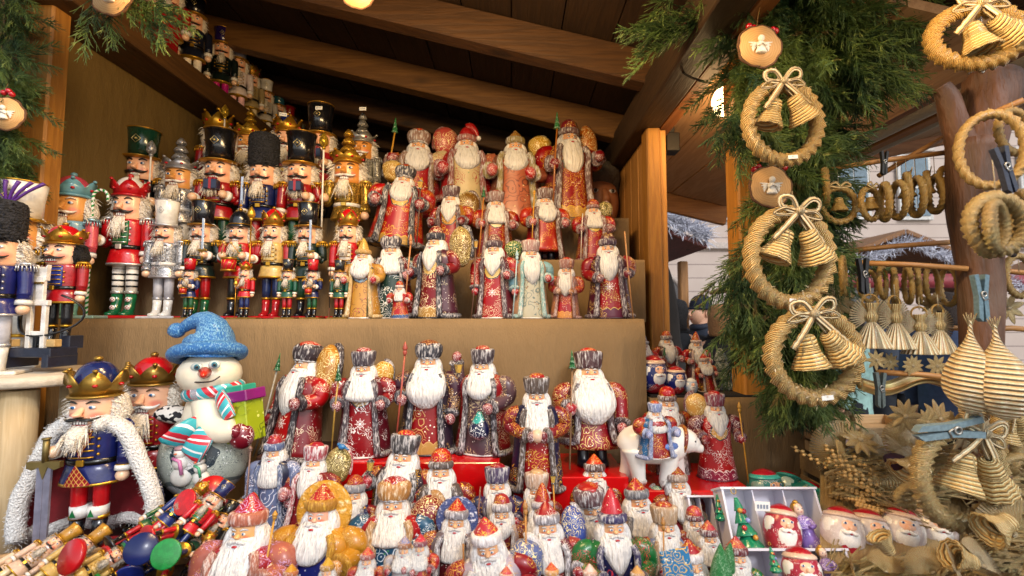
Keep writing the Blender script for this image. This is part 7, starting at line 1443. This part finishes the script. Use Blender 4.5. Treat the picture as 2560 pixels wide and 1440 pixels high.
# wheat ears
def ears(label, a, b, n, key):
    r = rnd(key); A = P(*a); B = P(*b); t = thing('wheat_ears', label, 'wheat ears', A, group='bunches of wheat'); d = B-A; g1 = []; g2 = []
    for i in range(n):
        o_ = Vector((r.gauss(0, .012), r.gauss(0, .02), r.gauss(0, .008))); e = d*r.uniform(.8, 1.1)+Vector((r.gauss(0, .012), r.gauss(0, .02), r.gauss(0, .012)))
        g1.append(tube([o_, o_+e*.5+Vector((0, 0, .004)), o_+e], .0012, 4))
        for k in range(13):
            f = .55+.45*k/13; q = o_+e*f; s = (-1)**k
            g2.append(ball(q+Vector((s*.0025, 0, s*.0015)), (.0042, .0034, .0034), 6, 4))
    obj('stalks', g1, ST2, t); obj('grains', g2, paint('c8a060', .5, 0, 0, .4), t)
ears('bunch of plump wheat ears pointing up left beside the teal capped santas', (2330, 1300, .80), (2060, 1140, .92), 12, 'e1')
ears('second bunch of wheat ears lying lower beside the glossy egg santas', (2300, 1290, .78), (2130, 1235, .86), 8, 'e2')
# heap of straw
def heap():
    r = rnd('heap'); g = []
    for i in range(2600):
        px = r.uniform(2060, 2620); py = r.uniform(1110, 1480); Y = .97-(py-1090)*.00085+r.gauss(0, .012)
        if px < 2410 and 1245 < py < 1400: continue
        a = P(px, py, Y); L = r.uniform(.02, .06); q = r.uniform(-.5, .9); g.append(tube([Vector((0, 0, 0))+a, a+Vector((L*math.cos(q), r.gauss(0, .02), L*math.sin(q)*.5))], [r.uniform(.0009, .0026)]*2, 3, flat=.5))
    c = P(2400, 1300, .8)
    for q in g: q.v = [(x-c.x, y-c.y, z-c.z) for x, y, z in q.v]
    tag(obj('loose_straw', g, ST2, None, c), 'heap of loose dried straw between the straw ornaments', 'straw', kind='stuff')
heap()
g = G(); nx, ny = 40, 16
for j in range(ny+1):
    for i in range(nx+1):
        a = P(2050+i*16, 1125+j*24, 1.0-j*.024+.012*noise.noise((i*.5, j*.6, 2))); g.v.append(tuple(a-P(2400, 1300, .85))); g.uv.append((i*3, j*3))
for j in range(ny):
    for i in range(nx): a = j*(nx+1)+i; g.f.append((a, a+nx+1, a+nx+2, a+1))
tag(obj('straw_bed', g, straw('f0cc90', 'b08850', 1.6), None, P(2400, 1300, .85)), 'packed bed of dried straw under the loose ornaments', 'straw', kind='stuff')
def fan(px, py, Y, r, label, tilt, rx=-30, M_=None, n=26, spread=70):
    t = thing('straw_fan', label, 'straw fan', P(px, py, Y), (R(rx), R(tilt), 0), r, 'straw fans in the heap'); s = []
    for i in range(n): q = R(-spread+2*spread*i/(n-1)); s.append(tube([(0, 0, 0), (.5*math.sin(q), -.05, .5*math.cos(q)), (math.sin(q), 0, math.cos(q))], [.015, .03, .036], 4))
    obj('blades', s, M_ or ST2, t); obj('tie', ball((0, 0, .05), (.1, .1, .06), 10, 6), STP, t)
for i, a in enumerate([(2110, 1130, .93, .06, 'straw fan at the top left of the heap', -60), (2180, 1150, .92, .06, 'pleated straw fan left of the dark flower', 60), (2095, 1175, .90, .055, 'straw fan beside the tan cloth corner', 80), (2290, 1110, .86, .05, 'straw fan behind the big front wreath', -30), (2480, 1100, .80, .06, 'straw fan at the right of the heap', 30), (2215, 1432, .64, .028, 'curled straw fan in front of the egg santas', 20), (2335, 1435, .62, .032, 'straw fan at the bottom in front of the last egg santa', -20), (2460, 1420, .62, .036, 'straw fan at the lower right corner', 40), (2540, 1340, .66, .05, 'straw fan at the right edge of the heap', -50)]):
    fan(*a, rx=-20-7*(i % 4), M_=[ST2, STP, ST1][i % 3])
wreath(2400, 1190, .68, 118, 'big loose straw wreath with a wide bell lying on the heap at the lower right', rz=10, ry=20, tg=False, mat=ST2, asp=.95, rr=.17, bt=(10, 40), pleats=34, group='straw wreaths on the heap')
wreath(2520, 1090, .72, 70, 'smaller straw wreath behind the big one at the right edge of the heap', rz=30, ry=-10, tg=False, mat=ST1, group='straw wreaths on the heap')
for px, py, Y, rp, lab, tl in [(2228, 1385, .62, 26, 'upturned straw bell with a pale clapper at the bottom right', 150), (2440, 1410, .61, 34, 'straw bell on its side near the lower right corner', 110), (2530, 1300, .64, 40, 'golden straw bell at the right edge above the corner', 70), (2300, 1150, .82, 34, 'straw bell tipped over at the top of the heap', 60), (2170, 1200, .86, 30, 'small straw bell lying beside the wheat ears', -70)]:
    t = thing('straw_bell', lab, 'straw bell', P(px, py, Y), (R(-10), 0, 0), rp*Y/F, 'loose straw bells'); obj('bell', bell_geo((0, 0, 0), 1.8, .9, 0, tl), ST2, t); obj('loop', tube([(.15*math.sin(q), 0, .15*math.cos(q)) for q in [2*PI*i/12 for i in range(12)]], .04, 5, True), STP, t)
tag(obj('dried_flower', [loft([(0, 0, 0, .006, .006), (0, 0, .012, .016, .014), (0, 0, .024, .018, .016), (0, 0, .03, .008, .008)], 14, 3, lambda q, u: 1+.15*math.sin(q*7))], paint('3a1a30', .8), None, P(2240, 1178, .84)), 'dark purple dried flower in the straw heap', 'dried flower')

for px, py, Y, rp, lab, rz, asp in [(2120, 1060, .98, 26, 'small straw ring lying against the crates', 30, 1.0), (2330, 1105, .80, 40, 'loosely wound straw ring behind the big heap wreath', 40, .7), (2280, 1240, .74, 46, 'flat lying straw ring left of the big heap wreath', 15, .5), (2560, 1190, .68, 50, 'thick straw ring at the right edge of the heap', -20, .9)]:
    small_ring(px, py, Y, rp, py-rp*1.3, lab, rz, False, ST2, asp, .2)
for i, (px, py, Y, r, rx) in enumerate([(2150, 1100, .92, .035, -40), (2250, 1120, .86, .03, -50), (2350, 1050, .80, .035, -20), (2480, 1330, .66, .03, -50), (2390, 1420, .61, .03, -50), (2130, 1420, .66, .022, -60), (2560, 1430, .62, .03, -40), (2420, 1080, .76, .04, -10)]):
    star(px, py, Y, r, ['straw star against the crates', 'straw star at the top of the heap', 'feathery straw star in front of the trunk foot', 'straw star inside the rim of the big heap wreath', 'straw star at the bottom edge near the corner', 'little straw star beside the lower ornament box', 'straw star in the lower right corner', 'straw star under the long pale blue peg'][i], 10, 0, i*17, rx, [ST2, STP, ST1][i % 3])
